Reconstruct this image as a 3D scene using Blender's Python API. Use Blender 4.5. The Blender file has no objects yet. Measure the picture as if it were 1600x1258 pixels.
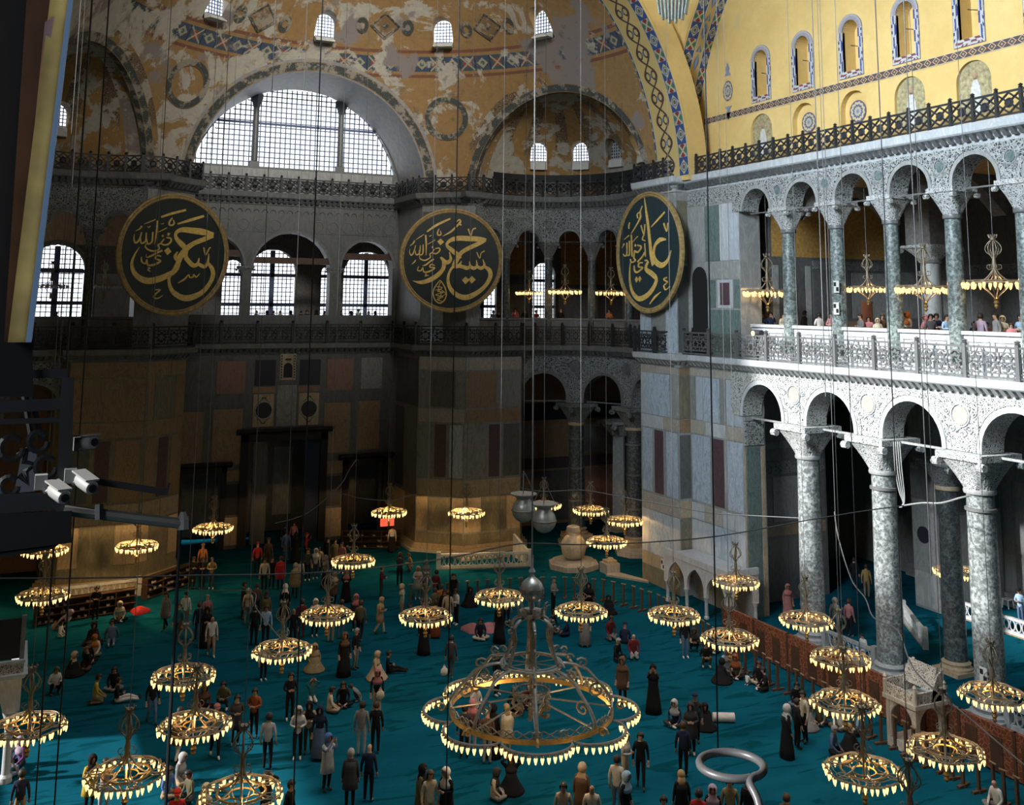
import bpy, bmesh, math, random
from math import pi, sin, cos, sqrt, radians as rad
from mathutils import Vector, Matrix
random.seed(7)
SC = bpy.context.scene
COL = SC.collection

# ---------------------------------------------------------------- camera (pinhole solved from the lines of the building)
FPX, CX, CY = 1607.5, 800.0, 240.2
YAW, PITCH, ROLL, CAMZ = 0.43821, 0.14567, 0.00900, 15.0
CF = Vector((sin(YAW)*cos(PITCH), cos(YAW)*cos(PITCH), sin(PITCH)))
_r = Vector((cos(YAW), -sin(YAW), 0)); _u = _r.cross(CF)
CR = cos(ROLL)*_r + sin(ROLL)*_u
CU = -sin(ROLL)*_r + cos(ROLL)*_u
CO = Vector((0, 0, CAMZ))
cd = bpy.data.cameras.new('camera'); cam = bpy.data.objects.new('camera', cd); COL.objects.link(cam)
cam.matrix_world = Matrix(((CR.x, CU.x, -CF.x, CO.x), (CR.y, CU.y, -CF.y, CO.y), (CR.z, CU.z, -CF.z, CO.z), (0, 0, 0, 1)))
cd.sensor_width = 36; cd.sensor_fit = 'HORIZONTAL'; cd.lens = FPX/1600*36
cd.shift_x = 0; cd.shift_y = -(629-CY)/1600; cd.clip_start = 0.05; cd.clip_end = 400
SC.camera = cam
def ray(px, py): return (CR*((px-CX)/FPX) - CU*((py-CY)/FPX) + CF).normalized()
def on_z(px, py, z=0.0): d = ray(px, py); return CO + d*((z-CAMZ)/d.z)
def on_x(px, py, x): d = ray(px, py); return CO + d*(x/d.x)
def on_y(px, py, y): d = ray(px, py); return CO + d*(y/d.y)
def on_d(px, py, t): return CO + ray(px, py)*t

# ---------------------------------------------------------------- world, sun, daylight, exposure
w = bpy.data.worlds.new('sky'); SC.world = w; w.use_nodes = True
w.node_tree.nodes['Background'].inputs[0].default_value = (0.62, 0.72, 0.9, 1)
w.node_tree.nodes['Background'].inputs[1].default_value = 0.022
SUN_D = Vector((0.87, -0.20, -0.45)).normalized()
def lamp(name, kind, loc, energy, color, **k):
    l = bpy.data.lights.new(name, kind); l.energy = energy; l.color = color
    for a, b in k.items(): setattr(l, a, b)
    o = bpy.data.objects.new(name, l); o.location = loc; COL.objects.link(o); return o
sun = lamp('sun', 'SUN', (-40, 50, 60), 7.6, (1.0, 0.985, 0.96), angle=rad(2.2))
sun.rotation_euler = SUN_D.to_track_quat('-Z', 'Y').to_euler()
def area(name, loc, aim, sx, sy, energy, color, spread=180):
    o = lamp(name, 'AREA', loc, energy, color, shape='RECTANGLE', size=sx, size_y=sy, spread=rad(spread))
    o.rotation_euler = (Vector(aim)-Vector(loc)).to_track_quat('-Z', 'Y').to_euler(); return o
area('daylight_south_tympanum', (-2.2, 24, 31), (33, 35, 21), 16, 10, 6700, (0.80, 0.91, 1.0), 72)
area('daylight_dome_windows', (19, 29, 44), (19, 29, 0), 20, 20, 1850, (0.92, 0.97, 1.0), 70)
area('daylight_east_dome_windows', (12, 17, 41), (18, 60, 31), 16, 6, 1250, (1.0, 0.97, 0.9), 42)
area('daylight_south_gallery_window', (-5.5, -3.5, 18), (0.2, 4.2, 15.2), 3, 2.5, 75, (0.85, 0.93, 1.0), 120)
vs = SC.view_settings
vs.view_transform = 'Standard'; vs.look = 'None'; vs.gamma = 1.0; vs.use_curve_mapping = False; vs.exposure = 0.0
SC.cycles.max_bounces = 5; SC.cycles.diffuse_bounces = 3; SC.cycles.glossy_bounces = 2; SC.cycles.transparent_max_bounces = 6
SC.cycles.sample_clamp_indirect = 4.0; SC.cycles.use_denoising = True

# ---------------------------------------------------------------- node helpers
class X:
    """a value socket in a shader tree, with arithmetic"""
    def __init__(s, nt, k): s.nt = nt; s.k = k
    def _m(s, op, *a):
        n = s.nt.nodes.new('ShaderNodeMath'); n.operation = op
        for i, v in enumerate((s,)+a):
            if isinstance(v, X): s.nt.links.new(v.k, n.inputs[i])
            else: n.inputs[i].default_value = v
        return X(s.nt, n.outputs[0])
    def __add__(s, o): return s._m('ADD', o)
    def __sub__(s, o): return s._m('SUBTRACT', o)
    def __mul__(s, o): return s._m('MULTIPLY', o)
    def __truediv__(s, o): return s._m('DIVIDE', o)
    def __lt__(s, o): return s._m('LESS_THAN', o)
    def __gt__(s, o): return s._m('GREATER_THAN', o)
    def fr(s): return s._m('FRACT')
    def fl(s): return s._m('FLOOR')
    def ab(s): return s._m('ABSOLUTE')
    def sq(s): return s._m('SQRT')
    def mn(s, o): return s._m('MINIMUM', o)
    def mx(s, o): return s._m('MAXIMUM', o)
    def mod2(s): return s._m('FLOORED_MODULO', 2.0)
    def sin(s): return s._m('SINE')
    def at2(s, o): return s._m('ARCTAN2', o)
    def ramp(s, a, b):
        n = s.nt.nodes.new('ShaderNodeMapRange'); n.clamp = True
        s.nt.links.new(s.k, n.inputs[0]); n.inputs[1].default_value = a; n.inputs[2].default_value = b
        return X(s.nt, n.outputs[0])
def c4(c): return (c[0], c[1], c[2], 1.0)
def mixc(nt, f, a, b):
    n = nt.nodes.new('ShaderNodeMix'); n.data_type = 'RGBA'
    for i, v in ((0, f), (6, a), (7, b)):
        if isinstance(v, X): nt.links.new(v.k, n.inputs[i])
        elif isinstance(v, (int, float)): n.inputs[i].default_value = v
        else: n.inputs[i].default_value = c4(v)
    return X(nt, n.outputs[2])
def mat0(name, rough=0.6, metal=0.0, spec=None):
    m = bpy.data.materials.new(name); m.use_nodes = True; nt = m.node_tree; b = nt.nodes['Principled BSDF']
    b.inputs['Roughness'].default_value = rough; b.inputs['Metallic'].default_value = metal
    if spec is not None: b.inputs['Specular IOR Level'].default_value = spec
    return m, nt, b
def setc(nt, b, v):
    if isinstance(v, X): nt.links.new(v.k, b.inputs['Base Color'])
    else: b.inputs['Base Color'].default_value = c4(v)
def pos(nt, kind='Position'):
    if kind == 'Position': n = nt.nodes.new('ShaderNodeNewGeometry'); return n.outputs['Position']
    n = nt.nodes.new('ShaderNodeTexCoord'); return n.outputs[kind]
def xyz(nt, sock):
    n = nt.nodes.new('ShaderNodeSeparateXYZ'); nt.links.new(sock, n.inputs[0]); return [X(nt, o) for o in n.outputs]
def noise(nt, sock, scale, detail=4, rough=0.6, dist=0.0):
    n = nt.nodes.new('ShaderNodeTexNoise'); nt.links.new(sock, n.inputs['Vector'])
    n.inputs['Scale'].default_value = scale; n.inputs['Detail'].default_value = detail
    n.inputs['Roughness'].default_value = rough; n.inputs['Distortion'].default_value = dist
    return X(nt, n.outputs['Fac'])
def voro(nt, sock, scale, feature='F1'):
    n = nt.nodes.new('ShaderNodeTexVoronoi'); n.feature = feature; nt.links.new(sock, n.inputs['Vector']); n.inputs['Scale'].default_value = scale
    return X(nt, n.outputs['Distance'])
def scaled(nt, sock, s):
    n = nt.nodes.new('ShaderNodeVectorMath'); n.operation = 'MULTIPLY'; nt.links.new(sock, n.inputs[0]); n.inputs[1].default_value = s
    return n.outputs[0]
def bump(nt, b, h, strength=0.4, dist=0.05):
    n = nt.nodes.new('ShaderNodeBump'); n.inputs['Strength'].default_value = strength; n.inputs['Distance'].default_value = dist
    nt.links.new(h.k, n.inputs['Height']); nt.links.new(n.outputs[0], b.inputs['Normal'])
MATS = {}
def plain(name, c, rough=0.7, metal=0.0, var=0.0, spec=None):
    if name in MATS: return MATS[name]
    m, nt, b = mat0(name, rough, metal, spec)
    if var:
        f = noise(nt, pos(nt, 'Object'), 6, 3).ramp(0.3, 0.7)
        setc(nt, b, mixc(nt, f, [v*(1-var) for v in c], [min(1, v*(1+var)) for v in c]))
    else: setc(nt, b, c)
    MATS[name] = m; return m
def marble(name, c, vein, scale=0.9, rough=0.38, amt=0.75, fine=True, dist=2.2, stretch=(1, 1, 0.35)):
    m, nt, b = mat0(name, rough)
    p = scaled(nt, pos(nt), stretch)
    f = noise(nt, p, scale, 7, 0.62, dist)
    v = ((f - 0.5).ab()*8.0).ramp(0.0, 1.0)
    g = noise(nt, pos(nt), scale*9, 4, 0.7).ramp(0.35, 0.7)
    k = mixc(nt, v, vein, c)
    k = mixc(nt, g*(1-amt*0.6 if fine else 0.15), k, [q*0.72 for q in c])
    setc(nt, b, k); bump(nt, b, g, 0.08, 0.01)
    MATS[name] = m; return m
def emit(name, c, s):
    m, nt, b = mat0(name); b.inputs['Base Color'].default_value = (0, 0, 0, 1)
    b.inputs['Emission Color'].default_value = c4(c); b.inputs['Emission Strength'].default_value = s
    MATS[name] = m; return m

# ---------------------------------------------------------------- mesh helpers
class MB:
    def __init__(s): s.v = []; s.f = []; s.uv = {}; s.mi = []; s.cur = 0
    def add(s, vs, fs):
        o = len(s.v); s.v += [tuple(v) for v in vs]
        for f in fs: s.f.append(tuple(i+o for i in f)); s.mi.append(s.cur)
        return o
    def box(s, x0, x1, y0, y1, z0, z1):
        s.add([(x0, y0, z0), (x1, y0, z0), (x1, y1, z0), (x0, y1, z0), (x0, y0, z1), (x1, y0, z1), (x1, y1, z1), (x0, y1, z1)],
              [(0, 3, 2, 1), (4, 5, 6, 7), (0, 1, 5, 4), (1, 2, 6, 5), (2, 3, 7, 6), (3, 0, 4, 7)]); return s
    def hexa(s, a, b):
        """two quads (lists of 4 points) joined into a solid"""
        s.add(list(a)+list(b), [(3, 2, 1, 0), (4, 5, 6, 7), (0, 1, 5, 4), (1, 2, 6, 5), (2, 3, 7, 6), (3, 0, 4, 7)]); return s
    def bar(s, a, b, wd, up=(0, 0, 1), h=None):
        a = Vector(a); b = Vector(b); d = (b-a).normalized(); up = Vector(up)
        x = d.cross(up)
        if x.length < 1e-4: x = d.cross(Vector((1, 0, 0)))
        x.normalize(); y = x.cross(d); h = h or wd
        q = [x*wd/2+y*h/2, -x*wd/2+y*h/2, -x*wd/2-y*h/2, x*wd/2-y*h/2]
        return s.hexa([a+k for k in q], [b+k for k in q])
    def tube(s, pts, r, n=6, closed=False):
        pts = [Vector(p) for p in pts]; m = len(pts); rs = r if isinstance(r, (list, tuple)) else [r]*m
        t0 = (pts[1]-pts[0]).normalized(); ref = Vector((0, 0, 1)) if abs(t0.z) < .9 else Vector((1, 0, 0)); vs = []
        nx = t0.cross(ref).normalized()
        for i, p in enumerate(pts):
            a = pts[(i-1) % m] if (closed or i > 0) else pts[i]; b = pts[(i+1) % m] if (closed or i < m-1) else pts[i]
            t = (b-a).normalized(); nx = (nx - t*nx.dot(t))
            if nx.length < 1e-5: nx = t.orthogonal()
            nx.normalize(); ny = t.cross(nx)
            vs += [p + (nx*cos(2*pi*k/n)+ny*sin(2*pi*k/n))*rs[i] for k in range(n)]
        fs = []
        for i in range(m if closed else m-1):
            j = (i+1) % m
            for k in range(n): fs.append((i*n+k, i*n+(k+1) % n, j*n+(k+1) % n, j*n+k))
        if not closed: fs += [tuple(range(n-1, -1, -1)), tuple((m-1)*n+k for k in range(n))]
        s.add(vs, fs); return s
    def lathe(s, prof, n=20, c=(0, 0, 0), sx=1, sy=1, rip=None, cap=True):
        vs = []; m = len(prof)
        for i, (r, z) in enumerate(prof):
            for k in range(n):
                a = 2*pi*k/n; q = r*(1+rip(a, i/(m-1)) if rip else 1)
                vs.append((c[0]+q*cos(a)*sx, c[1]+q*sin(a)*sy, c[2]+z))
        fs = [(i*n+k, i*n+(k+1) % n, (i+1)*n+(k+1) % n, (i+1)*n+k) for i in range(m-1) for k in range(n)]
        if cap: fs += [tuple(range(n-1, -1, -1)), tuple((m-1)*n+k for k in range(n))]
        s.add(vs, fs); return s
    def prism(s, poly, fn, d0, d1):
        n = len(poly); s.add([fn(a, b, d0) for a, b in poly]+[fn(a, b, d1) for a, b in poly],
              [tuple(range(n-1, -1, -1)), tuple(range(n, 2*n))]+[(i, (i+1) % n, n+(i+1) % n, n+i) for i in range(n)]); return s
    def sweep(s, prof, path, closed=False):
        """profile of (outward offset, z) along a plan path; outward is to the left of travel"""
        m = len(path); P = [Vector((p[0], p[1])) for p in path]; rows = []
        for i in range(m):
            a = P[i-1] if (closed or i > 0) else None; b = P[(i+1) % m] if (closed or i < m-1) else None
            d1 = (P[i]-a).normalized() if a is not None else None; d2 = (b-P[i]).normalized() if b is not None else None
            n1 = Vector((-d1.y, d1.x)) if d1 else Vector((-d2.y, d2.x)); n2 = Vector((-d2.y, d2.x)) if d2 else n1
            nn = (n1+n2); nn = nn.normalized()/max(.35, nn.normalized().dot(n1)) if nn.length > 1e-6 else n1
            rows.append([(P[i].x+nn.x*o, P[i].y+nn.y*o, z) for o, z in prof])
        k = len(prof); vs = [v for r in rows for v in r]
        fs = [(i*k+j, i*k+(j+1) % k, ((i+1) % m)*k+(j+1) % k, ((i+1) % m)*k+j) for i in range(m if closed else m-1) for j in range(k)]
        if not closed: fs += [tuple(range(k-1, -1, -1)), tuple((m-1)*k+j for j in range(k))]
        s.add(vs, fs); return s
    def strip(s, A, B, u0=0.0, u1=1.0, v0=0.0, v1=1.0):
        """ribbon between two polylines with uv"""
        o = s.add(list(A)+list(B), []); n = len(A)
        for i in range(n-1):
            f = (o+i, o+i+1, o+n+i+1, o+n+i); s.f.append(f); s.mi.append(s.cur)
            a = u0+(u1-u0)*i/(n-1); b = u0+(u1-u0)*(i+1)/(n-1); s.uv[len(s.f)-1] = [(a, v0), (b, v0), (b, v1), (a, v1)]
        return s
    def mesh(s, name):
        me = bpy.data.meshes.new(name); me.from_pydata(s.v, [], s.f)
        if s.uv:
            l = me.uv_layers.new(name='uv')
            for p in me.polygons:
                q = s.uv.get(p.index)
                if q:
                    for k, li in enumerate(p.loop_indices): l.data[li].uv = q[k]
        if any(s.mi): me.polygons.foreach_set('material_index', s.mi)
        me.update(); return me
    def build(s, name, mat, parent=None, smooth=False, fix=True):
        me = s.mesh(name)
        if fix:
            bm = bmesh.new(); bm.from_mesh(me); bmesh.ops.recalc_face_normals(bm, faces=bm.faces); bm.to_mesh(me); bm.free()
        return mobj(name, me, mat, parent, smooth)
def smooth_me(me, ang=40):
    me.polygons.foreach_set('use_smooth', [True]*len(me.polygons))
    try: me.set_sharp_from_angle(angle=rad(ang))
    except Exception: pass
def mobj(name, me, mat, parent=None, smooth=False):
    for m in (mat if isinstance(mat, (list, tuple)) else [mat]):
        if m is not None and len(me.materials) < 8: me.materials.append(m)
    if smooth: smooth_me(me)
    o = bpy.data.objects.new(name, me); COL.objects.link(o)
    if parent is not None: o.parent = parent
    return o
def inst(name, me, parent=None, M=None):
    o = bpy.data.objects.new(name, me); COL.objects.link(o)
    if parent is not None: o.parent = parent
    if M is not None: o.matrix_local = M
    return o
def empty(name, loc=(0, 0, 0), rz=0):
    o = bpy.data.objects.new(name, None); o.empty_display_size = .2; o.location = loc; o.rotation_euler = (0, 0, rz); COL.objects.link(o); return o
def tag(o, label, cat, group=None):
    o['label'] = label; o['category'] = cat
    if group: o['group'] = group
    return o
def struct(o, label=None, cat=None):
    o['kind'] = 'structure'
    if label: o['label'] = label
    if cat: o['category'] = cat
    return o
def stuff(o): o['kind'] = 'stuff'; return o
def boolean(me, cutters, op='DIFFERENCE'):
    """cut closed meshes out of a closed mesh"""
    o = bpy.data.objects.new('t', me); COL.objects.link(o); tmp = [o]
    for c in cutters:
        k = bpy.data.objects.new('c', c); COL.objects.link(k); tmp.append(k)
        md = o.modifiers.new('b', 'BOOLEAN'); md.operation = op; md.object = k; md.solver = 'EXACT'
    dg = bpy.context.evaluated_depsgraph_get(); out = bpy.data.meshes.new_from_object(o.evaluated_get(dg))
    for k in tmp: bpy.data.objects.remove(k)
    return out
def arch_poly(c, half, z0, zs, n=14, pointed=0.0):
    """outline of an arched opening: centre, half width, sill z, springing z"""
    p = [(c-half, z0)]
    for i in range(n+1):
        a = pi-pi*i/n; x = cos(a); z = sin(a)
        if pointed: z = z**(1-pointed*.3)*(1+pointed*.35*(1-abs(x)))
        p.append((c+half*x, zs+half*z))
    p.append((c+half, z0)); return p

# ---------------------------------------------------------------- materials of the building
def carved(name, light, dark, scale=2.2, rough=0.7, thr=0.6):  # dark: shade of the drilled recesses put into the colour
    m, nt, b = mat0(name, rough); p = pos(nt)
    wv = noise(nt, p, 1.7, 2); q = scaled(nt, p, (1, 1, 1))
    nd = nt.nodes.new('ShaderNodeVectorMath'); nd.operation = 'ADD'; nn = nt.nodes.new('ShaderNodeTexNoise'); nn.inputs['Scale'].default_value = 3.0; nt.links.new(p, nn.inputs['Vector'])
    sc2 = nt.nodes.new('ShaderNodeVectorMath'); sc2.operation = 'SCALE'; sc2.inputs['Scale'].default_value = .35; nt.links.new(nn.outputs['Color'], sc2.inputs[0]); nt.links.new(p, nd.inputs[0]); nt.links.new(sc2.outputs[0], nd.inputs[1]); q = nd.outputs[0]
    e1 = voro(nt, q, scale*1.9, 'DISTANCE_TO_EDGE'); e2 = voro(nt, q, scale*0.8, 'DISTANCE_TO_EDGE'); d3 = voro(nt, q, scale*1.9)
    f = (e1.ramp(thr*.34, thr*.16)).mx(e2.ramp(thr*.14, thr*.06)).mx(d3.ramp(.20, .12))
    g = noise(nt, p, 0.5, 4).ramp(0.2, 0.8)
    k = mixc(nt, f, dark, light); setc(nt, b, mixc(nt, g*0.35, k, mixc(nt, f, [v*.7 for v in dark], [v*.72 for v in light])))
    bump(nt, b, f, 0.7, 0.04); MATS[name] = m; return m
CARVE = carved('carved_marble', (0.46, 0.48, 0.47), (0.05, 0.055, 0.055), 4.6, thr=.5)
CARVE_L = carved('drilled_marble', (0.56, 0.57, 0.55), (0.06, 0.062, 0.06), 6.0, thr=.62)
CARVE_D = carved('carved_marble_shaded', (0.30, 0.32, 0.32), (0.035, 0.04, 0.045), 4.6, thr=.5)  # same carving, darkened for the shaded exedras
STONE = marble('grey_stone', (0.42, 0.43, 0.42), (0.28, 0.29, 0.29), 1.4)
STONE_L = marble('pale_marble', (0.62, 0.65, 0.67), (0.46, 0.49, 0.52), 1.2)
STONE_D = marble('shaded_stone', (0.20, 0.21, 0.21), (0.12, 0.125, 0.13), 1.6)  # stone darkened for the shaded west end
CREAM = marble('cream_marble', (0.52, 0.49, 0.43), (0.34, 0.31, 0.27), 2.0, dist=4)
BLUE = marble('blue_grey_marble', (0.33, 0.42, 0.50), (0.58, 0.66, 0.74), 1.3, dist=3.5)
PALEB = marble('pale_blue_marble', (0.55, 0.62, 0.68), (0.40, 0.45, 0.50), 1.6, dist=3)
GREEN = marble('green_marble', (0.10, 0.15, 0.145), (0.20, 0.27, 0.26), 2.4, dist=2.5)
PORPH = plain('porphyry', (0.10, 0.062, 0.075), 0.4, var=0.25)
BROWN = marble('brown_marble', (0.26, 0.17, 0.095), (0.36, 0.25, 0.15), 1.4, dist=3)
TAN = marble('tan_marble', (0.42, 0.32, 0.20), (0.55, 0.44, 0.30), 1.3, dist=3)
OLIVE = marble('speckled_olive_stone', (0.27, 0.24, 0.16), (0.16, 0.15, 0.11), 2.6, dist=1)
ROSE = marble('rose_marble', (0.24, 0.13, 0.10), (0.32, 0.19, 0.15), 1.5)
SLATE = marble('slate_marble', (0.10, 0.105, 0.105), (0.15, 0.155, 0.155), 1.6)
MID = marble('mid_grey_marble', (0.22, 0.22, 0.21), (0.33, 0.34, 0.34), 1.3, dist=3.2)
DARKGLASS = plain('dark_slab', (0.025, 0.027, 0.04), 0.35)
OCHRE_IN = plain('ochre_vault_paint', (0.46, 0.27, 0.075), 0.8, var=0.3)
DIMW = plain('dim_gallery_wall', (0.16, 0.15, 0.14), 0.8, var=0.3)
IRON = plain('black_iron', (0.035, 0.037, 0.042), 0.5, 0.3)
IRON_G = plain('grey_iron', (0.15, 0.155, 0.16), 0.5, 0.3)
BLACK = plain('near_black', (0.012, 0.012, 0.014), 0.7)
TIE = plain('iron_tie', (0.17, 0.17, 0.17), 0.6, 0.3)
WOODD = plain('dark_wood', (0.07, 0.035, 0.02), 0.5, var=0.3)
PANE = emit('bright_window_pane', (0.86, 0.93, 1.0), 2.4)
LATT = plain('blue_grey_lattice', (0.10, 0.13, 0.24), 0.6)
def verde(name, c, s):
    m, nt, b = mat0(name, 0.35); p = pos(nt)
    f = noise(nt, p, 5.5, 6, 0.75, 0.6).ramp(0.42, 0.6); g = noise(nt, p, 1.2, 3).ramp(0.3, 0.7); h = voro(nt, p, 7).ramp(0.15, 0.5)
    setc(nt, b, mixc(nt, f*h, [v*0.30 for v in c], mixc(nt, g, c, s))); bump(nt, b, f, .15, .02); MATS[name] = m; return m
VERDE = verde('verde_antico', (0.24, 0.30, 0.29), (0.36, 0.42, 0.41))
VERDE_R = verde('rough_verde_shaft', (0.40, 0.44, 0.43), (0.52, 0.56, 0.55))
VERDE_D = verde('dim_verde_shaft', (0.12, 0.14, 0.145), (0.17, 0.19, 0.19))  # darkened copy of the verde for shaded columns
def flaked(name, ochre, white, grey, amount, gx=None):
    """ochre paint flaking off pale plaster, with a painted band of squares round the semi-dome"""
    m, nt, b = mat0(name, 0.85); p = pos(nt); x, y, z = xyz(nt, p)
    n1 = noise(nt, p, 0.42, 12, 0.68, 0.4); n2 = noise(nt, p, 0.22, 8, 0.6, 0.2); n3 = noise(nt, p, 3.0, 6, 0.7)
    base = mixc(nt, n3.ramp(0.3, 0.75), [v*0.72 for v in ochre], ochre)
    if gx:
        th = ((x-15.8).at2(y-48.0)); u = th*16.4/1.15; a = u.fr()-0.5; zz = z
        v = ((zz-29.72)/0.85); bq = v-0.5; inb = ((v-0.5).ab() < 0.5)
        d = (a*a+bq*bq).sq(); alt = (u.fl()).mod2() > 0.5
        star = mixc(nt, (a.ab()+bq.ab()) < 0.36, (0.05, 0.07, 0.12), (0.34, 0.30, 0.18)); star = mixc(nt, d < 0.14, star, (0.06, 0.12, 0.12))
        clov = mixc(nt, ((a.ab()-bq.ab()).ab() < 0.07), mixc(nt, d < 0.3, (0.05, 0.08, 0.10), (0.22, 0.06, 0.05)), (0.36, 0.32, 0.22))
        sqr = mixc(nt, alt, star, clov); edge = (a.ab() > 0.45)
        band = mixc(nt, edge, sqr, (0.03, 0.04, 0.06))
        base = mixc(nt, inb, base, band)
        ln = (((zz-29.45).ab() < 0.09)._m('MAXIMUM', ((zz-30.85).ab() < 0.09))); base = mixc(nt, ln*0.8, base, (0.16, 0.05, 0.04))
        flk = (n1 + (x-15.8)*(-0.0055)).ramp(amount, amount+0.035)
    else: flk = n1.ramp(amount, amount+0.035)
    pl = mixc(nt, n3.ramp(0.35, 0.7), [v*0.8 for v in white], white)
    k = mixc(nt, flk, base, pl); k = mixc(nt, n2.ramp(0.57, 0.60), k, grey); st = noise(nt, p, 1.1, 9, .75, .5).ramp(.56, .64); k = mixc(nt, st*.55, k, (.11, .085, .06))
    setc(nt, b, k); bump(nt, b, flk, 0.25, 0.03); MATS[name] = m; return m
FLAKE = flaked('flaking_ochre_semidome', (0.36, 0.215, 0.085), (0.50, 0.455, 0.38), (0.25, 0.21, 0.195), 0.50, True)
def conchmat(name, cx, cy):
    m, nt, b = mat0(name, 0.85); p = pos(nt); x, y, z = xyz(nt, p)
    th = (x-cx).at2(y-cy); rib = ((th*2.6).fr()-0.5).ab()
    n1 = noise(nt, p, 0.5, 12, 0.7, 0.3); n4 = voro(nt, p, 3.2); n3 = noise(nt, p, 3.0, 6, 0.7)
    dark = ((n4*4.0).fr()).ramp(0.25, 0.6)
    o = mixc(nt, n3.ramp(.3, .75), (0.26, 0.145, 0.05), (0.38, 0.22, 0.075))
    k = mixc(nt, (rib < 0.22)*dark*(z.ramp(24.6, 25.2)), o, (0.055, 0.06, 0.06))
    pl = mixc(nt, n3.ramp(.35, .7), (0.34, 0.31, 0.25), (0.46, 0.42, 0.35))
    setc(nt, b, mixc(nt, n1.ramp(.505, .535), k, pl)); MATS[name] = m; return m
CONCH_R = conchmat('flaking_conch_paint', 28.92, 55.56); CONCH_L = conchmat('flaking_south_conch_paint', 2.68, 55.56)
def uvmat(name, fn, rough=0.75):
    m, nt, b = mat0(name, rough); n = nt.nodes.new('ShaderNodeUVMap'); n.uv_map = 'uv'; u, v, _ = xyz(nt, n.outputs[0])
    setc(nt, b, fn(nt, u, v)); MATS[name] = m; return m
def f_squares(nt, u, v):
    a = u.fr()-.5; q = v-.5; d = (a*a+q*q).sq(); alt = (u.fl()).mod2() > .5; mm = a.ab().mx(q.ab())
    ros = mixc(nt, (a.ab()+q.ab()) < .46, (.03, .07, .22), (.50, .43, .24)); ros = mixc(nt, d < .28, ros, (.10, .16, .30)); ros = mixc(nt, d < .2, ros, (.45, .40, .25)); ros = mixc(nt, d < .13, ros, (.05, .13, .10)); ros = mixc(nt, d < .05, ros, (.3, .05, .05))
    cl = mixc(nt, (a.ab()-q.ab()) > 0.0, (.05, .17, .07), (.24, .03, .03)); cl = mixc(nt, d > .40, cl, (.40, .36, .26)); cl = mixc(nt, (a.ab()-q.ab()).ab() < .08, cl, (.50, .45, .30)); cl = mixc(nt, mm > .4, cl, (.04, .08, .24))
    k = mixc(nt, alt, ros, cl); k = mixc(nt, a.ab() > .47, k, (.03, .06, .2)); return mixc(nt, q.ab() > .46, k, (.58, .55, .45))
def f_scroll(nt, u, v):
    q = v-.5; s = (u*(2*pi)).sin()*.26; bg = (.60, .44, .17)
    l1 = ((q-s).ab() < .045).mx(((q+s).ab() < .045)); a = (u*2).fr()-.5; rr = (a*a*.25+(q.ab()-.14)*(q.ab()-.14)).sq(); l2 = ((rr-.09).ab() < .022)
    k = mixc(nt, l1.mx(l2), bg, (.075, .045, .04)); k = mixc(nt, ((a*a+q*q*4).sq() < .10), k, (.14, .24, .32)); return k
def f_orn(nt, u, v):
    q = v-.5; a = (u*.5).fr()-.5; bg = (.50, .36, .14); lf = ((a*9).sin()*.16+.14); k = mixc(nt, (q.ab()-lf) < 0, bg, (.09, .11, .22)); k = mixc(nt, (q.ab()-lf*.55) < 0, k, (.22, .28, .38)); return mixc(nt, q.ab() > .46, k, (.55, .5, .4))
def f_diam(nt, u, v):
    a = u.fr()-.5; q = v-.5; d = a.ab()+q.ab()*.92; k = mixc(nt, (d-.40).ab() < .055, (.07, .06, .065), (.62, .36, .19)); k = mixc(nt, d < .16, k, (.20, .22, .14)); k = mixc(nt, d < .07, k, (.5, .45, .3)); return mixc(nt, q.ab() > .45, k, (.60, .55, .45))
def f_check(nt, u, v):
    a = u.fr()-.5; b2 = (v*2).fr()-.5; c = ((u*2).fl()+(v*3).fl()).mod2() > .5; alt = ((u*.5).fl()).mod2() > .5
    col = mixc(nt, alt, (.03, .05, .20), (.16, .05, .07)); k = mixc(nt, c, (.50, .50, .48), col); k = mixc(nt, ((u*4).fr() > .5)*(v > .62), k, (.46, .46, .46)); return mixc(nt, v > .95, k, (.10, .10, .2))
def f_dark(nt, u, v):
    a = u.fr()-.5; q = v-.5; d = (a*a+q*q).sq(); k = mixc(nt, (d*6).fr() > .5, (.022, .03, .032), (.085, .095, .085)); k = mixc(nt, q.ab() > .40, k, (.20, .12, .05)); n = noise(nt, pos(nt), 1.3, 9, .72).ramp(.50, .56); return mixc(nt, n*.8, k, (.36, .31, .24))
SQ = uvmat('painted_square_band', f_squares); SCR = uvmat('painted_scroll_band', f_scroll); ORN = uvmat('painted_tree_band', f_orn)
DIA = uvmat('painted_diamond_band', f_diam); CHK = uvmat('painted_checker_frame', f_check); DRK = uvmat('dark_painted_arch_band', f_dark)
def tymp():
    m, nt, b = mat0('yellow_painted_plaster', 0.8); p = pos(nt)
    a = noise(nt, p, 0.35, 8, 0.65).ramp(.35, .7); g = noise(nt, p, 2.5, 6, .7).ramp(.4, .7); st = noise(nt, p, .28, 10, .7, .3).ramp(.63, .68)
    k = mixc(nt, a, (.68, .47, .165), (.78, .57, .225)); k = mixc(nt, g*.3, k, (.55, .38, .15)); setc(nt, b, mixc(nt, st*.6, k, (.52, .44, .28))); return m
YEL = tymp()
def vaultpaint():
    m, nt, b = mat0('blue_gold_vault_paint', 0.5); p = pos(nt); d = voro(nt, p, 1.1); r = ((d*7).fr()-.5).ab()*2
    n = noise(nt, p, 3, 6).ramp(.35, .65); k = mixc(nt, r.ramp(.25, .6), (.30, .32, .36), (.42, .34, .20)); setc(nt, b, mixc(nt, n*.6, k, (.16, .20, .30))); return m
VAULT = vaultpaint()
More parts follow.
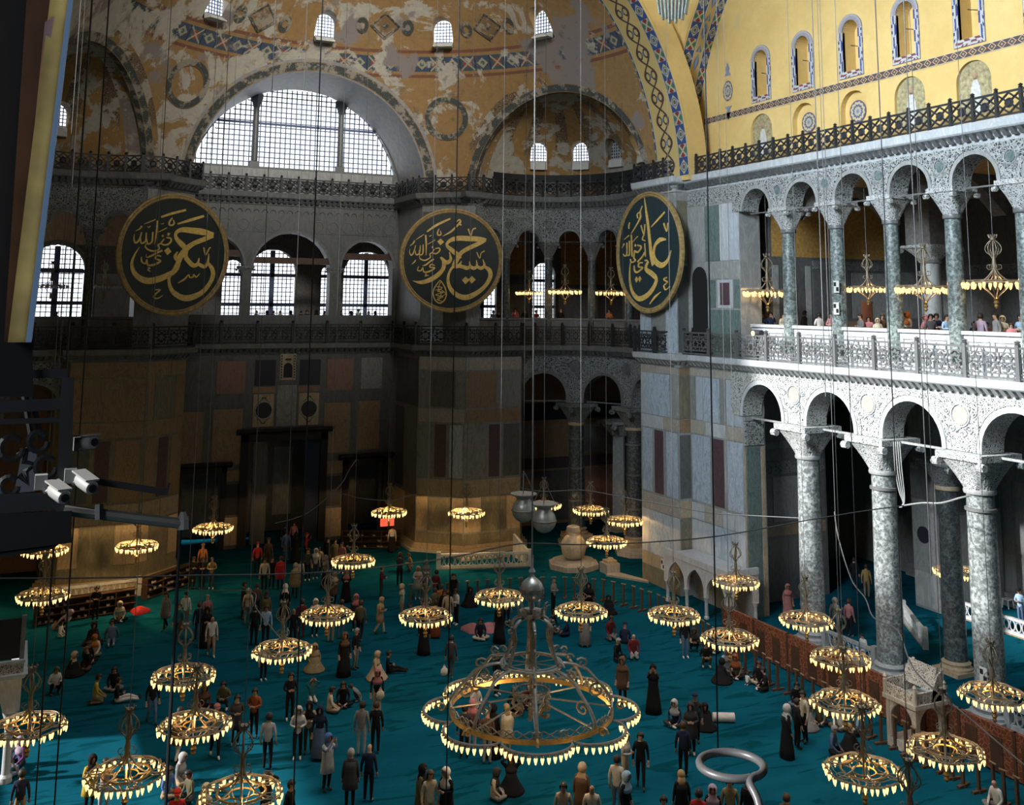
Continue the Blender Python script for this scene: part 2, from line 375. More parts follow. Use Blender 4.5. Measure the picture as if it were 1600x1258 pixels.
def carpet():
    m, nt, b = mat0('teal_carpet', 1.0, spec=0.0); p = pos(nt)
    a = noise(nt, scaled(nt, p, (.5, 1, 1)), 0.55, 6, .6, .8).ramp(.35, .62); g = noise(nt, p, 26, 3, .7)
    fold = noise(nt, scaled(nt, p, (.35, 1.2, 1)), 1.1, 3, .5, 1.5).ramp(.55, .62)  # dark pile and fold shading painted into the carpet colour
    k = mixc(nt, a, (.004, .066, .105), (.006, .092, .138)); k = mixc(nt, fold*.75, k, (.002, .040, .055)); setc(nt, b, mixc(nt, g.ramp(.4, .7)*.3, k, (.004, .07, .085)))
    bump(nt, b, g, .3, .02); return m
CARPET = carpet()

# ---------------------------------------------------------------- plan of the place (metres; camera above the origin, x north, y west)
AX, FN, KN, YW = 15.8, 32.9, 33.4, 67.0
EX, EY, ER = 28.92, 55.56, 5.5
Z1, Z2 = 12.42, 22.04            # tops of the lower and upper cornice
def mir(p): return (2*AX-p[0],)+tuple(p[1:])
def ep(a, r=ER): return (EX+r*cos(rad(a)), EY+r*sin(rad(a)))

# floor
fl = MB(); fl.box(-16, 60, -4, 80, -0.3, 0); struct(fl.build('floor', CARPET), 'teal carpet covering the whole prayer hall floor', 'carpet')

def arcade(mb, P, s0, s1, ztop, arches, zimp, th, n=16):
    S = []
    cur = s0
    for sc, r, zs in sorted(arches):
        if sc-r > s0+1e-4: S.append((cur, zimp)); S += [(cur+(sc-r-cur)*k/4, zimp) for k in range(1, 5)]
        for k in range(n+1):
            a = pi-pi*k/n; S.append((sc+r*cos(a), zs+r*sin(a)))
        cur = sc+r
    S.append((cur, zimp)); S += [(cur+(s1-cur)*k/4, zimp) for k in range(1, 5)]
    m = len(S); vs = []
    for t in (0, th):
        for s, z in S: x, y = P(s, t); vs += [(x, y, z), (x, y, ztop)]
    fs = []
    o = 2*m
    for i in range(m-1):
        a, b = 2*i, 2*(i+1)
        fs += [(a, b, b+1, a+1), (o+a, o+a+1, o+b+1, o+b), (a, o+a, o+b, b), (a+1, b+1, o+b+1, o+a+1)]
    fs += [(0, 1, o+1, o), (2*m-2, o+2*m-2, o+2*m-1, 2*m-1)]
    mb.add(vs, fs)
def archivolt(P, sc, r, zs, w0, w1, out, zimp, n=18):
    """raised moulding round an arch, standing proud of the wall by out"""
    mb = MB(); pr = []
    for (ra, rb) in ((r+w0, r+w1),):
        pts = [(-1, zimp-zs)]+[(cos(pi-pi*k/n), sin(pi-pi*k/n)) for k in range(n+1)]+[(1, zimp-zs)]
        A, B, C2, D = [], [], [], []
        for i, (cx, cz) in enumerate(pts):
            if i in (0, len(pts)-1): qa = (sc+cx*ra, zimp); qb = (sc+cx*rb, zimp)
            else: qa = (sc+cx*ra, zs+cz*ra); qb = (sc+cx*rb, zs+cz*rb)
            for L, q, t in ((A, qa, -out), (B, qb, -out), (C2, qb, 0.01), (D, qa, 0.01)):
                x, y = P(q[0], t); L.append((x, y, q[1]))
        m = len(pts); mb.add(A+B+C2+D, [(k*m+i, k*m+i+1, ((k+1) % 4)*m+i+1, ((k+1) % 4)*m+i) for k in range(4) for i in range(m-1)]+[(0, m, 2*m, 3*m), (m-1, 4*m-1, 3*m-1, 2*m-1)])
    return mb
def disc(P, sc, z, r, out, n=16):
    mb = MB(); f = []; bk = []
    for k in range(n):
        a = 2*pi*k/n
        for L, t in ((f, -out), (bk, .02)): x, y = P(sc+r*cos(a), t); L.append((x, y, z+r*sin(a)))
    mb.add(f+bk, [tuple(range(n))]+[(i, (i+1) % n, n+(i+1) % n, n+i) for i in range(n)]); return mb
def panel(P, s0, s1, z0, z1, out=.03, n=1):
    mb = MB()
    for i in range(n):
        a = s0+(s1-s0)*i/n; b = s0+(s1-s0)*(i+1)/n; q = []
        for t in (-out, .03):
            for s, z in ((a, z0), (b, z0), (b, z1), (a, z1)): x, y = P(s, t); q.append((x, y, z))
        mb.hexa(q[:4], q[4:])
    return mb
def panels(parent, P, rows, out=.03, gap=.025, name='marble_panel'):
    for s0, s1, z0, z1, m in rows: panel(P, s0+gap, s1-gap, z0+gap, z1-gap, out).build(name, m, parent)
def line(a, b):
    """P(s,t) along a straight wall from a to b, t measured into the wall (right of travel)"""
    a = Vector(a); b = Vector(b); d = (b-a).normalized(); nn = Vector((d.y, -d.x))
    return lambda s, t: (a.x+d.x*s+nn.x*t, a.y+d.y*s+nn.y*t)
PN = lambda s, t: (FN+t, s)                        # north wall face, s = y
PNA = lambda s, t: (FN-.06+t, s)                   # arcade face, slightly proud of the pier
PE = lambda s, t: ep(s/ER*180/pi, ER+t)            # exedra, s = arc length
PEL = lambda s, t: mir(ep(s/ER*180/pi, ER+t))
PW = lambda s, t: (s, YW+t)
A1 = lambda d: rad(d)*ER                           # degrees on the exedra to arc length

def wall_arcade(name, P, s0, s1, ztop, arches, zimp, th, mat, medal, zm, rm, am, label, imp_bands=True):
    mb = MB(); arcade(mb, P, s0, s1, ztop, arches, zimp, th); o = struct(mb.build(name, mat), label, 'wall')
    for sc, r, zs in arches:
        archivolt(P, sc, r, zs, 0.0, 0.16*r**.5, 0.05, zimp).build('archivolt', am[0], o)
        archivolt(P, sc, r, zs, 0.16*r**.5+.05, 0.36*r**.5, 0.03, zimp).build('archivolt', am[1], o)
    for sc in medal:
        disc(P, sc, zm, rm, .03).build('medallion', am[2], o)
        def at(u, v): x, y = P(sc+u, -.03); return (x, y, zm+v)
        m = MB(); m.tube([at((rm+.07)*cos(2*pi*k/20), (rm+.07)*sin(2*pi*k/20)) for k in range(20)], .03, 5, True); m.build('medallion_rim', am[0], o)
        m = MB()
        for sx in (-1, 1):
            m.tube([at(sx*(rm*.15+rm*1.5*(k/12)**.7*abs(cos(k*.16))), -rm*1.3-rm*1.5*(1-k/12)*.6+.0) for k in range(13)], .028, 4)
            m.tube([at(sx*(rm*1.15)+rm*.5*(1-k/13)*cos(k*.8), -rm*1.45+rm*.5*(1-k/13)*sin(k*.8)) for k in range(13)], .024, 4)
            m.tube([at(sx*(rm*1.75)+rm*.45*(1-k/13)*cos(-k*.8), rm*.35+rm*.45*(1-k/13)*sin(-k*.8)) for k in range(13)], .022, 4)
        m.build('vine_relief', am[0], o)
    return o
LOW = [(41.2, 1.47, 9.78), (36.5, 1.5, 9.76), (31.8, 1.55, 9.72), (26.85, 1.55, 9.72), (22.0, 1.55, 9.72)]
UPA = [(41.28, 1.05, 19.82), (37.93, 1.05, 19.82), (34.6, 1.05, 19.84), (31.33, 1.03, 19.86), (28.06, 1.03, 19.88), (24.75, 1.03, 19.88)]
wn = wall_arcade('wall_north_lower', PNA, 19.5, 43.62, 12.3, LOW, 9.62, 1.15, CARVE_L, (38.85, 34.15, 29.32, 24.4), 10.95, .36, (STONE_L, CARVE_L, CREAM), 'pale carved spandrel wall of the lower north arcade')
wu = wall_arcade('wall_north_upper', PNA, 22.5, 43.2, 21.5, UPA, 19.8, 1.0, CARVE, (39.6, 36.27, 32.97, 29.7, 26.4), 20.62, .2, (STONE, CARVE, GREEN), 'grey carved spandrel wall of the upper north arcade')
EL = [(A1(69.5), 1.46, 9.16), (A1(27.0), 1.42, 9.16), (A1(-14.5), 1.42, 9.16)]
wall_arcade('wall_exedra_lower', PE, A1(-50), A1(86), 12.3, EL, 8.78, .95, CARVE_D, (A1(48.2), A1(6.5)), 11.05, .36, (STONE_D, CARVE_D, SLATE), 'curved carved spandrel wall of the north exedra lower arcade')
wall_arcade('wall_south_exedra_lower', PEL, A1(-50), A1(86), 12.3, EL, 8.78, .95, CARVE_D, (A1(48.2),), 11.05, .36, (STONE_D, CARVE_D, SLATE), 'curved carved wall of the south exedra lower arcade')
EU = [(A1(a), .70, 19.15) for a in (109, 80.3, 51.9, 23.3, -5.3, -34)]
wall_arcade('wall_exedra_upper', PE, A1(-52), A1(124), 21.5, EU, 19.1, .8, CARVE_D, [A1(a) for a in (94.8, 66, 37.6)], 20.25, .17, (STONE_D, CARVE_D, SLATE), 'curved carved spandrel wall of the north exedra upper arcade')
wall_arcade('wall_south_exedra_upper', PEL, A1(-52), A1(124), 21.5, EU, 19.1, .8, CARVE_D, [A1(a) for a in (94.8, 66, 37.6)], 20.25, .17, (STONE_D, CARVE_D, SLATE), 'curved carved spandrel wall of the south exedra upper arcade')

# piers: solid cores with marble slabs
def pier(name, poly, z0, z1, mat, label):
    mb = MB(); mb.prism(poly, lambda a, b, d: (a, b, d), z0, z1); return struct(mb.build(name, mat), label, 'pier')
NWP = [(FN, 42.72), (FN, 47.3), (32.15, 47.3), (32.15, 51.05), (33.0, 51.7), (38.5, 51.5), (38.5, 45.2), (34.2, 45.2), (34.2, 42.72)]
p1 = pier('wall_pier_north_lower', NWP, 0, 12.3, STONE, 'tall grey marble pier between the north arcade and the exedra, lower storey')
p2 = pier('wall_pier_north_upper', NWP, 12.3, 21.5, STONE, 'grey marble pier beside the north gallery, upper storey')
def rows_pier(parent, P, s0, s1, table):
    L = s1-s0
    for z0, z1, cells in table:
        panels(parent, P, [(s0+a*L, s0+b*L, z0, z1, m) for a, b, m in cells])
T_R = [(11.3, 11.78, [(0, .5, CREAM), (.5, 1, CREAM)]),
       (9.0, 11.3, [(0, .14, PALEB), (.14, .30, PALEB), (.30, .42, MID), (.42, .74, BLUE), (.74, .88, PALEB), (.88, 1, MID)]),
       (8.3, 9.0, [(0, .33, CREAM), (.33, .7, STONE_L), (.7, 1, CREAM)]),
       (4.85, 8.25, [(0.02, .30, BLUE), (.36, .56, PORPH), (.62, .97, BLUE)]),
       (3.9, 4.75, [(0, .4, STONE_L), (.4, .75, CREAM), (.75, 1, STONE_L)]),
       (.9, 3.9, [(0, .25, STONE_L), (.25, .62, BLUE), (.62, 1, STONE_L)]), (0, .9, [(0, .5, MID), (.5, 1, MID)])]
rows_pier(p1, PN, 42.75, 47.28, T_R)
T_L = [(11.3, 11.78, [(0, .6, CREAM), (.6, 1, CREAM)]), (9.0, 11.3, [(0, .22, STONE), (.22, .78, BLUE), (.78, 1, PALEB)]), (8.3, 9.0, [(0, .4, CREAM), (.4, 1, STONE_L)]),
       (4.85, 8.25, [(.03, .32, BLUE), (.40, .64, PORPH), (.70, .97, BLUE)]), (3.9, 4.75, [(0, .5, CREAM), (.5, 1, CREAM)]), (1.6, 3.9, [(0, .22, STONE_L), (.22, .78, BLUE), (.78, 1, STONE_L)]), (.95, 1.6, [(0, 1, TAN)]), (0, .95, [(0, 1, OLIVE)])]
PNL = lambda s, t: (32.15+t, s)
rows_pier(p1, PNL, 47.32, 51.0, T_L)
PST = line((FN, 47.3), (32.15, 47.3))              # east-facing return of the step
for z0, z1, m in ((11.3, 11.78, BROWN), (9, 11.3, OLIVE), (8.3, 9, BROWN), (4.9, 8.2, SLATE), (3.9, 4.8, TAN), (.9, 3.9, OLIVE)): panels(p1, lambda s, t: (FN-s, 47.3+t), [(0.02, .73, z0, z1, m)])  # darker slabs put the shade of this unlit side into the colour
# the arch jamb of the pier, facing east
PJ = lambda s, t: (FN+s, 42.72+t)
panels(p1, PJ, [(.12, .95, 0, 6.1, GREEN), (.12, .95, 6.1, 8.1, GREEN), (1.0, 1.25, 0, 8.1, TAN), (0, .1, 0, 8.1, TAN)])
panels(p1, PJ, [(.0, 1.2, 8.15, 9.35, CARVE), (-.02, 1.22, 9.35, 9.6, STONE)], out=.07)
# upper storey of the pier
PU = PN
rows_pier(p2, PU, 42.75, 47.28, [(20.4, 21.2, [(0, .28, CARVE), (.28, .64, CARVE), (.64, 1, CARVE)]), (17.35, 20.35, [(0, .18, PALEB), (.18, .36, STONE_L), (.36, .64, GREEN), (.64, 1, STONE)]),
   (16.4, 17.3, [(0, .55, STONE), (.55, 1, STONE)]), (14.9, 16.4, [(0, .12, GREEN), (.14, .42, STONE_L), (.45, .56, GREEN)]), (12.45, 14.85, [(0, .56, GREEN)])])
panels(p2, PU, [(43.55, 44.4, 15.05, 16.25, PORPH)], out=.06)
rows_pier(p2, PNL, 47.32, 51.0, [(17.3, 20.8, [(0, .5, STONE), (.5, 1, MID)]), (12.45, 17.3, [(0, .3, BLUE), (.3, .7, MID), (.7, 1, BLUE)])])
for z0, z1, m in ((17.3, 20.8, OLIVE), (12.5, 17.2, SLATE)): panels(p2, lambda s, t: (FN-s, 47.3+t), [(0.02, .73, z0, z1, m)])  # same painted shade on the upper return
dm = MB(); dm.prism(arch_poly(46.2, .66, 12.45, 16.45), lambda a, b, d: (FN+d, a, b), -.045, .02)  # flat black sheet stands in for the shade of the opening
struct(dm.build('door_1', BLACK), 'flat black sheet for the shaded doorway in the north pier beside the round green board', 'doorway')

# west piers (mid and south) and the west bay
WA, WB, WC = (22.9, 62.4), (25.2, 60.3), (29.1, 60.4)
def westpier(side):
    f = (lambda p: p) if side > 0 else mir
    nm = 'mid' if side > 0 else 'south'
    lo = pier('wall_pier_%s_lower' % nm, [f(p) for p in ((22.9, 67.2), WA, WB, WC, (29.6, 61.2), (30, 67.2))], 0, 12.3, MID if side > 0 else OLIVE, 'dim marble pier in the %s corner of the west end, lower storey' % ('right' if side > 0 else 'left'))
    up = pier('wall_pier_%s_upper' % nm, [f(p) for p in ((22.9, 67.2), WA, WB, (26.1, 60.3), (26.1, 63), (24.5, 67.2))], 12.3, 21.5, MID, 'dim marble pier beside the %s round board, upper storey' % ('middle' if side > 0 else 'left'))
    def PP(a, b):
        L = (Vector(b)-Vector(a)).length
        if side > 0: q = line(b, a); return (lambda s, t: q(L-s, t)), L   # nave is on the left of b->a ... keep slabs on the nave side
        g = line(b, a); return (lambda s, t: mir(g(L-s, t))), L
    base = [TAN, TAN, OLIVE]
    g1, g2, g3, g4 = (MID, PORPH, BLUE, CREAM) if side > 0 else (BROWN, PORPH, OLIVE, BROWN)
    P, L = PP(WA, WB)
    tab = [(10.9, 11.75, [(0, .4, g4), (.4, 1, g4)]), (8.6, 10.85, [(0, .25, g1), (.25, .8, SLATE if side > 0 else g3), (.8, 1, g1)]), (7.7, 8.55, [(0, 1, g4)]), (4.4, 7.6, [(.03, .3, g1), (.36, .62, g2), (.68, .97, g3 if side > 0 else g1)]), (3.3, 4.3, [(0, .5, TAN), (.5, 1, TAN)]), (1.2, 3.25, [(0, .25, TAN), (.25, .75, OLIVE), (.75, 1, TAN)]), (.0, 1.15, [(0, 1, OLIVE)])]
    rows_pier(lo, P, 0.02, L-.02, tab)
    P, L = PP(WB, WC)
    tab2 = [(10.9, 11.75, [(0, .5, g4), (.5, 1, g4)]), (8.6, 10.85, [(0, .55, BROWN), (.55, 1, g1)]), (7.7, 8.55, [(0, 1, BROWN)]), (4.4, 7.6, [(.03, .36, g1), (.42, .62, g2), (.68, .98, SLATE)]), (3.3, 4.3, [(0, .45, TAN), (.45, 1, TAN)]), (1.2, 3.25, [(0, .3, TAN), (.3, .75, OLIVE), (.75, 1, TAN)]), (.0, 1.15, [(0, .5, OLIVE), (.5, 1, OLIVE)])]
    rows_pier(lo, P, .02, L-.02, tab2)
    if side > 0:
        P, L = PP((22.9, 66.9), WA)
        rows_pier(lo, P, .3, L-.02, [(8.6, 11.6, [(0, .5, SLATE), (.5, 1, SLATE)]), (3.4, 8.4, [(0, .4, SLATE), (.4, 1, MID)]), (.3, 3.2, [(0, .5, TAN), (.5, 1, OLIVE)])])
        P, L = PP(WA, WB); rows_pier(up, P, .02, L-.02, [(12.6, 16, [(0, .5, BLUE), (.5, 1, SLATE)]), (16.1, 20.9, [(0, 1, SLATE)])])
    # stepped plinth
    for k in range(3):
        mb = MB(); pth = [f(q) for q in ((22.9, 66.5), WA, WB, WC, (29.9, 62.0))]
        if side > 0: pth = pth[::-1]
        mb.sweep([(-.2, .0+.16*k), (.42-.14*k, .0+.16*k), (.42-.14*k, .15+.16*k), (-.2, .15+.16*k)], pth); mb.build('plinth_step', TAN if k else CREAM, lo)
    return lo, up
MP = westpier(1); SP = westpier(-1)
# west wall with its doors, the gallery arches above and the great lunette window
def boxme(x0, x1, y0, y1, z0, z1): m = MB(); m.box(x0, x1, y0, y1, z0, z1); return m.mesh('b')
def cutp(poly, fn, d0, d1):
    m = MB(); m.prism(poly, fn, d0, d1); me = m.mesh('c'); bm = bmesh.new(); bm.from_mesh(me); bmesh.ops.recalc_face_normals(bm, faces=bm.faces); bm.to_mesh(me); bm.free(); return me
ZY = lambda a, b, d: (a, d, b)       # polygon in x,z extruded along y
ZX = lambda a, b, d: (d, a, b)       # polygon in y,z extruded along x
me = boolean(boxme(8.6, 23.0, YW, YW+.9, 0, 12.3), [boxme(13.35, 17.95, YW-1, YW+2, -1, 6.35), boxme(19.85, 22.2, YW-1, YW+2, -1, 4.6), boxme(9.35, 11.8, YW-1, YW+2, -1, 4.6)])
ww = struct(mobj('wall_west_lower', me, SLATE), 'dark marble west wall with three tall doors', 'wall')
panels(ww, PW, [(9.2, 10.6, 9.35, 11.3, SLATE), (11.2, 13.0, 9.3, 11.35, ROSE), (13.55, 14.9, 9.75, 11.4, DARKGLASS), (16.4, 17.8, 9.75, 11.4, DARKGLASS), (18.2, 20.0, 9.35, 11.4, ROSE), (20.5, 22.0, 9.4, 11.45, MID),
    (9.1, 10.6, 5.0, 8.3, BROWN), (11.1, 12.95, 5.0, 8.4, BROWN), (18.1, 19.9, 5.4, 8.6, BROWN), (20.4, 21.9, 5.5, 8.65, BROWN), (13.45, 14.9, 9.3, 9.72, BROWN), (16.35, 17.8, 9.3, 9.72, ROSE),
    (15.0, 16.3, 7.2, 9.8, MID), (11.95, 13.1, .2, 1.9, TAN), (11.95, 13.1, 4.0, 4.7, BROWN), (12.1, 13.0, 2.0, 3.9, DARKGLASS), (18.2, 19.5, 4.1, 4.9, BROWN), (18.3, 19.4, 2.1, 4.0, DARKGLASS), (18.2, 19.5, .2, 2.0, TAN)], out=.045)
for cx in (14.2, 17.1):
    pl = panel(PW, cx-.65, cx+.65, 7.25, 9.25, .05).build('carved_panel', TAN, ww)
    disc(PW, cx, 8.25, .5, .075).build('roundel', DARKGLASS, ww)
    m = MB(); m.tube([(cx+.55*cos(a*pi/12), YW-.075, 8.25+.55*sin(a*pi/12)) for a in range(24)], .05, 5, True); m.build('roundel_rim', CREAM, ww)
    m = MB()
    for sx in (-1, 1):
        for sz in (-1, 1): m.tube([(cx+sx*.5*cos(k*.5)*(.25+.09*k)*.9, YW-.07, 8.25+sz*(.72+.045*k*sin(k*.8))) for k in range(8)], .025, 4)
    m.build('scroll_relief', SLATE, ww)
m = MB(); m.box(15.15, 16.15, YW-.07, YW+.02, 10.1, 11.75); tb = m.build('carved_tabernacle', TAN, ww)
m = MB()
for k in range(9): m.box(15.2, 15.27, YW-.1, YW-.06, 10.2+k*.17, 10.3+k*.17); m.box(16.03, 16.1, YW-.1, YW-.06, 10.2+k*.17, 10.3+k*.17)
m.prism(arch_poly(15.65, .28, 10.25, 10.9), lambda a, b, d: (a, YW+d, b), -.09, -.06); m.lathe([(.22, 0), (.16, .05)], 12, (15.65, YW-.08, 11.4)); m.build('bead_border', BLACK, ww)
def doorway(n, x0, x1, z, wf, label, leaf):
    r = struct(empty('door_%d' % n, ((x0+x1)/2, YW, 0)), label, 'doorway'); L = lambda nm, mb, mt: setattr(mb.build(nm, mt, r), 'location', (-(x0+x1)/2, -YW, 0))
    m = MB(); m.box(x0-wf, x0, YW-.16, YW+.1, 0, z+wf); L('door_jamb', m, BLACK); m = MB(); m.box(x1, x1+wf, YW-.16, YW+.1, 0, z+wf); L('door_jamb', m, BLACK)
    m = MB(); m.box(x0-wf, x1+wf, YW-.16, YW+.1, z, z+wf); L('lintel', m, BLACK)
    m = MB(); m.sweep([(-.1, z+wf), (.2, z+wf), (.35, z+wf+.15), (.5, z+wf+.2), (.5, z+wf+.33), (-.1, z+wf+.33)], [(x1+wf+.3, YW), (x0-wf-.3, YW)]); L('door_cornice', m, BLACK)
    m = MB(); m.box(x0, x0+.16, YW+.2, YW+.5, 0, z); L('door_post', m, WOODD)
    if leaf:
        m = MB(); m.hexa([(x1-.05, YW+.2, 0), (x1-.5, YW+1.9, 0), (x1-.42, YW+1.92, 0), (x1+.03, YW+.2, 0)], [(x1-.05, YW+.2, z-.3), (x1-.5, YW+1.9, z-.3), (x1-.42, YW+1.92, z-.3), (x1+.03, YW+.2, z-.3)]); L('door_leaf', m, LATT)
        m = MB(); m.box(x0+.5, x0+1.4, YW+.7, YW+.9, 0, z-.1); L('door_leaf', m, SLATE)
doorway(2, 13.35, 17.95, 6.35, .45, 'great dark central doorway in the west wall under the carved tabernacle panel', True)
doorway(3, 19.85, 22.2, 4.6, .35, 'black doorway in the west wall, to the right of the great door', False)
doorway(4, 9.35, 11.8, 4.6, .3, 'dim doorway in the west wall, to the left of the great door', False)
m = MB(); m.box(8, 24, YW+4.2, YW+4.5, 0, 8); nb = struct(m.build('wall_narthex', SLATE), 'dim narthex wall seen through the great west door', 'wall')
panels(nb, lambda s, t: (s, YW+4.2+t), [(15.9, 17.2, 1.0, 5.4, STONE), (9.6, 11.4, 1.6, 3.4, SLATE)], out=.06)
# gallery storey of the west wall
op = [cutp(arch_poly(15.65, 2.55, 14.2, 16.95), ZY, YW-1, YW+2), cutp(arch_poly(20.75, 1.78, 14.2, 17.35), ZY, YW-1, YW+2), cutp(arch_poly(10.75, 1.78, 14.2, 17.35), ZY, YW-1, YW+2)]
wg = struct(mobj('wall_west_upper', boolean(boxme(8.6, 23.0, YW, YW+.8, 12.3, 22.0), op), SLATE), 'dark west gallery wall with three broad arches and a row of disc panels', 'wall')
for sx, hw, zs in ((15.65, 2.55, 16.95), (20.75, 1.78, 17.35), (10.75, 1.78, 17.35)):
    archivolt(PW, sx, hw, zs, 0, .16, .06, zs).build('archivolt', STONE_D, wg)
    m = MB(); m.box(sx-hw, sx+hw, YW+.1, YW+.4, zs+.55, zs+.95); m.build('tie_beam', WOODD, wg)
for k, x in enumerate((9.3, 10.3, 11.35, 12.45, 13.5, 14.5, 17.3, 18.3, 19.3, 20.3, 21.2, 22.2)):
    panel(PW, x-.44, x+.44, 19.5, 20.42, .04).build('disc_panel', SLATE, wg)
    m = MB(); m.tube([(x+.34*cos(a*pi/10), YW-.05, 19.96+.34*sin(a*pi/10)) for a in range(20)], .035, 5, True); m.build('disc_rim', STONE_D, wg)
m = MB()
for k in range(26): m.tube([(8.9+k*.54+.18*cos(a*pi/6), YW-.03, 20.75+.2*sin(a*pi/6)) for a in range(7)], .03, 4)
m.build('leaf_frieze', STONE_D, wg)
# columns of the west gallery arches
def colum(x, y, z0, z1, r, shaft, capm, caph, label, base=True, ring=True, group=None, n=20, rings=(), caps=1.0, bm=None):
    e = empty('column', (x, y, z0)); h = z1-z0
    if base:
        m = MB(); m.box(-1.5*r, 1.5*r, -1.5*r, 1.5*r, 0, .3*r*1.2); m.lathe([(1.42*r, .36*r), (1.45*r, .55*r), (1.2*r, .7*r), (1.2*r, .8*r), (1.32*r, .95*r), (1.05*r, 1.15*r)], n); m.build('base', bm or capm, e, True)
    m = MB(); zb = 1.1*r if base else 0; zt = h-caph; m.lathe([(r*1.04, zb), (r*1.02, zb+(zt-zb)*.3), (r*.98, zb+(zt-zb)*.65), (r*.93, zt)], n); m.build('shaft', shaft, e, True)
    if ring:
        m = MB(); m.lathe([(r*.95, zt-.18), (r*1.1, zt-.14), (r*1.14, zt-.06), (r*1.1, zt+.02), (r*.95, zt+.03)], n); m.build('neck_ring', bm or STONE_D, e, True)
    for q in rings: m = MB(); m.lathe([(r*.99, q-.07), (r*1.09, q-.05), (r*1.09, q+.05), (r*.99, q+.07)], n); m.build('iron_band', TIE, e, True)
    m = MB(); R = 5; N4 = 32
    for i in range(R+1):
        t = i/R; rr = r*(1.0+.95*caps*t**1.5); p = 2+7*t
        for k in range(N4):
            a = 2*pi*k/N4; ca, sa = cos(a), sin(a); q = (abs(ca)**p+abs(sa)**p)**(-1/p); bl = 1+.05*sin(6*a)*(1-t)
            m.v.append((rr*q*ca*bl, rr*q*sa*bl, zt+.02+caph*.82*t))
    for i in range(R):
        for k in range(N4): m.f.append((i*N4+k, i*N4+(k+1) % N4, (i+1)*N4+(k+1) % N4, (i+1)*N4+k)); m.mi.append(0)
    A = r*(1+.95*caps)*1.04; m.box(-A, A, -A, A, zt+caph*.82, h); cap_ = m.build('capital', capm, e, False)
    for sx in (-1, 1):
        for sy in (-1, 1):
            v = MB(); c = (sx*A*.98, sy*A*.98, zt+caph*.70); v.tube([(c[0]+sx*sy*0, c[1]-.14*r*2, c[2]), (c[0], c[1]+.14*r*2, c[2])], r*.30, 8); v.build('volute', capm, cap_, True)
    return tag(e, label, 'column', group)
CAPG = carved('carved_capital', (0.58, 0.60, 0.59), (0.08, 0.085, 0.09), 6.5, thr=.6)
CAPD = carved('dim_carved_capital', (0.24, 0.25, 0.25), (0.04, 0.04, 0.045), 6.5, thr=.6)  # darkened copy of the capital stone for shaded parts
for x, t in ((12.75, 'left'), (18.62, 'right')):
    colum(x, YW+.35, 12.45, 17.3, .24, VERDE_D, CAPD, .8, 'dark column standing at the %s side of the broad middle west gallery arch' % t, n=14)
# lunette
LZ, LR = 22.3, 6.85
poly = [(AX-sqrt(LR**2-1.45**2), LZ+1.45)]+[(AX+LR*cos(a), LZ+LR*sin(a)) for a in [pi-.213-(pi-.426)*k/40 for k in range(41)]]
wl = struct(mobj('wall_west_lunette', boolean(boxme(7.4, 24.2, YW, YW+.7, 21.9, 30.6), [cutp(poly[1:], ZY, YW-1, YW+2)]), STONE_D), 'end wall of the west vault around the great semicircular window', 'wall')
for k in range(9): panel(PW, 9.3+k*1.45, 9.3+(k+1)*1.45-.03, 22.1, 23.6, .04).build('dado_slab', STONE, wl)
def lattice_window(name, label, P, outline_in, s0, s1, z0, z1, ds, dz, wbar=.07, wb=None, mats=(LATT, PANE), depth=.06, kind='structure'):
    """P(s,z,t); outline_in(s,z)->bool. Bars clipped to the opening, with one bright sheet of panes behind."""
    e = empty(name); m = MB(); ns = max(1, round((s1-s0)/ds)); nz = max(1, round((z1-z0)/dz)); st = 48
    def runs(fn, a, b):
        out = []; cur = None
        for i in range(st+1):
            q = a+(b-a)*i/st
            if fn(q):
                if cur is None: cur = q
                last = q
            elif cur is not None: out.append((cur, last)); cur = None
        if cur is not None: out.append((cur, last))
        return out
    for i in range(ns+1):
        s = s0+(s1-s0)*i/ns
        for a, b in runs(lambda z: outline_in(s, z), z0, z1):
            if b-a > .05: m.hexa([P(s-wbar/2, a, 0), P(s+wbar/2, a, 0), P(s+wbar/2, a, depth), P(s-wbar/2, a, depth)], [P(s-wbar/2, b, 0), P(s+wbar/2, b, 0), P(s+wbar/2, b, depth), P(s-wbar/2, b, depth)])
    for i in range(nz+1):
        z = z0+(z1-z0)*i/nz
        for a, b in runs(lambda s: outline_in(s, z), s0, s1):
            if b-a > .05: m.hexa([P(a, z-wbar/2, .005), P(b, z-wbar/2, .005), P(b, z-wbar/2, depth), P(a, z-wbar/2, depth)], [P(a, z+wbar/2, .005), P(b, z+wbar/2, .005), P(b, z+wbar/2, depth), P(a, z+wbar/2, depth)])
    stuff(m.build('lattice_bars', mats[0], e, fix=False))
    g = MB(); nn = 24
    for i in range(nn):
        a = s0+(s1-s0)*i/nn; b = s0+(s1-s0)*(i+1)/nn
        ra = runs(lambda z: outline_in(min(max(a, s0+1e-3), s1-1e-3), z), z0, z1); rb = runs(lambda z: outline_in(min(max(b, s0+1e-3), s1-1e-3), z), z0, z1)
        if not ra and not rb: continue
        lo = z0; ta = ra[-1][1] if ra else (rb[-1][1]+0)*0+lo; tb = rb[-1][1] if rb else lo
        g.hexa([P(a, lo, depth+.02), P(b, lo, depth+.02), P(b, lo, depth+.04), P(a, lo, depth+.04)], [P(a, ta+.04, depth+.02), P(b, tb+.04, depth+.02), P(b, tb+.04, depth+.04), P(a, ta+.04, depth+.04)])
    g.build('pane', mats[1], e, fix=False)
    struct(e, label, 'window'); return e
WN = [0]
def win(label, *a, **k): WN[0] += 1; return lattice_window('window_%d' % WN[0], label, *a, **k)
PY = lambda y: (lambda s, z, t: (s, y+t, z))
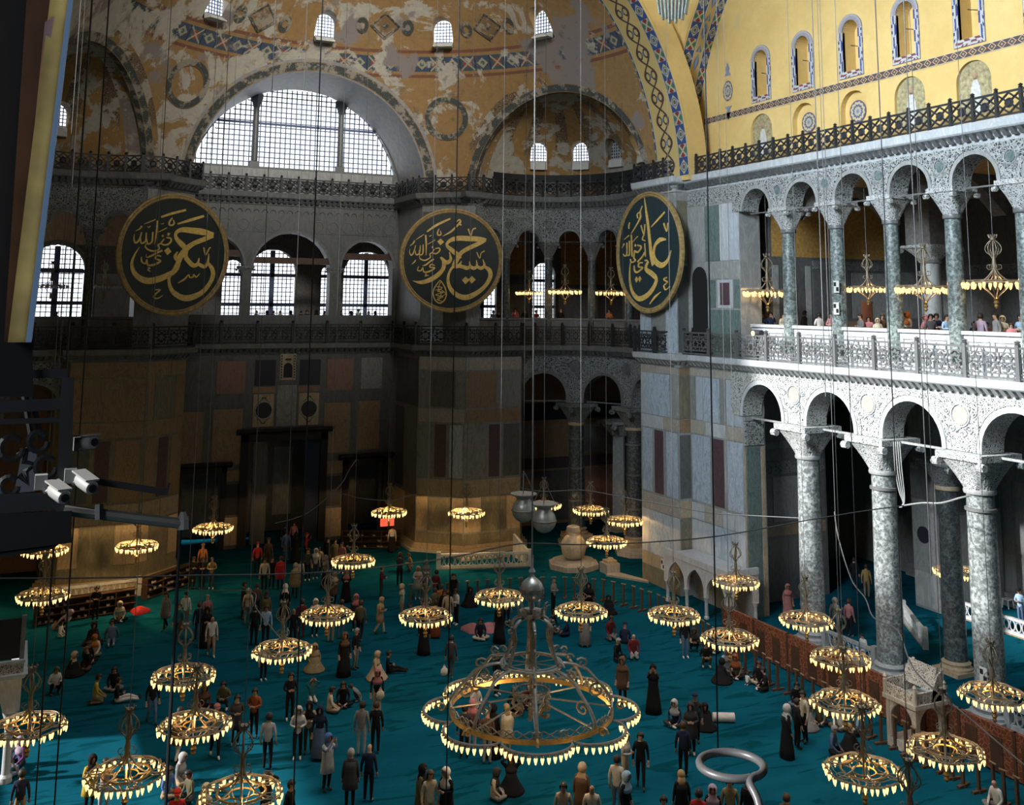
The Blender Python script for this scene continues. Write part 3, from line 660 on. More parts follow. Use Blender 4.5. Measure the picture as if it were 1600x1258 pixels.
lw = win('great semicircular west window filled with a white bright lattice', PY(YW+.3), lambda s, z: (s-AX)**2+(z-LZ)**2 <= LR**2+.02 and z > 23.7, AX-LR, AX+LR, 23.72, LZ+LR, .335, .335)
for x in (12.96, 18.67):
    m = MB(); zt = LZ+sqrt(LR**2-(x-AX)**2); m.box(x-.3, x+.3, YW+.05, YW+.32, 23.7, 24.1); m.lathe([(.22, 24.1), (.2, zt-.9)], 12, (x, YW+.2, 0)); m.lathe([(.2, zt-.9), (.28, zt-.6), (.42, zt-.25), (.42, zt+.05)], 4, (x, YW+.2, 0)); m.build('mullion_column', IRON_G, lw, True)
m = MB(); zt = 26.63; hw = sqrt(LR**2-(zt-LZ)**2); m.box(AX-hw, AX+hw, YW+.22, YW+.36, zt-.07, zt+.07); m.build('transom', LATT, lw)
# semi-dome, conches and barrel vault
def shell(c, r0, r1, az0, az1, el0, el1, na, ne):
    m = MB()
    for r in (r0, r1):
        for j in range(ne+1):
            e = rad(el0+(el1-el0)*j/ne)
            for i in range(na+1): a = rad(az0+(az1-az0)*i/na); m.v.append((c[0]+r*cos(e)*cos(a), c[1]+r*cos(e)*sin(a), c[2]+r*sin(e)))
    o = (na+1)*(ne+1); ix = lambda i, j: j*(na+1)+i
    for j in range(ne):
        for i in range(na):
            m.f.append((ix(i, j), ix(i, j+1), ix(i+1, j+1), ix(i+1, j))); m.f.append((o+ix(i, j), o+ix(i+1, j), o+ix(i+1, j+1), o+ix(i, j+1)))
    for j in range(ne):
        for i in (0, na): m.f.append((ix(i, j), ix(i, j+1), o+ix(i, j+1), o+ix(i, j)))
    for i in range(na):
        for j in (0, ne): m.f.append((ix(i, j), ix(i+1, j), o+ix(i+1, j), o+ix(i, j)))
    m.mi = [0]*len(m.f); me = m.mesh('s'); bm = bmesh.new(); bm.from_mesh(me); bmesh.ops.recalc_face_normals(bm, faces=bm.faces); bm.to_mesh(me); bm.free(); return me
def ball(c, r):
    bm = bmesh.new(); bmesh.ops.create_uvsphere(bm, u_segments=72, v_segments=48, radius=r); bmesh.ops.translate(bm, verts=bm.verts, vec=c); me = bpy.data.meshes.new('b'); bm.to_mesh(me); bm.free(); return me
SD = (AX, 48.0, 21.8); SR = 16.4
CN, CS, CRR = (28.92, 55.56, 22.1), (2.68, 55.56, 22.1), 6.27
def radial_cut(c, R, az, z0, zs, hw, d0=-1.5, d1=2.0):
    """arched prism pointing away from c at azimuth az, for a window through a curved shell"""
    d = Vector((cos(rad(az)), sin(rad(az)), 0)); s = Vector((-d.y, d.x, 0)); C0 = Vector((c[0], c[1], 0))
    def rr(z): return sqrt(max(.1, R*R-(z-c[2])**2))
    q = rr((z0+zs)/2)
    fn = lambda a, b, t: tuple(C0+d*(q+t)+s*a+Vector((0, 0, b))); return fn, cutp(arch_poly(0, hw, z0, zs), fn, d0, d1), d, q
cyl = MB(); cyl.prism([(AX+7.42*cos(2*pi*k/72), 22.0+7.42*sin(2*pi*k/72)) for k in range(72)], ZY, 57.5, 70); cylm = cyl.mesh('c')
bm = bmesh.new(); bm.from_mesh(cylm); bmesh.ops.recalc_face_normals(bm, faces=bm.faces); bm.to_mesh(cylm); bm.free()
WAZ = [(math.degrees(math.atan2(y-48, x-AX)), ) for x, y in ((15.75, 61.0), (22.75, 59.0), (27.0, 54.0), (8.9, 59.0), (4.4, 54.2))]
sc = [radial_cut(SD, SR, a[0], 31.05, 32.15, .62) for a in WAZ]
me = boolean(shell(SD, SR, SR+1.1, 4, 176, -.5, 66, 120, 56), [ball(CN, CRR), ball(CS, CRR), cylm]+[k[1] for k in sc])
struct(mobj('ceiling_semidome', me, FLAKE, None, True), 'ochre painted west semi-dome with flaking plaster', 'semi-dome')
WHITEW = plain('white_window_reveal', (.60, .59, .55), .8)
for k, (fn, _, d, q) in enumerate(sc):
    nm = ('middle', 'right of the middle', 'far right', 'left, dark', 'far left')[k]
    e_ = win('small arched window high in the semi-dome, %s' % nm, lambda s, z, t, fn=fn: fn(s, z, .05+t), lambda s, z: abs(s) < .6 and (z < 32.15 or s*s+(z-32.15)**2 < .36), -.6, .6, 31.35, 32.75, .2, .2, .045); m = MB(); m.hexa([fn(-.6, 31.0, -.35), fn(.6, 31.0, -.35), fn(.6, 31.0, .2), fn(-.6, 31.0, .2)], [fn(-.6, 31.06, -.35), fn(.6, 31.06, -.35), fn(.6, 31.4, .2), fn(-.6, 31.4, .2)]); m.build('sloped_sill', WHITEW, e_)
for c, az, mt, nm, sd in ((CN, (-60, 150), CONCH_R, 'north', 1), (CS, (30, 240), CONCH_L, 'south', -1)):
    wz = ((73.0, 0), (45.0, 0), (19.0, 1), (-8, 0)) if sd > 0 else ((107.0, 0), (135, 0))
    cut = [radial_cut(c, CRR, a, 24.0, 25.2, .58) for a, _ in wz]
    me = boolean(shell(c, CRR, CRR+.7, az[0], az[1], -2, 89, 64, 32), [ball(SD, SR-.02)]+[k[1] for k in cut])
    struct(mobj('ceiling_conch_%s' % nm, me, mt, None, True), 'painted half-dome over the %s exedra' % nm, 'half-dome')
    for j, ((fn, _, d, q), (a, dk)) in enumerate(zip(cut, wz)):
        e_ = win('small arched window in the %s exedra half-dome, number %s from the nave centre' % (nm, ('one', 'two', 'three', 'four')[j]), lambda s, z, t, fn=fn: fn(s, z, .25+t), lambda s, z: abs(s) < .56 and (z < 25.2 or s*s+(z-25.2)**2 < .31), -.56, .56, 24.55, 25.76, .19, .22, .05, mats=((STONE_L, DARKGLASS) if dk else (LATT, PANE))); m = MB(); m.hexa([fn(-.56, 23.95, -.05), fn(.56, 23.95, -.05), fn(.56, 23.95, .35), fn(-.56, 23.95, .35)], [fn(-.56, 24.45, .02), fn(.56, 24.45, .02), fn(.56, 24.57, .35), fn(-.56, 24.57, .35)]); m.build('white_sill', WHITEW, e_)
    # dark painted band along the arch where the half-dome meets the semi-dome
    nv = (Vector(c)-Vector(SD)); nv.z = 0; dist = nv.length; nv.normalize(); dd = (dist*dist+SR*SR-CRR*CRR)/(2*dist); rc = sqrt(SR*SR-dd*dd); cc = Vector(SD)+nv*dd; sv = Vector((-nv.y, nv.x, 0)); m = MB()
    Q = [(cos(t), sin(t)) for t in [rad(-2+184*k/72) for k in range(73)]]
    def sp(rr): return [tuple(Vector(SD)+((cc+sv*(rr*a)+Vector((0, 0, rr*b)))-Vector(SD)).normalized()*(SR-.05)) for a, b in Q]
    m.strip(sp(rc-.02), sp(rc+.55), 0, 34); m.strip([tuple(Vector(p)+nv*.35) for p in sp(rc-.02)], sp(rc-.02), 0, 34); m.build('trim_arch_%s' % nm, DRK, fix=False)
    struct(bpy.data.objects['trim_arch_%s' % nm], 'dark painted border around the %s half-dome opening' % nm, 'border')
bv = MB(); n = 56
ringp = lambda r, y: [(AX+r*cos(pi*k/n), y, 22.0+r*sin(pi*k/n)) for k in range(n+1)]
m0 = MB(); m0.v = ringp(7.42, 61.4)+ringp(7.05, 67.1)+ringp(8.1, 67.1)+ringp(8.1, 61.4); q = n+1
for k in range(n):
    for a in range(4): m0.f.append((a*q+k, a*q+k+1, ((a+1) % 4)*q+k+1, ((a+1) % 4)*q+k))
m0.f += [(0, q, 2*q, 3*q), (n, 4*q-1, 3*q-1, 2*q-1)][:2]; m0.mi = [0]*len(m0.f); bme = m0.mesh('b'); bm = bmesh.new(); bm.from_mesh(bme); bmesh.ops.recalc_face_normals(bm, faces=bm.faces); bm.to_mesh(bme); bm.free()
struct(mobj('ceiling_west_vault', boolean(bme, [ball(SD, SR-.01)]), VAULT, None, True), 'blue and gold painted barrel vault in front of the great west window', 'vault')
m = MB()
def spb(rr): return [tuple(Vector(SD)+(Vector((AX+rr*cos(pi*k/60), SD[1]+sqrt(max(1, SR**2-(rr*cos(pi*k/60))**2-(rr*sin(pi*k/60)+.2)**2)), 22.0+rr*sin(pi*k/60)))-Vector(SD)).normalized()*(SR-.05)) for k in range(61)]
m.strip(spb(7.44), spb(7.95), 0, 44); m.build('trim_arch_west', DRK, fix=False); struct(bpy.data.objects['trim_arch_west'], 'dark painted border around the west vault opening', 'border')
# painted round ornaments on the semi-dome between the arches
for px, py, r in ((292, 130, 1.5), (698, 185, 1.45)):
    P0 = None; d = ray(px, py); o = CO-Vector(SD); b = d.dot(o); t = -b+sqrt(max(0, b*b-(o.dot(o)-SR*SR))); P0 = CO+d*t; nv = (Vector(SD)-P0).normalized(); sv = nv.cross(Vector((0, 0, 1))).normalized(); uv = sv.cross(nv); m = MB()
    def ring(rr): return [tuple(Vector(SD)+((P0+sv*rr*cos(a)+uv*rr*sin(a))-Vector(SD)).normalized()*(SR-.06)) for a in [2*pi*k/40 for k in range(41)]]
    m.strip(ring(r*.72), ring(r), 0, 22); o = m.build('trim_ring', DRK, fix=False); struct(o, 'dark painted ring on the semi-dome %s the west window' % ('left of' if px < 400 else 'right of'), 'ornament')

for px, py, r in ((410, 28, 1.0), (602, 40, .95), (762, 42, .95)):
    d = ray(px, py); o = CO-Vector(SD); b = d.dot(o); P0 = CO+d*(-b+sqrt(max(0, b*b-(o.dot(o)-SR*SR)))); nv = (Vector(SD)-P0).normalized(); sv = nv.cross(Vector((0, 0, 1))).normalized(); uv = sv.cross(nv); m = MB()
    def dia(rr, sx=0): return [tuple(Vector(SD)+((P0+sv*(sx+rr*cos(a))+uv*rr*sin(a))-Vector(SD)).normalized()*(SR-.06)) for a in [pi/2*k for k in range(5)]]
    m.strip(dia(.02), dia(r*.8), 0, 3, 0, 3); m.strip(dia(r*.86), dia(r), 0, 3, .4, .6)
    for sx in (-1.5, 1.5):
        q = lambda rr: [tuple(Vector(SD)+((P0+sv*(sx*r+rr*cos(a)*.7)+uv*rr*sin(a))-Vector(SD)).normalized()*(SR-.06)) for a in [2*pi*k/14 for k in range(15)]]
        m.strip(q(r*.25), q(r*.6), 0, 5, 0, 1)
    struct(m.build('trim_diamond', DRK, fix=False), 'dark painted diamond with scrolls on the semi-dome, %s' % ('left of the middle window', 'right of the middle window', 'beside the far right window')[(410, 602, 762).index(px)], 'ornament')

# great west arch and north arch: painted soffits
def soffit_w(y0, y1, mat, cells, nm, lab):
    m = MB(); th = [rad(1+84*k/90) for k in range(91)]; f = lambda y, r: [(AX+r*cos(a), y, 21.8+r*sin(a)) for a in th]
    L = SR*rad(84); m.strip(f(y0, 16.36), f(y1, 16.36), 0, L/cells); o = m.build(nm, mat, fix=False); struct(o, lab, 'arch'); return o
soffit_w(49.85, 48.95, SQ, .9, 'trim_west_arch_outer', 'band of painted squares along the far edge of the great west arch')
soffit_w(48.95, 46.9, SCR, 2.6, 'trim_west_arch_middle', 'yellow band with dark scrolls along the middle of the great west arch')
soffit_w(46.9, 46.0, SQ, .9, 'trim_west_arch_inner', 'band of painted squares along the near edge of the great west arch')
m = MB(); th = [rad(0+86*k/60) for k in range(61)]
for ra, rb, y0, y1 in ((16.37, 17.6, 46.0, 49.9),):
    A = [(AX+ra*cos(a), y0, 21.8+ra*sin(a)) for a in th]; B = [(AX+rb*cos(a), y0, 21.8+rb*sin(a)) for a in th]; C2 = [(AX+rb*cos(a), y1, 21.8+rb*sin(a)) for a in th]; D = [(AX+ra*cos(a), y1, 21.8+ra*sin(a)) for a in th]; q = len(th)
    m.add(A+B+C2+D, [(k*q+i, k*q+i+1, ((k+1) % 4)*q+i+1, ((k+1) % 4)*q+i) for k in range(4) for i in range(q-1)])
struct(m.build('ceiling_west_arch', YEL), 'great west arch over the nave', 'arch')
def soffit_n(x0, x1, mat, cells, nm, lab, R=16.36):
    m = MB(); th = [rad(1+84*k/90) for k in range(91)]; f = lambda x: [(x, 31.6+R*cos(a), 21.8+R*sin(a)) for a in th]; m.strip(f(x0), f(x1), 0, R*rad(84)/cells); o = m.build(nm, mat, fix=False); struct(o, lab, 'arch'); return o
soffit_n(32.15, 32.85, SQ, .8, 'trim_north_arch_outer', 'band of painted squares along the near edge of the north arch')
soffit_n(32.85, 33.4, ORN, .9, 'trim_north_arch_middle', 'band of painted blue trees along the north arch')
soffit_n(33.4, 33.95, SQ, .8, 'trim_north_arch_inner', 'band of painted squares beside the yellow north wall')
m = MB(); A = [(32.15, 31.6+16.37*cos(a), 21.8+16.37*sin(a)) for a in th]; B = [(32.15, 31.6+17.8*cos(a), 21.8+17.8*sin(a)) for a in th]; C2 = [(34.6, p[1], p[2]) for p in B]; D = [(34.6, p[1], p[2]) for p in A]; q = len(th)
m.add(A+B+C2+D, [(k*q+i, k*q+i+1, ((k+1) % 4)*q+i+1, ((k+1) % 4)*q+i) for k in range(4) for i in range(q-1)]); struct(m.build('ceiling_north_arch', YEL), 'great north arch above the yellow wall', 'arch')
# pendentive
m = MB(); rows = []
for k in range(31):
    z = 24.5+k*.42; dx = sqrt(max(0, 16.5**2-(z-21.8)**2)); a = Vector((AX+dx, 45.98, z)); b = Vector((32.13, 31.6+dx, z)); r = []
    for i in range(9):
        t = i/8; p = a.lerp(b, t); bul = 1.0*4*t*(1-t)*min(1, max(0, (z-26)/6)); p += Vector((.7, .7, 0))*bul; r.append(tuple(p))
    rows.append(r)
for k in range(30): m.strip(rows[k], rows[k+1])
struct(m.build('ceiling_pendentive', YEL, fix=False), 'yellow painted pendentive between the two great arches', 'pendentive')
m = MB(); FE = plain('pale_blue_feather_paint', (.42, .50, .53), .8, var=.3)
P0 = Vector((31.0, 44.7, 32.6))
for k in range(9):
    c = on_d(1052, 6, 1).normalized() if False else None
    t0 = on_d(1026+k*6.3, -12, 54.6); t1 = on_d(1031+k*5.0, 22+10*sin(k*pi/8)+(k % 2)*5, 54.2); m.bar(t0, t1, .28, up=(0.4, -.6, .3), h=.06)
struct(m.build('trim_wing', FE), 'pale blue grey painted feathers at the top of the pendentive', 'painting')

# tympanum: yellow wall with windows, niches and painted borders
XT = 33.9; TWY = (41.9, 38.72, 35.42, 32.12, 28.8, 25.5)
cuts = [cutp(arch_poly(y, .5, 25.85, 27.75), ZX, XT-.5, XT+.75) for y in TWY]+[cutp(arch_poly(y, .85, 22.6, 24.05), ZX, XT-.5, XT+(.16 if i in (0, 3, 4, 5) else .3)) for i, y in enumerate((42.0, 38.75, 35.4, 32.08, 28.75, 25.4))]
wt = struct(mobj('wall_north_tympanum', boolean(boxme(XT, XT+1.2, 14, 48.5, 21.9, 38), cuts), YEL), 'bright yellow painted north wall under the great arch', 'wall')
REV = plain('shaded_window_reveal_paint', (.50, .38, .16), .8)
for y in TWY:
    m = MB(); pi_ = arch_poly(y, .5, 25.83, 27.75, 20); po = arch_poly(y, .77, 25.53, 27.75, 20)
    A = [(XT-.05, a, b) for a, b in pi_]; B = [(XT-.05, a, b) for a, b in po]; A.append(A[0]); B.append(B[0]); m.strip(A, B, 0, 44, 0, 1)
    o2 = [(XT+.12, p[1], p[2]) for p in A]; m.strip(o2, A, 0, 26, 0, .5); m.strip(B, [(XT+.01, p[1], p[2]) for p in B], 0, 26, .9, 1); m.build('window_border', CHK, wt, fix=False)
    m = MB(); m.bar((XT+.2, y-.45, 26.9), (XT+.2, y+.2, 27.1), .04); m.build('window_latch', IRON, wt)
    win('tall arched blind window in the yellow north wall, at %s' % ('one', 'two', 'three', 'four', 'five', 'six')[TWY.index(y)]+' from the pier', lambda s, z, t: (XT+.7+t, s, z), lambda s, z, y=y: abs(s-y) < .15 and z < 28.2, y-.2, y+.2, 25.9, 28.2, .2, .3, .05, mats=(IRON, DARKGLASS)) if False else None
m = MB()
for u0, u1, z0, z1 in ((46.9, 22.0, 25.06, 25.42),): m.strip([(XT-.03, u0+(u1-u0)*k/40, z0) for k in range(41)], [(XT-.03, u0+(u1-u0)*k/40, z1) for k in range(41)], 0, 54, 0, 1)
m.build('diamond_band', DIA, wt, fix=False)
GOLDM = plain('dull_gold_mosaic', (.36, .31, .17), .6, var=.45); WHM = plain('white_robe_mosaic', (.58, .58, .55), .7, var=.2); SKM = plain('mosaic_skin', (.42, .28, .18), .7)
for i, y in ((0, 42.0), (3, 32.08), (4, 28.75)):
    m = MB(); m.prism(arch_poly(y, .83, 22.65, 24.05), ZX, XT+.12, XT+.2); o = m.build('mosaic_ground', GOLDM, wt)
    m = MB(); m.prism([(y-.2, 22.7), (y-.26, 23.2), (y-.22, 23.8), (y-.1, 24.1), (y+.1, 24.1), (y+.22, 23.8), (y+.26, 23.2), (y+.2, 22.7)], ZX, XT+.09, XT+.14); m.build('robed_figure', WHM, wt)
    m = MB(); m.lathe([(.0, -.16), (.1, -.1), (.13, 0), (.1, .12), (0, .16)], 10, (XT+.12, y, 24.28)); m.build('figure_head', SKM, wt)
def f_med(nt, u, v):
    a = u.fr()-.5; k = mixc(nt, ((v*14)+(a.ab()*4)).sin() > 0.1, (.50, .44, .28), (.10, .10, .17)); k = mixc(nt, v < .25, k, (.34, .34, .38)); k = mixc(nt, v < .1, k, (.14, .16, .26)); return mixc(nt, v > .88, k, (.13, .09, .16))
MED = uvmat('painted_medallion', f_med)
for y, z, r, ell in ((38.7, 23.95, .5, 1), (35.4, 23.95, .52, 1), (44.7, 26.6, .42, 1.35)):
    m = MB(); xx = XT-.03 if r < .5 else XT+.24
    A = [(xx, y+.02*cos(a), z+.02*sin(a)) for a in [2*pi*k/32 for k in range(33)]]; B = [(xx, y+r*cos(a), z+r*ell*sin(a)) for a in [2*pi*k/32 for k in range(33)]]; m.strip(A, B, 0, 12, 0, 1); m.build('painted_medallion', MED, wt, fix=False)
LEAFB = plain('blue_leaf_paint', (.22, .25, .36), .8)
for z, s in ((25.75, -1), (27.45, 1)):
    m = MB(); m.prism([(44.7-.3, z), (44.7-.12, z+s*.18), (44.7-.16, z+s*.4), (44.7, z+s*.75), (44.7+.16, z+s*.4), (44.7+.12, z+s*.18), (44.7+.3, z)], ZX, XT-.03, XT+.02); m.build('painted_leaf', LEAFB, wt)

# ---------------------------------------------------------------- cornices, gallery slabs, columns, parapets
def arcpts(a0, a1, r, n, f=lambda p: p): return [f(ep(a0+(a1-a0)*k/n, r)) for k in range(n+1)]
PATH_N = [(FN, 17.0), (FN, 47.3), (32.15, 47.3), (32.15, 51.0)]
ARC_N = arcpts(-42, 86, ER, 26)
WESTP = [WC, WB, WA, (22.9, YW), (8.7, YW), mir(WA), mir(WB), mir(WC)]
ARC_S = [mir(p) for p in ARC_N[::-1]]
ARC_NU = arcpts(-42, 122, ER, 32); ARC_SU = [mir(p) for p in ARC_NU[::-1]]
WESTU = [(26.1, 60.3), WB, WA, (22.9, YW), (8.7, YW), mir(WA), mir(WB), mir((26.1, 60.3))]
def cornice(name, path, zb, zt, mat, lab, dm):
    m = MB(); h = zt-zb; m.sweep([(-.2, zb), (.06, zb), (.1, zb+.2*h), (.2, zb+.3*h), (.24, zb+.42*h), (.50, zb+.52*h), (.56, zb+.6*h), (.60, zt), (-.2, zt)], path); o = struct(m.build(name, mat), lab, 'cornice')
    d = MB(); acc = 0; step = .36; P = [Vector(p) for p in path]
    for a, b in zip(P, P[1:]):
        L = (b-a).length
        if L < 1e-3: continue
        t = (b-a)/L; nn = Vector((-t.y, t.x)); s = step-acc
        while s < L:
            c = a+t*s; q0 = c-t*.1; q1 = c+t*.1
            lo = [(q0+nn*.1), (q1+nn*.1), (q1+nn*.26), (q0+nn*.26)]; hi = [(q0+nn*.1), (q1+nn*.1), (q1+nn*.5), (q0+nn*.5)]
            d.hexa([(p.x, p.y, zb+.18*h) for p in lo], [(p.x, p.y, zb+.5*h) for p in hi]); s += step
        acc = (L-(s-step)) % step
    stuff(d.build('modillion_row', dm, o, fix=False)); return o
cornice('trim_cornice_north_lower', PATH_N, 11.72, Z1, STONE_L, 'pale carved cornice under the north gallery railing', STONE)  # sun and shade put into the stone: pale north run, dark west run
cornice('trim_cornice_west_lower', ARC_N+WESTP+ARC_S, 11.72, Z1, STONE_D, 'dark carved cornice round the west end under the gallery railing', STONE_D)
cornice('trim_cornice_north_upper', PATH_N, 21.25, Z2, STONE_L, 'grey carved cornice under the upper north railing', STONE_D)
cornice('trim_cornice_west_upper', ARC_NU+WESTU+ARC_SU, 21.25, Z2, STONE_D, 'dark carved cornice round the west end under the upper railing', STONE_D)
poly = [(34.2, 15), (47.5, 15), (47.5, 75), (-16, 75), (-16, 50), mir((33.6, 50))]+[mir(p) for p in arcpts(-42, 124, 6.2, 20)]+[mir((25.6, 66)), (6.0, 67.7), (25.6, 67.7), (25.6, 66)]+arcpts(124, -42, 6.2, 20)+[(33.6, 51.2), (34.2, 51.2)]
m = MB(); m.prism(poly, lambda a, b, d: (a, b, d), 11.95, 13.1); struct(m.build('floor_gallery', STONE), 'stone floor of the galleries', 'floor')
m = MB(); m.prism(poly, lambda a, b, d: (a, b, d), 21.0, 21.4); struct(m.build('ceiling_gallery', OCHRE_IN), 'ochre painted ceiling of the galleries', 'ceiling')
m = MB(); m.box(46.9, 47.5, 15, 75, 12.3, 21.2); gb = struct(m.build('wall_gallery_north', SLATE), 'dim marble back wall of the north gallery', 'wall')
PGN = lambda s, t: (46.9+t, s)
for k in range(14): panels(gb, PGN, [(18+k*2.6, 20.5+k*2.6, 13.6, 16.6, (MID, SLATE, MID)[k % 3])]); panels(gb, PGN, [(18+k*2.6, 20.5+k*2.6, 16.8, 17.4, CAPD)])
m = MB(); m.box(35.2, 46.9, 43.2, 43.7, 12.38, 21.1); g2 = struct(m.build('wall_gallery_cross', SLATE), 'panelled cross wall at the end of the north gallery', 'wall')
PGC = lambda s, t: (s, 43.2+t)
panels(g2, PGC, [(35.3, 35.75, 12.5, 17.2, STONE), (35.85, 37.4, 13.2, 16.8, SLATE), (37.5, 37.9, 12.5, 17.2, STONE), (38.0, 40.6, 14.4, 16.9, SLATE), (40.7, 43.4, 14.4, 16.9, MID), (38.0, 43.4, 17.0, 17.5, CAPD), (38, 43.4, 12.6, 14.3, BROWN), (43.5, 46.8, 14.4, 17, MID)])
panels(g2, PGC, [(35.3, 43.4, 17.6, 20.6, OCHRE_IN)], out=.02)
# vault ribs and inner pillars of the north gallery
for y in (39.5, 32.9, 26.4):
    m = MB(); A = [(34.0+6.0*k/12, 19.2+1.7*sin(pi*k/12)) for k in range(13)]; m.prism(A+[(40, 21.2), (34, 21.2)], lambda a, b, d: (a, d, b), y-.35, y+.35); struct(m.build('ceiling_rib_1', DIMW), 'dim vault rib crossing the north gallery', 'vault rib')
for x, y, t in ((39.4, 36.5, 'second'), (39.4, 29.0, 'fourth')):
    colum(x, y, 12.38, 18.0, .48, STONE, CAPG, .7, 'thick grey column inside the north gallery behind the %s opening' % t, n=16)
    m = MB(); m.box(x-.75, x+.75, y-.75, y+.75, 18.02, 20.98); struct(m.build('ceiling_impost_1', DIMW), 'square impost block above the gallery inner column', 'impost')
for k, y in enumerate((38.65, 34.0, 29.1, 24.4)):
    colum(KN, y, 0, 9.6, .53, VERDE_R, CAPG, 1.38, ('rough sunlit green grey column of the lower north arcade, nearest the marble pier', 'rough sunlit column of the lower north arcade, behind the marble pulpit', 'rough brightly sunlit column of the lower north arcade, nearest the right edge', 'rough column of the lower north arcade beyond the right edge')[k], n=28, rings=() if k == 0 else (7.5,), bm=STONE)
for k, y in enumerate((39.55, 36.25, 32.96, 29.7, 26.42)):
    colum(KN, y, 12.42, 19.78, .335, VERDE, CAPG, 1.08, 'polished green marble column of the upper north gallery, %s from the pier' % ('first', 'second', 'third', 'fourth', 'fifth')[k], n=24, group=None)
for k, a in enumerate((48.2, 6.3)):
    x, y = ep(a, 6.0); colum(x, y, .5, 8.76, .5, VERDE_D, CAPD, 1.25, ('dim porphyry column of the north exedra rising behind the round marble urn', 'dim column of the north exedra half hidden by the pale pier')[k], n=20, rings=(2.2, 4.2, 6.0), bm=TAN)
    m = MB(); m.lathe([(1.25, 0), (1.25, .22), (1.1, .25), (1.1, .5)], 8, (x, y, 0)); tag(m.build('column_plinth', CREAM), ('octagonal cream plinth under the column behind the urn', 'octagonal plinth under the column beside the pale pier')[k], 'plinth')
for k, a in enumerate((94.8, 66, 37.6, 9, -20)):
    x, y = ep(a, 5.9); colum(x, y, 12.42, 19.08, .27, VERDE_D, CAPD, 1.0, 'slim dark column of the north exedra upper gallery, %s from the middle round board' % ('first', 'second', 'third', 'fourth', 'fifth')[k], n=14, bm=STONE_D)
for k, a in enumerate((94.8, 66, 37.6)):
    x, y = mir(ep(a, 5.9)); colum(x, y, 12.42, 19.08, .27, VERDE_D, CAPD, 1.0, 'slim dark column of the south exedra upper gallery, %s from the left round board' % ('first', 'second', 'third')[k], n=14, bm=STONE_D)
# iron ties between the capitals, anchored in the walls
WOBJ = bpy.data.objects
for sc_, r, zs in LOW[:4]: m = MB(); m.bar((KN, sc_-r-.1, 9.5), (KN, sc_+r+.1, 9.5), .09); m.build('tie_bar', STONE, WOBJ['wall_north_lower'])
for sc_, r, zs in UPA[:5]: m = MB(); m.bar((KN, sc_-r-.1, 19.7), (KN, sc_+r+.1, 19.7), .07); m.build('tie_bar', TIE, WOBJ['wall_north_upper'])
for a in (69.5, 27.0): m = MB(); m.bar(ep(a-15, 6)+(8.85,), ep(a+15, 6)+(8.85,), .08); m.build('tie_bar', TIE, WOBJ['wall_exedra_lower'])
for a in (80.3, 51.9, 23.3): m = MB(); m.bar(ep(a-8, 5.9)+(19.12,), ep(a+8, 5.9)+(19.12,), .1); m.build('tie_bar', BLACK, WOBJ['wall_exedra_upper'])
# parapets
pn = struct(empty('wall_parapet_north', (KN, 33, 12.42)), 'pale marble parapet of the north gallery', 'parapet')
def rel(o, e): o.location = -Vector(e.location); return o
ys = [42.7, 39.55, 36.25, 32.96, 29.7, 26.42, 23.1]
for a, b in zip(ys, ys[1:]):
    m = MB(); m.box(33.3, 33.52, b+.3, a-.3, 12.4, 14.0); s_ = rel(m.build('parapet_slab', STONE_L, pn), pn); m = MB(); m.box(33.2, 33.62, b+.3, a-.3, 14.0, 14.14); rel(m.build('parapet_coping', STONE_L, pn), pn)
    m = MB()
    for c in (b+.3+(a-b-.6)*.27, b+.3+(a-b-.6)*.73):
        for q0, q1 in (((c-.5, 12.9), (c+.5, 12.9)), ((c-.5, 13.75), (c+.5, 13.75)), ((c-.5, 12.9), (c-.5, 13.75)), ((c+.5, 12.9), (c+.5, 13.75)), ((c-.4, 13.0), (c, 13.65)), ((c, 13.65), (c+.4, 13.0))): m.bar((33.28, q0[0], q0[1]), (33.28, q1[0], q1[1]), .05)
    rel(m.build('relief_frame', STONE, pn), pn)
for nm, f, lab in (('north', lambda p: p, 'dark parapet of the north exedra gallery'), ('south', mir, 'dark parapet of the south exedra gallery')):
    m = MB(); L = []
    for k in range(29): L.append(f(ep(-48+170*k/28, 5.85)))
    if nm == 'south': L = L[::-1]
    m.sweep([(-.12, 12.4), (.12, 12.4), (.12, 14.0), (.2, 14.02), (.2, 14.15), (-.2, 14.15), (-.2, 14.02), (-.12, 14.0)], L); struct(m.build('wall_parapet_%s_exedra' % nm, STONE_D), lab, 'parapet')
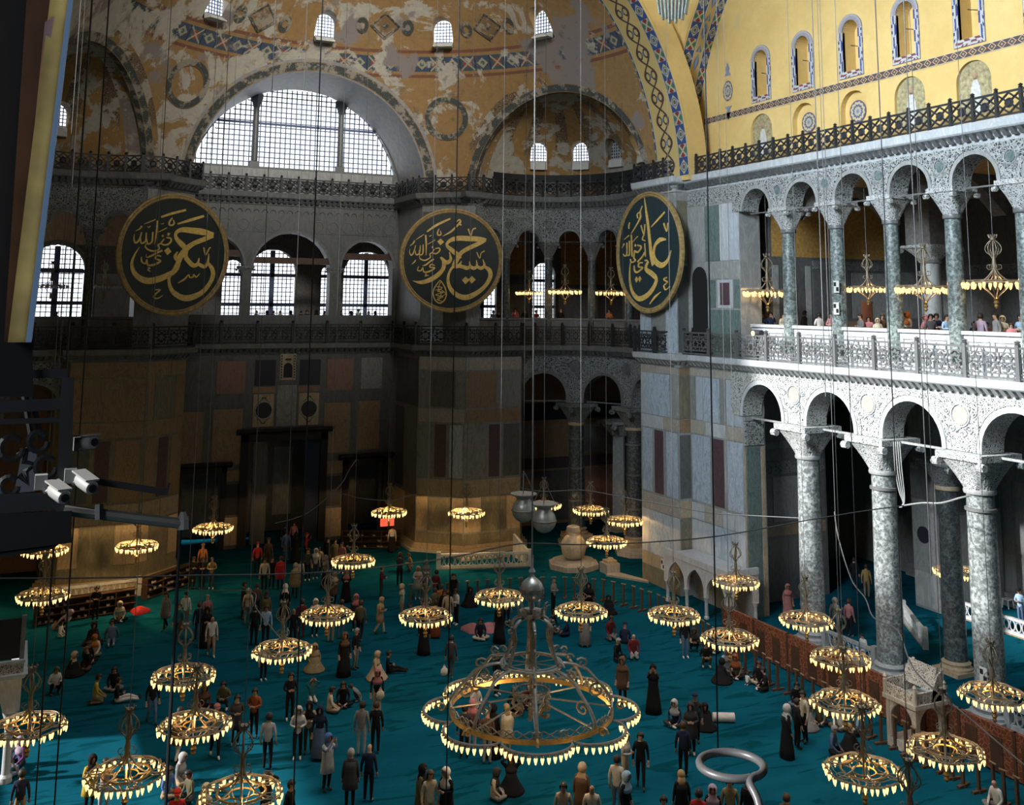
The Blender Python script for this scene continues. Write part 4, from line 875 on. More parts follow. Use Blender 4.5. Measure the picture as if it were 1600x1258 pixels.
# back walls of the west galleries with their bright windows
YB = 73.0
wins = [(15.75, 1.62, 15.0, 17.1, 0), (22.6, 1.75, 15.0, 17.0, 0), (13.0, .7, 15.1, 17.2, 1), (19.55, .34, 15.1, 17.2, 1), (31.9, 1.1, 15.0, 16.7, 0), (37.1, 1.0, 15.1, 17.3, 0), (1.8, 1.7, 14.9, 16.9, 0), (8.3, 1.2, 14.9, 16.9, 0)]
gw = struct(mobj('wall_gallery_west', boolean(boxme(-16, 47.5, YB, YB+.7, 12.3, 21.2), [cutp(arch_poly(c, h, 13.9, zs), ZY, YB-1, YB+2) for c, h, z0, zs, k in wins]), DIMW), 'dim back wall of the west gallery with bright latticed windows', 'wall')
for i, (c, h, z0, zs, k) in enumerate(wins):
    e = win('bright latticed window at the back of the west gallery, %s' % ('behind the broad middle arch', 'behind the right arch', 'just right of the left round board', 'narrow, left of the right arch', 'right of the middle round board', 'behind the exedra columns', 'far left behind the south exedra', 'hidden behind the left round board')[i], PY(YB+.3), lambda s, z, c=c, h=h, zs=zs: abs(s-c) < h and (z < zs or (s-c)**2+(z-zs)**2 < h*h), c-h, c+h, 13.95, zs+h, .3, .3, .06)
    for z in (14.85, 16.9):
        m = MB(); m.box(c-h, c+h, YB+.2, YB+.42, z-.12, z+.12); m.build('transom', LATT, e)
    if h > 1: m = MB(); m.box(c-.14, c+.14, YB+.2, YB+.42, 13.9, zs+h*.95); m.build('mullion', LATT, e)
    archivolt(lambda s, t: (s, YB+t), c, h, zs, .02, .3, .06, zs).build('window_arch', CAPD, gw)
panels(gw, lambda s, t: (s, YB+t), [(26.0, 30.3, 17.3, 20.9, OCHRE_IN), (33.6, 35.6, 17.3, 20.9, OCHRE_IN), (38.6, 44, 16.6, 20.9, OCHRE_IN), (33.4, 35.9, 13.2, 16.6, MID), (38.4, 42, 13.2, 16.4, STONE), (26.5, 30.4, 13.2, 16.6, MID), (4.2, 6.6, 13.2, 16.8, STONE), (-3.5, -.3, 13, 16.8, STONE), (-1, 7, 18.6, 20.9, TAN)])
# railings
def rail_panel(kind):
    m = MB()
    if kind == 'upper':     # crossed lattice, unit 1 x 1.15
        m.box(0, 1, -.03, .03, .08, .15); m.box(0, 1, -.03, .03, .92, 1.0)
        for a, b in (((.0, .15), (1, .92)), ((.02, .92), (.98, .15)), ((.02, .53), (.5, .15)), ((.5, .15), (.98, .53)), ((.98, .53), (.5, .92)), ((.5, .92), (.02, .53))): m.bar((a[0], 0, a[1]), (b[0], 0, b[1]), .06, (0, 1, 0))
        m.tube([(.5+.15*cos(t*pi/6), 0, .535+.15*sin(t*pi/6)) for t in range(12)], .045, 4, True)
        m.add([(.5+.11*cos(t*pi/4), -.04, .535+.11*sin(t*pi/4)) for t in range(8)]+[(.5+.11*cos(t*pi/4), .04, .535+.11*sin(t*pi/4)) for t in range(8)], [tuple(range(8)), tuple(range(15, 7, -1))]+[(i, (i+1) % 8, 8+(i+1) % 8, 8+i) for i in range(8)])
    else:                   # stars and leaves, unit 1 x 1.25 for a 2.2 m bay
        m.box(0, 1, -.03, .03, .06, .12); m.box(0, 1, -.03, .03, .22, .26); m.box(0, 1, -.03, .03, .98, 1.02); m.box(0, 1, -.04, .04, 1.14, 1.22)
        for k in range(4): m.box(.12+k*.25, .14+k*.25, -.02, .02, 1.02, 1.14)
        for x in (.03, .97): m.box(x-.012, x+.012, -.03, .03, .1, 1.14)
        for c in (.2, .5, .8):
            pts = [(c+(.125 if i % 2 else .065)*cos(pi/8*i+pi/8)*1.0, .62+(.3 if i % 2 else .16)*sin(pi/8*i+pi/8)) for i in range(16)]
            for a, b in zip(pts, pts[1:]+pts[:1]): m.bar((a[0], 0, a[1]), (b[0], 0, b[1]), .035, (0, 1, 0), .05)
            for sx in (-1, 1): m.bar((c+sx*.09, 0, .9), (c+sx*.045, 0, .98), .04, (0, 1, 0), .04); m.bar((c+sx*.09, 0, .32), (c+sx*.04, 0, .26), .04, (0, 1, 0), .04)
        for c in (.35, .65): m.bar((c, 0, .26), (c, 0, .5), .025, (0, 1, 0), .04); m.bar((c, 0, .74), (c, 0, .98), .025, (0, 1, 0), .04)
    return m.mesh('lattice_panel')
def rail_post(kind):
    m = MB(); h = 1.02 if kind == 'upper' else 1.3; w2 = .06 if kind == 'upper' else .08
    m.box(-w2, w2, -w2, w2, 0, h); m.lathe([(w2*.9, h), (w2*1.6, h+.03), (w2*.8, h+.06), (w2*1.7, h+.1), (w2*.5, h+.15), (0.01, h+.17)], 6); return m.mesh('post')
RP = {k: (rail_panel(k), rail_post(k)) for k in ('upper', 'lower')}
for k in RP:
    for q in RP[k]: q.materials.append(IRON)
RP['bright'] = (RP['lower'][0].copy(), RP['lower'][1].copy())
for q in RP['bright']: q.materials.clear(); q.materials.append(IRON_G)  # sunlit copy of the railing, sun put into a lighter iron
def railing(kind, path, z, off, unit, label):
    P = [Vector(p) for p in path]; e = empty('gallery_railing', (P[0].x, P[0].y, z)); o = Vector((P[0].x, P[0].y, z)); rows = []
    m = len(P)
    for i in range(m):
        d1 = (P[i]-P[i-1]).normalized() if i else None; d2 = (P[i+1]-P[i]).normalized() if i < m-1 else None
        n1 = Vector((-d1.y, d1.x)) if d1 else Vector((-d2.y, d2.x)); n2 = Vector((-d2.y, d2.x)) if d2 else n1; nn = (n1+n2).normalized(); rows.append(P[i]+nn*off/max(.4, nn.dot(n1)))
    # merge short segments (curves) into bays of about one unit
    pts = [rows[0]]
    for a, b in zip(rows, rows[1:]):
        L = (b-a).length
        if L > unit*1.3:
            n = max(1, round(L/unit)); pts += [a.lerp(b, k/n) for k in range(1, n+1)]
        elif (b-pts[-1]).length > unit*.75: pts.append(b)
    if (rows[-1]-pts[-1]).length > .3: pts.append(rows[-1])
    for i, p in enumerate(pts):
        inst('post', RP[kind][1], e, Matrix.Translation((p.x-o.x, p.y-o.y, 0)))
        if i < len(pts)-1:
            q = pts[i+1]; d = q-p; a = math.atan2(d.y, d.x); inst('lattice_panel', RP[kind][0], e, Matrix.Translation((p.x-o.x, p.y-o.y, 0)) @ Matrix.Rotation(a, 4, 'Z') @ Matrix.Diagonal((d.length, 1, 1, 1)))
    return tag(e, label, 'railing')
railing('upper', PATH_N, Z2, .35, 1.08, 'black lattice iron railing along the foot of the yellow north wall')
railing('upper', ARC_NU, Z2, .3, 1.1, 'dark lattice railing curving round the north exedra under the half-dome')
railing('upper', WESTU, Z2, .35, 1.1, 'dark lattice railing below the great semicircular window')
railing('upper', ARC_SU, Z2, .3, 1.1, 'dark lattice railing curving round the south exedra at the left')
railing('bright', PATH_N[:2], Z1, .4, 2.25, 'iron star railing in sunlight along the north gallery')
railing('lower', PATH_N[1:], Z1, .4, 1.9, 'black star railing on the pale pier below the narrow round board')
railing('lower', ARC_N, Z1, .3, 2.3, 'dark star railing round the north exedra gallery')
railing('lower', WESTP, Z1, .35, 2.3, 'dark star railing along the west gallery')
railing('lower', ARC_S, Z1, .3, 2.3, 'dark star railing round the south exedra gallery')
m = MB()
pa = [p for p in arcpts(-30, 110, 5.35, 26)]
m.sweep([(-.02, Z2+.95), (.02, Z2+.95), (.02, Z2+1.5), (-.02, Z2+1.5)], pa); tag(m.build('netting', BLACK), 'black netting hung behind the railing of the north exedra', 'netting')

# ---------------------------------------------------------------- north aisle behind the arcade
m = MB(); m.box(47.0, 47.6, 14, 60, 0, 12.0); an = struct(m.build('wall_aisle_north', MID), 'grey green panelled back wall of the north aisle', 'wall')
PAN = lambda s, t: (47.0+t, s)
for k in range(12): panels(an, PAN, [(20+k*2.1, 22+k*2.1, 2.6, 6.2, (MID, BLUE, STONE)[k % 3]), (20+k*2.1, 22+k*2.1, .7, 2.5, (MID, STONE)[k % 2])])
for k in range(3): m = MB(); m.box(46.9-.12*(3-k), 47.0, 14, 46, .2*k, .2*k+.18); m.build('plinth_step', STONE, an)
m = MB(); m.box(34.15, 39.7, 44.6, 46, 0, 11.95); aw = struct(m.build('wall_aisle_pier', SLATE), 'dim panelled wall seen through the first lower arch', 'wall')  # slate in place of mid grey imitates the aisle shade
PAA = lambda s, t: (s, 44.6+t)
panels(aw, PAA, [(34.3, 36.0, 3.9, 6.2, SLATE), (36.1, 37.8, 3.9, 6.2, MID), (37.9, 39.6, 3.9, 6.2, SLATE), (34.3, 39.6, 6.3, 7.0, CAPD), (34.3, 39.6, 3.2, 3.8, BROWN), (34.3, 36.9, .8, 3.1, SLATE), (37, 39.6, .8, 3.1, SLATE), (34.3, 39.6, 7.6, 8.0, STONE_D)])
m = MB(); m.box(42.3, 46.9, 39.6, 41.2, 0, 11.95); ab_ = struct(m.build('wall_aisle_block', MID), 'grey marble block wall with a dark oval inlay beyond the second lower column', 'wall')
PAB = lambda s, t: (42.3+t, s); panels(ab_, PAB, [(39.65, 41.15, 1.9, 5.2, MID), (39.65, 41.15, .1, 1.8, STONE), (39.65, 41.15, 5.3, 8, SLATE)]); disc(PAB, 40.45, 3.6, .42, .05).build('oval_inlay', DARKGLASS, ab_)
panels(ab_, lambda s, t: (s, 39.6+t), [(42.35, 44.4, .1, 4.6, STONE), (44.5, 46.8, .1, 4.6, MID), (42.35, 46.8, 4.7, 8, SLATE)])
m = MB(); m.box(39.9, 40.6, 46.0, 46.5, 0, 7); struct(m.build('wall_aisle_jamb', OCHRE_IN), 'ochre lit jamb of the dark aisle passage', 'jamb')  # orange light on the jamb put into ochre paint
m = MB(); m.box(38, 47, 50.5, 51, 0, 12); struct(m.build('wall_aisle_end', SLATE), 'dark end wall of the north aisle', 'wall')
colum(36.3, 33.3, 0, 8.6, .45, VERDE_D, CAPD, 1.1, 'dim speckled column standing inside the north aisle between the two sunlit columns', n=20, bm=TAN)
for y in (38.65, 34.0, 29.1):
    m = MB(); A = [(34.0+4.2*k/10, 9.6+2.0*sin(pi*k/10)) for k in range(11)]; m.prism(A+[(38.2, 12), (34, 12)], lambda a, b, d: (a, d, b), y-.4, y+.4); struct(m.build('ceiling_rib_2', DIMW), 'dim vault rib over the north aisle', 'vault rib')
m = MB(); m.prism([(29.5, 66), (48, 66), (48, 66.6), (29.5, 66.6)], lambda a, b, d: (a, b, d), 0, 12); we = struct(m.build('wall_aisle_west', BROWN), 'dim brown end wall behind the north exedra', 'wall')
PAW = lambda s, t: (s, 66+t); panels(we, PAW, [(30, 33, 4.6, 6.7, MID), (33.1, 36, 4.6, 6.7, BROWN), (36.1, 40, 4.6, 6.7, MID), (30, 40, 3.7, 4.5, PORPH), (30.3, 32.5, .2, 3.6, MID), (32.6, 35.5, .2, 3.6, SLATE), (36, 40, .2, 3.6, ROSE), (30, 40, 7.0, 8.2, DARKGLASS)])
colum(37.6, 62.5, 0, 7.2, .55, STONE, CAPG, 1.0, 'pale square-capped pillar behind the north exedra columns', n=4, ring=False, bm=TAN)
m = MB(); m.box(-9, 2.0, 66, 66.6, 0, 12); struct(m.build('wall_aisle_southwest', BROWN), 'brown end wall behind the south exedra', 'wall')
# south side of the hall (behind and left of the camera): unseen wall, height and openings shaped for the sun patches
so = [boxme(-6, -1, 34.0, 51.4, 22.0, 33.4), boxme(-6, -1, 35.0, 42.3, 1.7, 6.4), boxme(-6, -1, 56.4, 58.4, 2.6, 4.2)]
struct(mobj('wall_south', boolean(boxme(-3.4, -2.8, 6, 66, 0, 62), so), YEL), 'south wall of the hall with openings shaped for the sun patches', 'wall')

# ---------------------------------------------------------------- round boards with gold lettering
GOLD = plain('gold_leaf_letter', (.85, .57, .16), .45, .0, var=.2)
BOARD = plain('dark_green_board', (.010, .020, .020), .5, var=.2)
BOARD_B = plain('blue_green_board', (.016, .040, .050), .4, var=.2)
FRAMEG = plain('gilt_frame', (.42, .29, .12), .5, .1, var=.35)
def catmull(pts, n=6, closed=False):
    out = []; m = len(pts)
    if m == 2: return [tuple(pts[0][i]+(pts[1][i]-pts[0][i])*k/n for i in range(3)) for k in range(n+1)]
    g = lambda i: pts[i % m] if closed else pts[min(max(i, 0), m-1)]
    for i in range(m if closed else m-1):
        p0, p1, p2, p3 = g(i-1), g(i), g(i+1), g(i+2)
        for k in range(n):
            t = k/n; out.append(tuple(.5*(2*p1[j]+(p2[j]-p0[j])*t+(2*p0[j]-5*p1[j]+4*p2[j]-p3[j])*t*t+(3*p1[j]-p0[j]-3*p2[j]+p3[j])*t**3) for j in range(3)))
    out.append(pts[0] if closed else pts[-1]); return out
def stroke(mb, pts, z0, z1, closed=False):
    q = catmull(pts, 6, closed); L = []; R = []
    for i, (x, y, w_) in enumerate(q):
        a = q[max(0, i-1)]; b = q[min(len(q)-1, i+1)]; dx, dy = b[0]-a[0], b[1]-a[1]; l = sqrt(dx*dx+dy*dy) or 1; nx, ny = -dy/l, dx/l; h = max(w_, .004)/2
        L.append((x+nx*h, y+ny*h)); R.append((x-nx*h, y-ny*h))
    n = len(q); vs = [(p[0], p[1], z1) for p in L]+[(p[0], p[1], z1) for p in R]+[(p[0], p[1], z0) for p in L]+[(p[0], p[1], z0) for p in R]; fs = []
    for i in range(n-1): fs += [(i, i+1, n+i+1, n+i), (2*n+i, 2*n+i+1, i+1, i), (n+i, n+i+1, 3*n+i+1, 3*n+i)]
    fs += [(0, n, 3*n, 2*n), (n-1, 3*n-1, 4*n-1, 2*n-1)]; mb.add(vs, fs)
def roundel(c, nrm, R, board, strokes, cx, cy, ax, ay, label, dots):
    nrm = Vector(nrm).normalized(); right = Vector((0, 0, 1)).cross(nrm).normalized(); up = nrm.cross(right)
    e = empty('calligraphy_roundel'); e.matrix_world = Matrix(((right.x, up.x, nrm.x, c[0]), (right.y, up.y, nrm.y, c[1]), (right.z, up.z, nrm.z, c[2]), (0, 0, 0, 1)))
    m = MB(); m.lathe([(.05, -.06), (R*.95, -.06), (R*.95, 0), (.02, .0)], 72); m.build('board', board, e)
    m = MB(); m.lathe([(R*.92, -.09), (R, -.09), (R, .07), (R*.975, .1), (R*.95, .06), (R*.935, .09), (R*.915, .05)], 72, cap=False); n = 72; k = 7
    m.f += [(6*n+i, 6*n+(i+1) % n, (i+1) % n, i) for i in range(n)]; m.mi += [0]*n; m.build('gilt_frame', FRAMEG, e, True)
    m = MB(); f = lambda p: ((p[0]-cx)/ax*R, -(p[1]-cy)/ay*R, p[2]/ay*R)
    for i, s_ in enumerate(strokes): stroke(m, [f(p) for p in s_], .005, .04+.0015*i)
    for x, y, s_ in dots:
        q = s_/ay*R/2; X0, Y0, _ = f((x, y, 0)); m.hexa([(X0-q*1.0, Y0+.1*q, .005), (X0-.05*q, Y0-q, .005), (X0+q, Y0, .005), (X0, Y0+q, .005)], [(X0-q, Y0+.1*q, .05), (X0-.05*q, Y0-q, .05), (X0+q, Y0, .05), (X0, Y0+q, .05)])
    m.build('gold_lettering', GOLD, e, fix=True); return tag(e, label, 'roundel')
def S(txt): return [[tuple(float(v) for v in p.split(',')) for p in s_.split()] for s_ in txt.strip().split('\n')]
ST1 = S('''415,285,18 520,240,24 635,200,20
565,340,14 690,290,28 805,245,22
515,285,12 492,325,16 492,352,16 515,357,16 534,335,14 524,303,8
905,420,34 800,402,62 700,395,58 620,392,48 568,412,34 552,450,30 570,492,42 620,540,52 668,590,40
900,430,44 800,480,46 720,520,44 660,572,52 612,640,56 588,700,60
668,595,14 655,650,44 690,700,46 735,732,42 768,712,28 780,655,8
768,712,28 800,728,36 835,738,34 862,700,26 868,610,8
862,700,26 905,755,42 917,820,46 890,900,42 820,990,46 720,1040,58 640,1040,54 560,990,44 525,930,34 515,860,28 548,790,30 590,700,40
580,605,10 560,655,34 592,705,40 570,780,42 500,832,52 420,872,58 330,890,58 250,860,52 200,800,40 185,730,28 205,650,16 242,578,5
387,322,22 381,420,18 370,548,8
348,430,14 346,520,16 312,546,14 300,500,9
292,440,12 290,520,16 256,542,14 246,500,8
252,438,10 235,512,16 206,542,16 190,512,11 191,462,5
300,382,7 312,392,9 324,376,7
270,362,4 318,338,9 366,312,7
200,432,4 236,408,12 250,382,18
470,478,12 508,482,15 512,512,17 486,542,17 448,546,15 428,530,12 452,492,11
430,532,12 402,552,15 412,586,13 372,610,15 320,602,17 290,572,13 302,542,7
440,602,18 400,622,18 346,656,18 308,672,7 304,640,5
432,656,11 396,650,14 386,680,15 430,700,16 380,736,20 322,742,17 311,692,11 300,730,15 268,712,14 262,668,9
815,552,14 836,625,9 868,560,12 884,550,8
482,430,9 486,456,8 498,432,7
418,352,6 440,345,9
390,432,4 432,408,8 470,384,6
598,902,7 650,868,15 690,822,8 700,846,12 730,842,12 736,818,8 760,842,13 792,806,5
398,972,9 440,970,12 404,1010,13 390,1040,14 424,1050,12 470,1020,5
318,766,8 342,770,9 324,788,9 346,800,7''')
roundel((7.4, 59.75, 17.6), (.36, -.93, 0), 3.36, BOARD, ST1, 555, 630, 505, 580, 'round dark green board with gold lettering, left of the three', [(490, 606, 74), (437, 464, 26)])
ST2 = S('''345,315,14 450,238,26 595,165,18
515,362,4 600,312,20 660,252,20 702,202,22 690,175,15 665,198,10
700,226,16 712,240,16
474,282,9 458,328,15 470,352,15 496,340,15 488,302,8
788,276,18 818,352,9 836,285,14 872,268,14
985,390,18 900,388,54 800,386,58 700,382,56 620,397,46 570,432,32 566,470,34 620,520,48 690,575,46 716,604,12
975,396,40 900,440,46 800,490,46 720,542,44 670,620,50 640,690,52
640,690,52 690,690,42 722,635,8
700,690,38 740,700,42 782,712,42 812,690,28 806,636,7
812,690,28 850,712,40 886,690,28 880,622,7
886,690,28 930,712,40 966,682,28 950,615,7
962,690,26 1020,732,46 1032,800,46 990,890,42 910,970,48 800,1030,58 710,1025,56 630,970,48 590,900,38 580,820,30 602,742,26 640,685,30
590,538,10 604,620,34 560,652,44 500,595,16
496,596,20 532,640,44 526,720,44 470,792,48 380,850,50 290,875,38 204,860,5
332,352,18 340,460,17 341,578,7
308,458,12 306,552,15 276,572,13 265,520,8
278,468,11 270,552,15 236,572,13 226,530,8
228,468,9 206,552,15 180,577,14 165,542,9 168,505,4
228,406,4 270,376,9 316,344,7
168,476,4 202,444,13 216,414,13
440,500,11 480,496,14 486,522,15 450,556,15 410,546,13 430,505,10
410,546,12 382,562,13 386,600,13 330,632,15 280,616,13 270,580,7
426,618,15 390,640,16 340,682,15 304,692,6
436,688,10 396,676,13 386,706,14 436,716,14 370,757,18 320,757,15 310,712,9 290,746,14 254,742,12 265,700,8
884,536,14 916,604,8 930,545,12 967,522,13
190,677,4 218,652,13 232,628,10
354,456,4 396,430,8 436,404,6
372,366,8 396,354,9
333,782,8 352,786,9 334,806,9 376,796,6
495,848,9 440,930,13 425,1000,13 450,1070,13 500,1100,13 550,1060,13 565,990,13 540,910,13 497,850,9
460,920,9 520,930,9 470,970,9 540,980,9 450,1010,9 530,1030,9 470,1060,9 520,1080,9
500,870,8 480,940,8 510,1000,8 490,1060,8
450,960,7 500,950,7 555,1000,7 470,1040,7''')
roundel((23.9, 59.75, 17.7), (-.36, -.93, 0), 3.22, BOARD, ST2, 612, 627, 555, 575, 'round dark green board with gold lettering and teardrop, middle of the three', [(768, 848, 84), (836, 840, 84), (494, 426, 76), (408, 486, 26)])
ST3 = S('''268,78,4 280,180,22 295,300,30 306,420,32 316,520,38 332,585,46
422,405,12 380,405,34 346,440,28 332,500,30 346,560,44 390,590,40 432,560,28 457,488,5
292,556,22 274,610,32 320,650,40 350,690,34 330,750,38 280,808,40 220,830,38 175,790,32 152,710,22 150,620,15 156,558,5
318,304,8 370,255,18 416,208,14
408,288,16 428,348,8 437,288,12
164,338,5 205,280,12 236,225,18 236,180,13 252,138,7
236,180,11 212,196,9 216,226,9
152,250,8 145,280,13 148,298,6
240,283,11 262,352,8 270,278,9
264,355,11 250,388,9 272,402,6
268,420,6 272,520,6
165,345,11 168,440,12 170,512,6
150,390,9 150,490,12 130,502,9
130,402,9 128,490,12 114,504,10 98,488,6
110,376,4 146,350,7
92,440,4 108,410,10
214,430,10 238,440,12 236,462,12 214,482,13 190,470,11
190,470,10 184,520,11 196,545,11 166,556,12 156,530,6
266,488,9 250,520,14 214,556,11
176,402,4 215,364,7
250,563,9 226,565,12 220,590,12 250,602,12 214,632,14 190,620,11 186,580,6
303,868,7 340,822,18 382,783,7
425,680,9 406,692,10 430,715,10 406,740,10 420,768,10 446,745,5
270,548,12 284,548,12''')
roundel((31.7, 49.4, 18.0), (-1, 0, 0), 3.42, BOARD_B, ST3, 292, 487, 246, 450, 'round blue green board with gold lettering seen at a slant on the pale pier', [(203, 688, 44), (228, 685, 44), (196, 430, 20)])

# ---------------------------------------------------------------- ring chandeliers
BRASS = plain('aged_brass', (.30, .19, .06), .45, .5, var=.3)
BRONZE = plain('grey_bronze', (.25, .21, .15), .5, .25, var=.3)
GLOW = emit('lit_glass', (1.0, .62, .22), 2.5); GLOW.cycles.emission_sampling = 'NONE'
DULLG = plain('unlit_glass', (.5, .5, .48), .3)
RR = .95
def lob(a): return RR*(1+.035*cos(6*a))
CH = {}
def cm(name, m, mat, smooth=True):
    me = m.mesh(name); me.materials.append(mat)
    if smooth: smooth_me(me, 50)
    CH[name] = me
def chand_meshes():
    m = MB(); m.tube([(lob(a)*cos(a), lob(a)*sin(a), .02) for a in [2*pi*k/48 for k in range(48)]], .022, 5, True); m.tube([((lob(a)-.09)*cos(a), (lob(a)-.09)*sin(a), .10) for a in [2*pi*k/48 for k in range(48)]], .014, 4, True); cm('outer_ring', m, BRONZE)
    m = MB(); m.tube([(.58*cos(a), .58*sin(a), .03) for a in [2*pi*k/36 for k in range(36)]], .028, 5, True); m.tube([(.30*cos(a), .30*sin(a), .0) for a in [2*pi*k/24 for k in range(24)]], .02, 5, True); cm('inner_ring', m, BRASS)
    m = MB(); pts = [(.05, 0, .5), (.09, 0, .40), (.2, 0, .25), (.38, 0, .10), (.58, 0, .04), (.75, 0, .02), (.93, 0, .03)]; m.tube([p for p in catmull(pts, 4)], .02, 5); m.tube([(.74+.16*cos(a), .17*sin(a), .03) for a in [2*pi*k/14 for k in range(14)]], .015, 4, True); m.tube([(.15+.08*cos(a), 0, .54+.08*sin(a)) for a in [-2.2+.5*k for k in range(9)]], .013, 4); m.bar((.30, 0, .0), (.58, 0, .03), .03); cm('arm', m, BRONZE)
    m = MB(); m.lathe([(.03, -.2), (.035, .3), (.07, .5), (.075, .62), (.055, .8), (.035, .95), (.03, 1.45)], 8); cm('stem', m, BRONZE)
    m = MB()
    for k in range(6):
        a = k*pi/3; pr_ = catmull([(.05, .82, 0), (.09, .92, 0), (.22, 1.04, 0), (.25, 1.17, 0), (.17, 1.33, 0), (.06, 1.42, 0)], 4); m.tube([(r*cos(a), r*sin(a), z) for r, z, _ in pr_], .018, 5); m.tube([((.17+.05*cos(t))*cos(a), (.17+.05*cos(t))*sin(a), 1.0+.05*sin(t)) for t in [.5*q for q in range(9)]], .011, 4)
    cm('crown_cage', m, BRONZE)
    m = MB(); m.lathe([(.05, 1.42), (.10, 1.45), (.085, 1.5), (.12, 1.56), (.05, 1.53)], 10)
    for k in range(6): a = k*pi/3; m.bar((.1*cos(a), .1*sin(a), 1.5), (.14*cos(a), .14*sin(a), 1.62), .03)
    cm('crown_rim', m, BRONZE)
    m = MB()
    for k in range(6): a = k*pi/3+.5; m.tube([(r*cos(a), r*sin(a), z) for r, z, _ in catmull([(.58, .03, 0), (.36, -.18, 0), (.16, -.36, 0), (.06, -.48, 0)], 4)], .016, 4)
    cm('lower_basket', m, BRONZE)
    m = MB(); m.lathe([(.02, -.44), (.08, -.5), (.05, -.56), (.09, -.63), (.05, -.69), (.075, -.75), (.02, -.82)], 8); cm('finial', m, BRASS)
    m = MB(); m.cur = 0; m.lathe([(.012, .03), (.022, .0), (.04, -.015), (.04, -.03)], 6); m.cur = 1; m.lathe([(.034, -.03), (.043, -.07), (.034, -.12), (.014, -.19), (.006, -.2)], 6); me = m.mesh('lamp'); me.materials.append(BRONZE); me.materials.append(GLOW); smooth_me(me, 60); CH['lamp'] = me
    def many(mt):
        j = MB()
        for k in range(36):
            a = 2*pi*k/36; d = -.05 if k % 2 else .03; r = lob(a)+d
            j.cur = 1; j.lathe([(.04, .0), (.055, -.06), (.035, -.13), (.01, -.2)], 5, (r*cos(a), r*sin(a), .0 if k % 2 else .03)); j.cur = 0; j.lathe([(.015, .06), (.04, .0)], 4, (r*cos(a), r*sin(a), .0 if k % 2 else .03))
        me = j.mesh('lamp_circle'); me.materials.append(BRONZE); me.materials.append(mt); return me
    CH['many'] = many(GLOW); CH['dull'] = many(DULLG)
    m = MB(); m.tube([(0, 0, 1.5), (0, 0, 2.5)], .011, 5); cm('cable', m, TIE)
chand_meshes()
def chandelier(loc, label, near, scale=1.0, top=40.0, dull=False, watt=55.0, group='ring chandeliers over the prayer floor', rz=0.0):
    e = empty('ring_chandelier', loc, rz); e.scale = (scale,)*3
    pt = {}
    for nm, up in (('outer_ring', None), ('inner_ring', None), ('stem', None), ('crown_cage', None), ('crown_rim', 'crown_cage'), ('lower_basket', None), ('finial', 'lower_basket')): pt[nm] = inst(nm, CH[nm], pt[up] if up else e)
    for k in range(6): inst('arm', CH['arm'], e, Matrix.Rotation(k*pi/3, 4, 'Z'))
    if near:
        for k in range(40):
            a = 2*pi*k/40; r = lob(a)+(-.05 if k % 2 else .03); inst('lamp', CH['lamp'], pt['outer_ring'], Matrix.Translation((r*cos(a), r*sin(a), 0.0 if k % 2 else .03)) @ Matrix.Rotation(a, 4, 'Z'))
    else: stuff(inst('lamp_circle', CH['dull' if dull else 'many'], pt['outer_ring']))
    h = (top-loc[2])/scale-1.5; inst('cable', CH['cable'], e, Matrix.Translation((0, 0, 1.5)) @ Matrix.Diagonal((1, 1, h, 1)) @ Matrix.Translation((0, 0, -1.5)))
    if watt and not dull:
        l = lamp('chandelier_light', 'SPOT', (0, 0, .14), watt*1.7, (1.0, .60, .24), shadow_soft_size=.05, spot_size=rad(178), spot_blend=.04); l.parent = e; l.location = (.16, 0, .22)
    return tag(e, label, 'chandelier', group)
CHL = [(70, 860, 'far left, half hidden by the dark bracket'), (67, 930, 'over the left balustrade'), (214, 853, 'in front of the orange lit south pier'), (333, 825, 'in front of the left west door'), (45, 1135, 'at the left edge over the marble column'), (287, 1055, 'left, the upper of two overlapping ones'), (304, 1132, 'left, the lower of two overlapping ones'), (197, 1210, 'low at the left over the sunlit carpet'), (377, 1240, 'at the bottom edge, left of the centre'),
 (441, 1015, 'left of centre, above the teenager in black'), (511, 960, 'above the beige trousers, right of the door crowd'), (552, 876, 'in front of the crowd by the great door'), (608, 800, 'in front of the right west door'), (729, 801, 'in front of the middle pier'), (665, 962, 'left of the great chandelier ball'), (780, 932, 'touching the ball of the great chandelier'), (850, 789, 'behind the two hanging globes'), (923, 797, 'in front of the exedra column'), (976, 813, 'beside the pale pier edge'), (948, 846, 'above the round marble urn'), (908, 954, 'right of the great chandelier ball'), (1053, 960, 'in front of the marble arcade, left'), (1150, 908, 'against the pale pier over the marble arcade'), (1140, 997, 'in front of the marble arcade, lower'), (1260, 968, 'in front of the first sunlit column'), (1313, 1028, 'right, top of a vertical row of three'), (1320, 1097, 'right, middle of a vertical row of three'), (1350, 1205, 'right, bottom of a vertical row of three'), (1477, 1171, 'in front of the brown screen, lower right'), (1552, 1085, 'in front of the sunlit column at the right edge')]
for i, (px, py, wh) in enumerate(CHL):
    p = on_z(px, py, 3.2); depth = (p-CO).dot(CF)
    chandelier(p, 'lit brass ring chandelier, %s' % wh, py > 900 and depth < 48, rz=i*.7, watt={0: 150, 2: 300, 3: 120, 12: 160, 13: 300, 16: 60, 17: 60}.get(i, 80 if depth > 48 else 34), top=38)
p = on_z(1424, 1302, 3.2); chandelier(p, 'brass ring chandelier whose crown pokes up at the bottom edge, lower right', False, watt=30, top=38)
p = on_d(1495, 893, 54.0); chandelier(p, 'lit ring chandelier in the north aisle, split by the speckled column', False, watt=45, top=12.0, group='aisle chandelier')
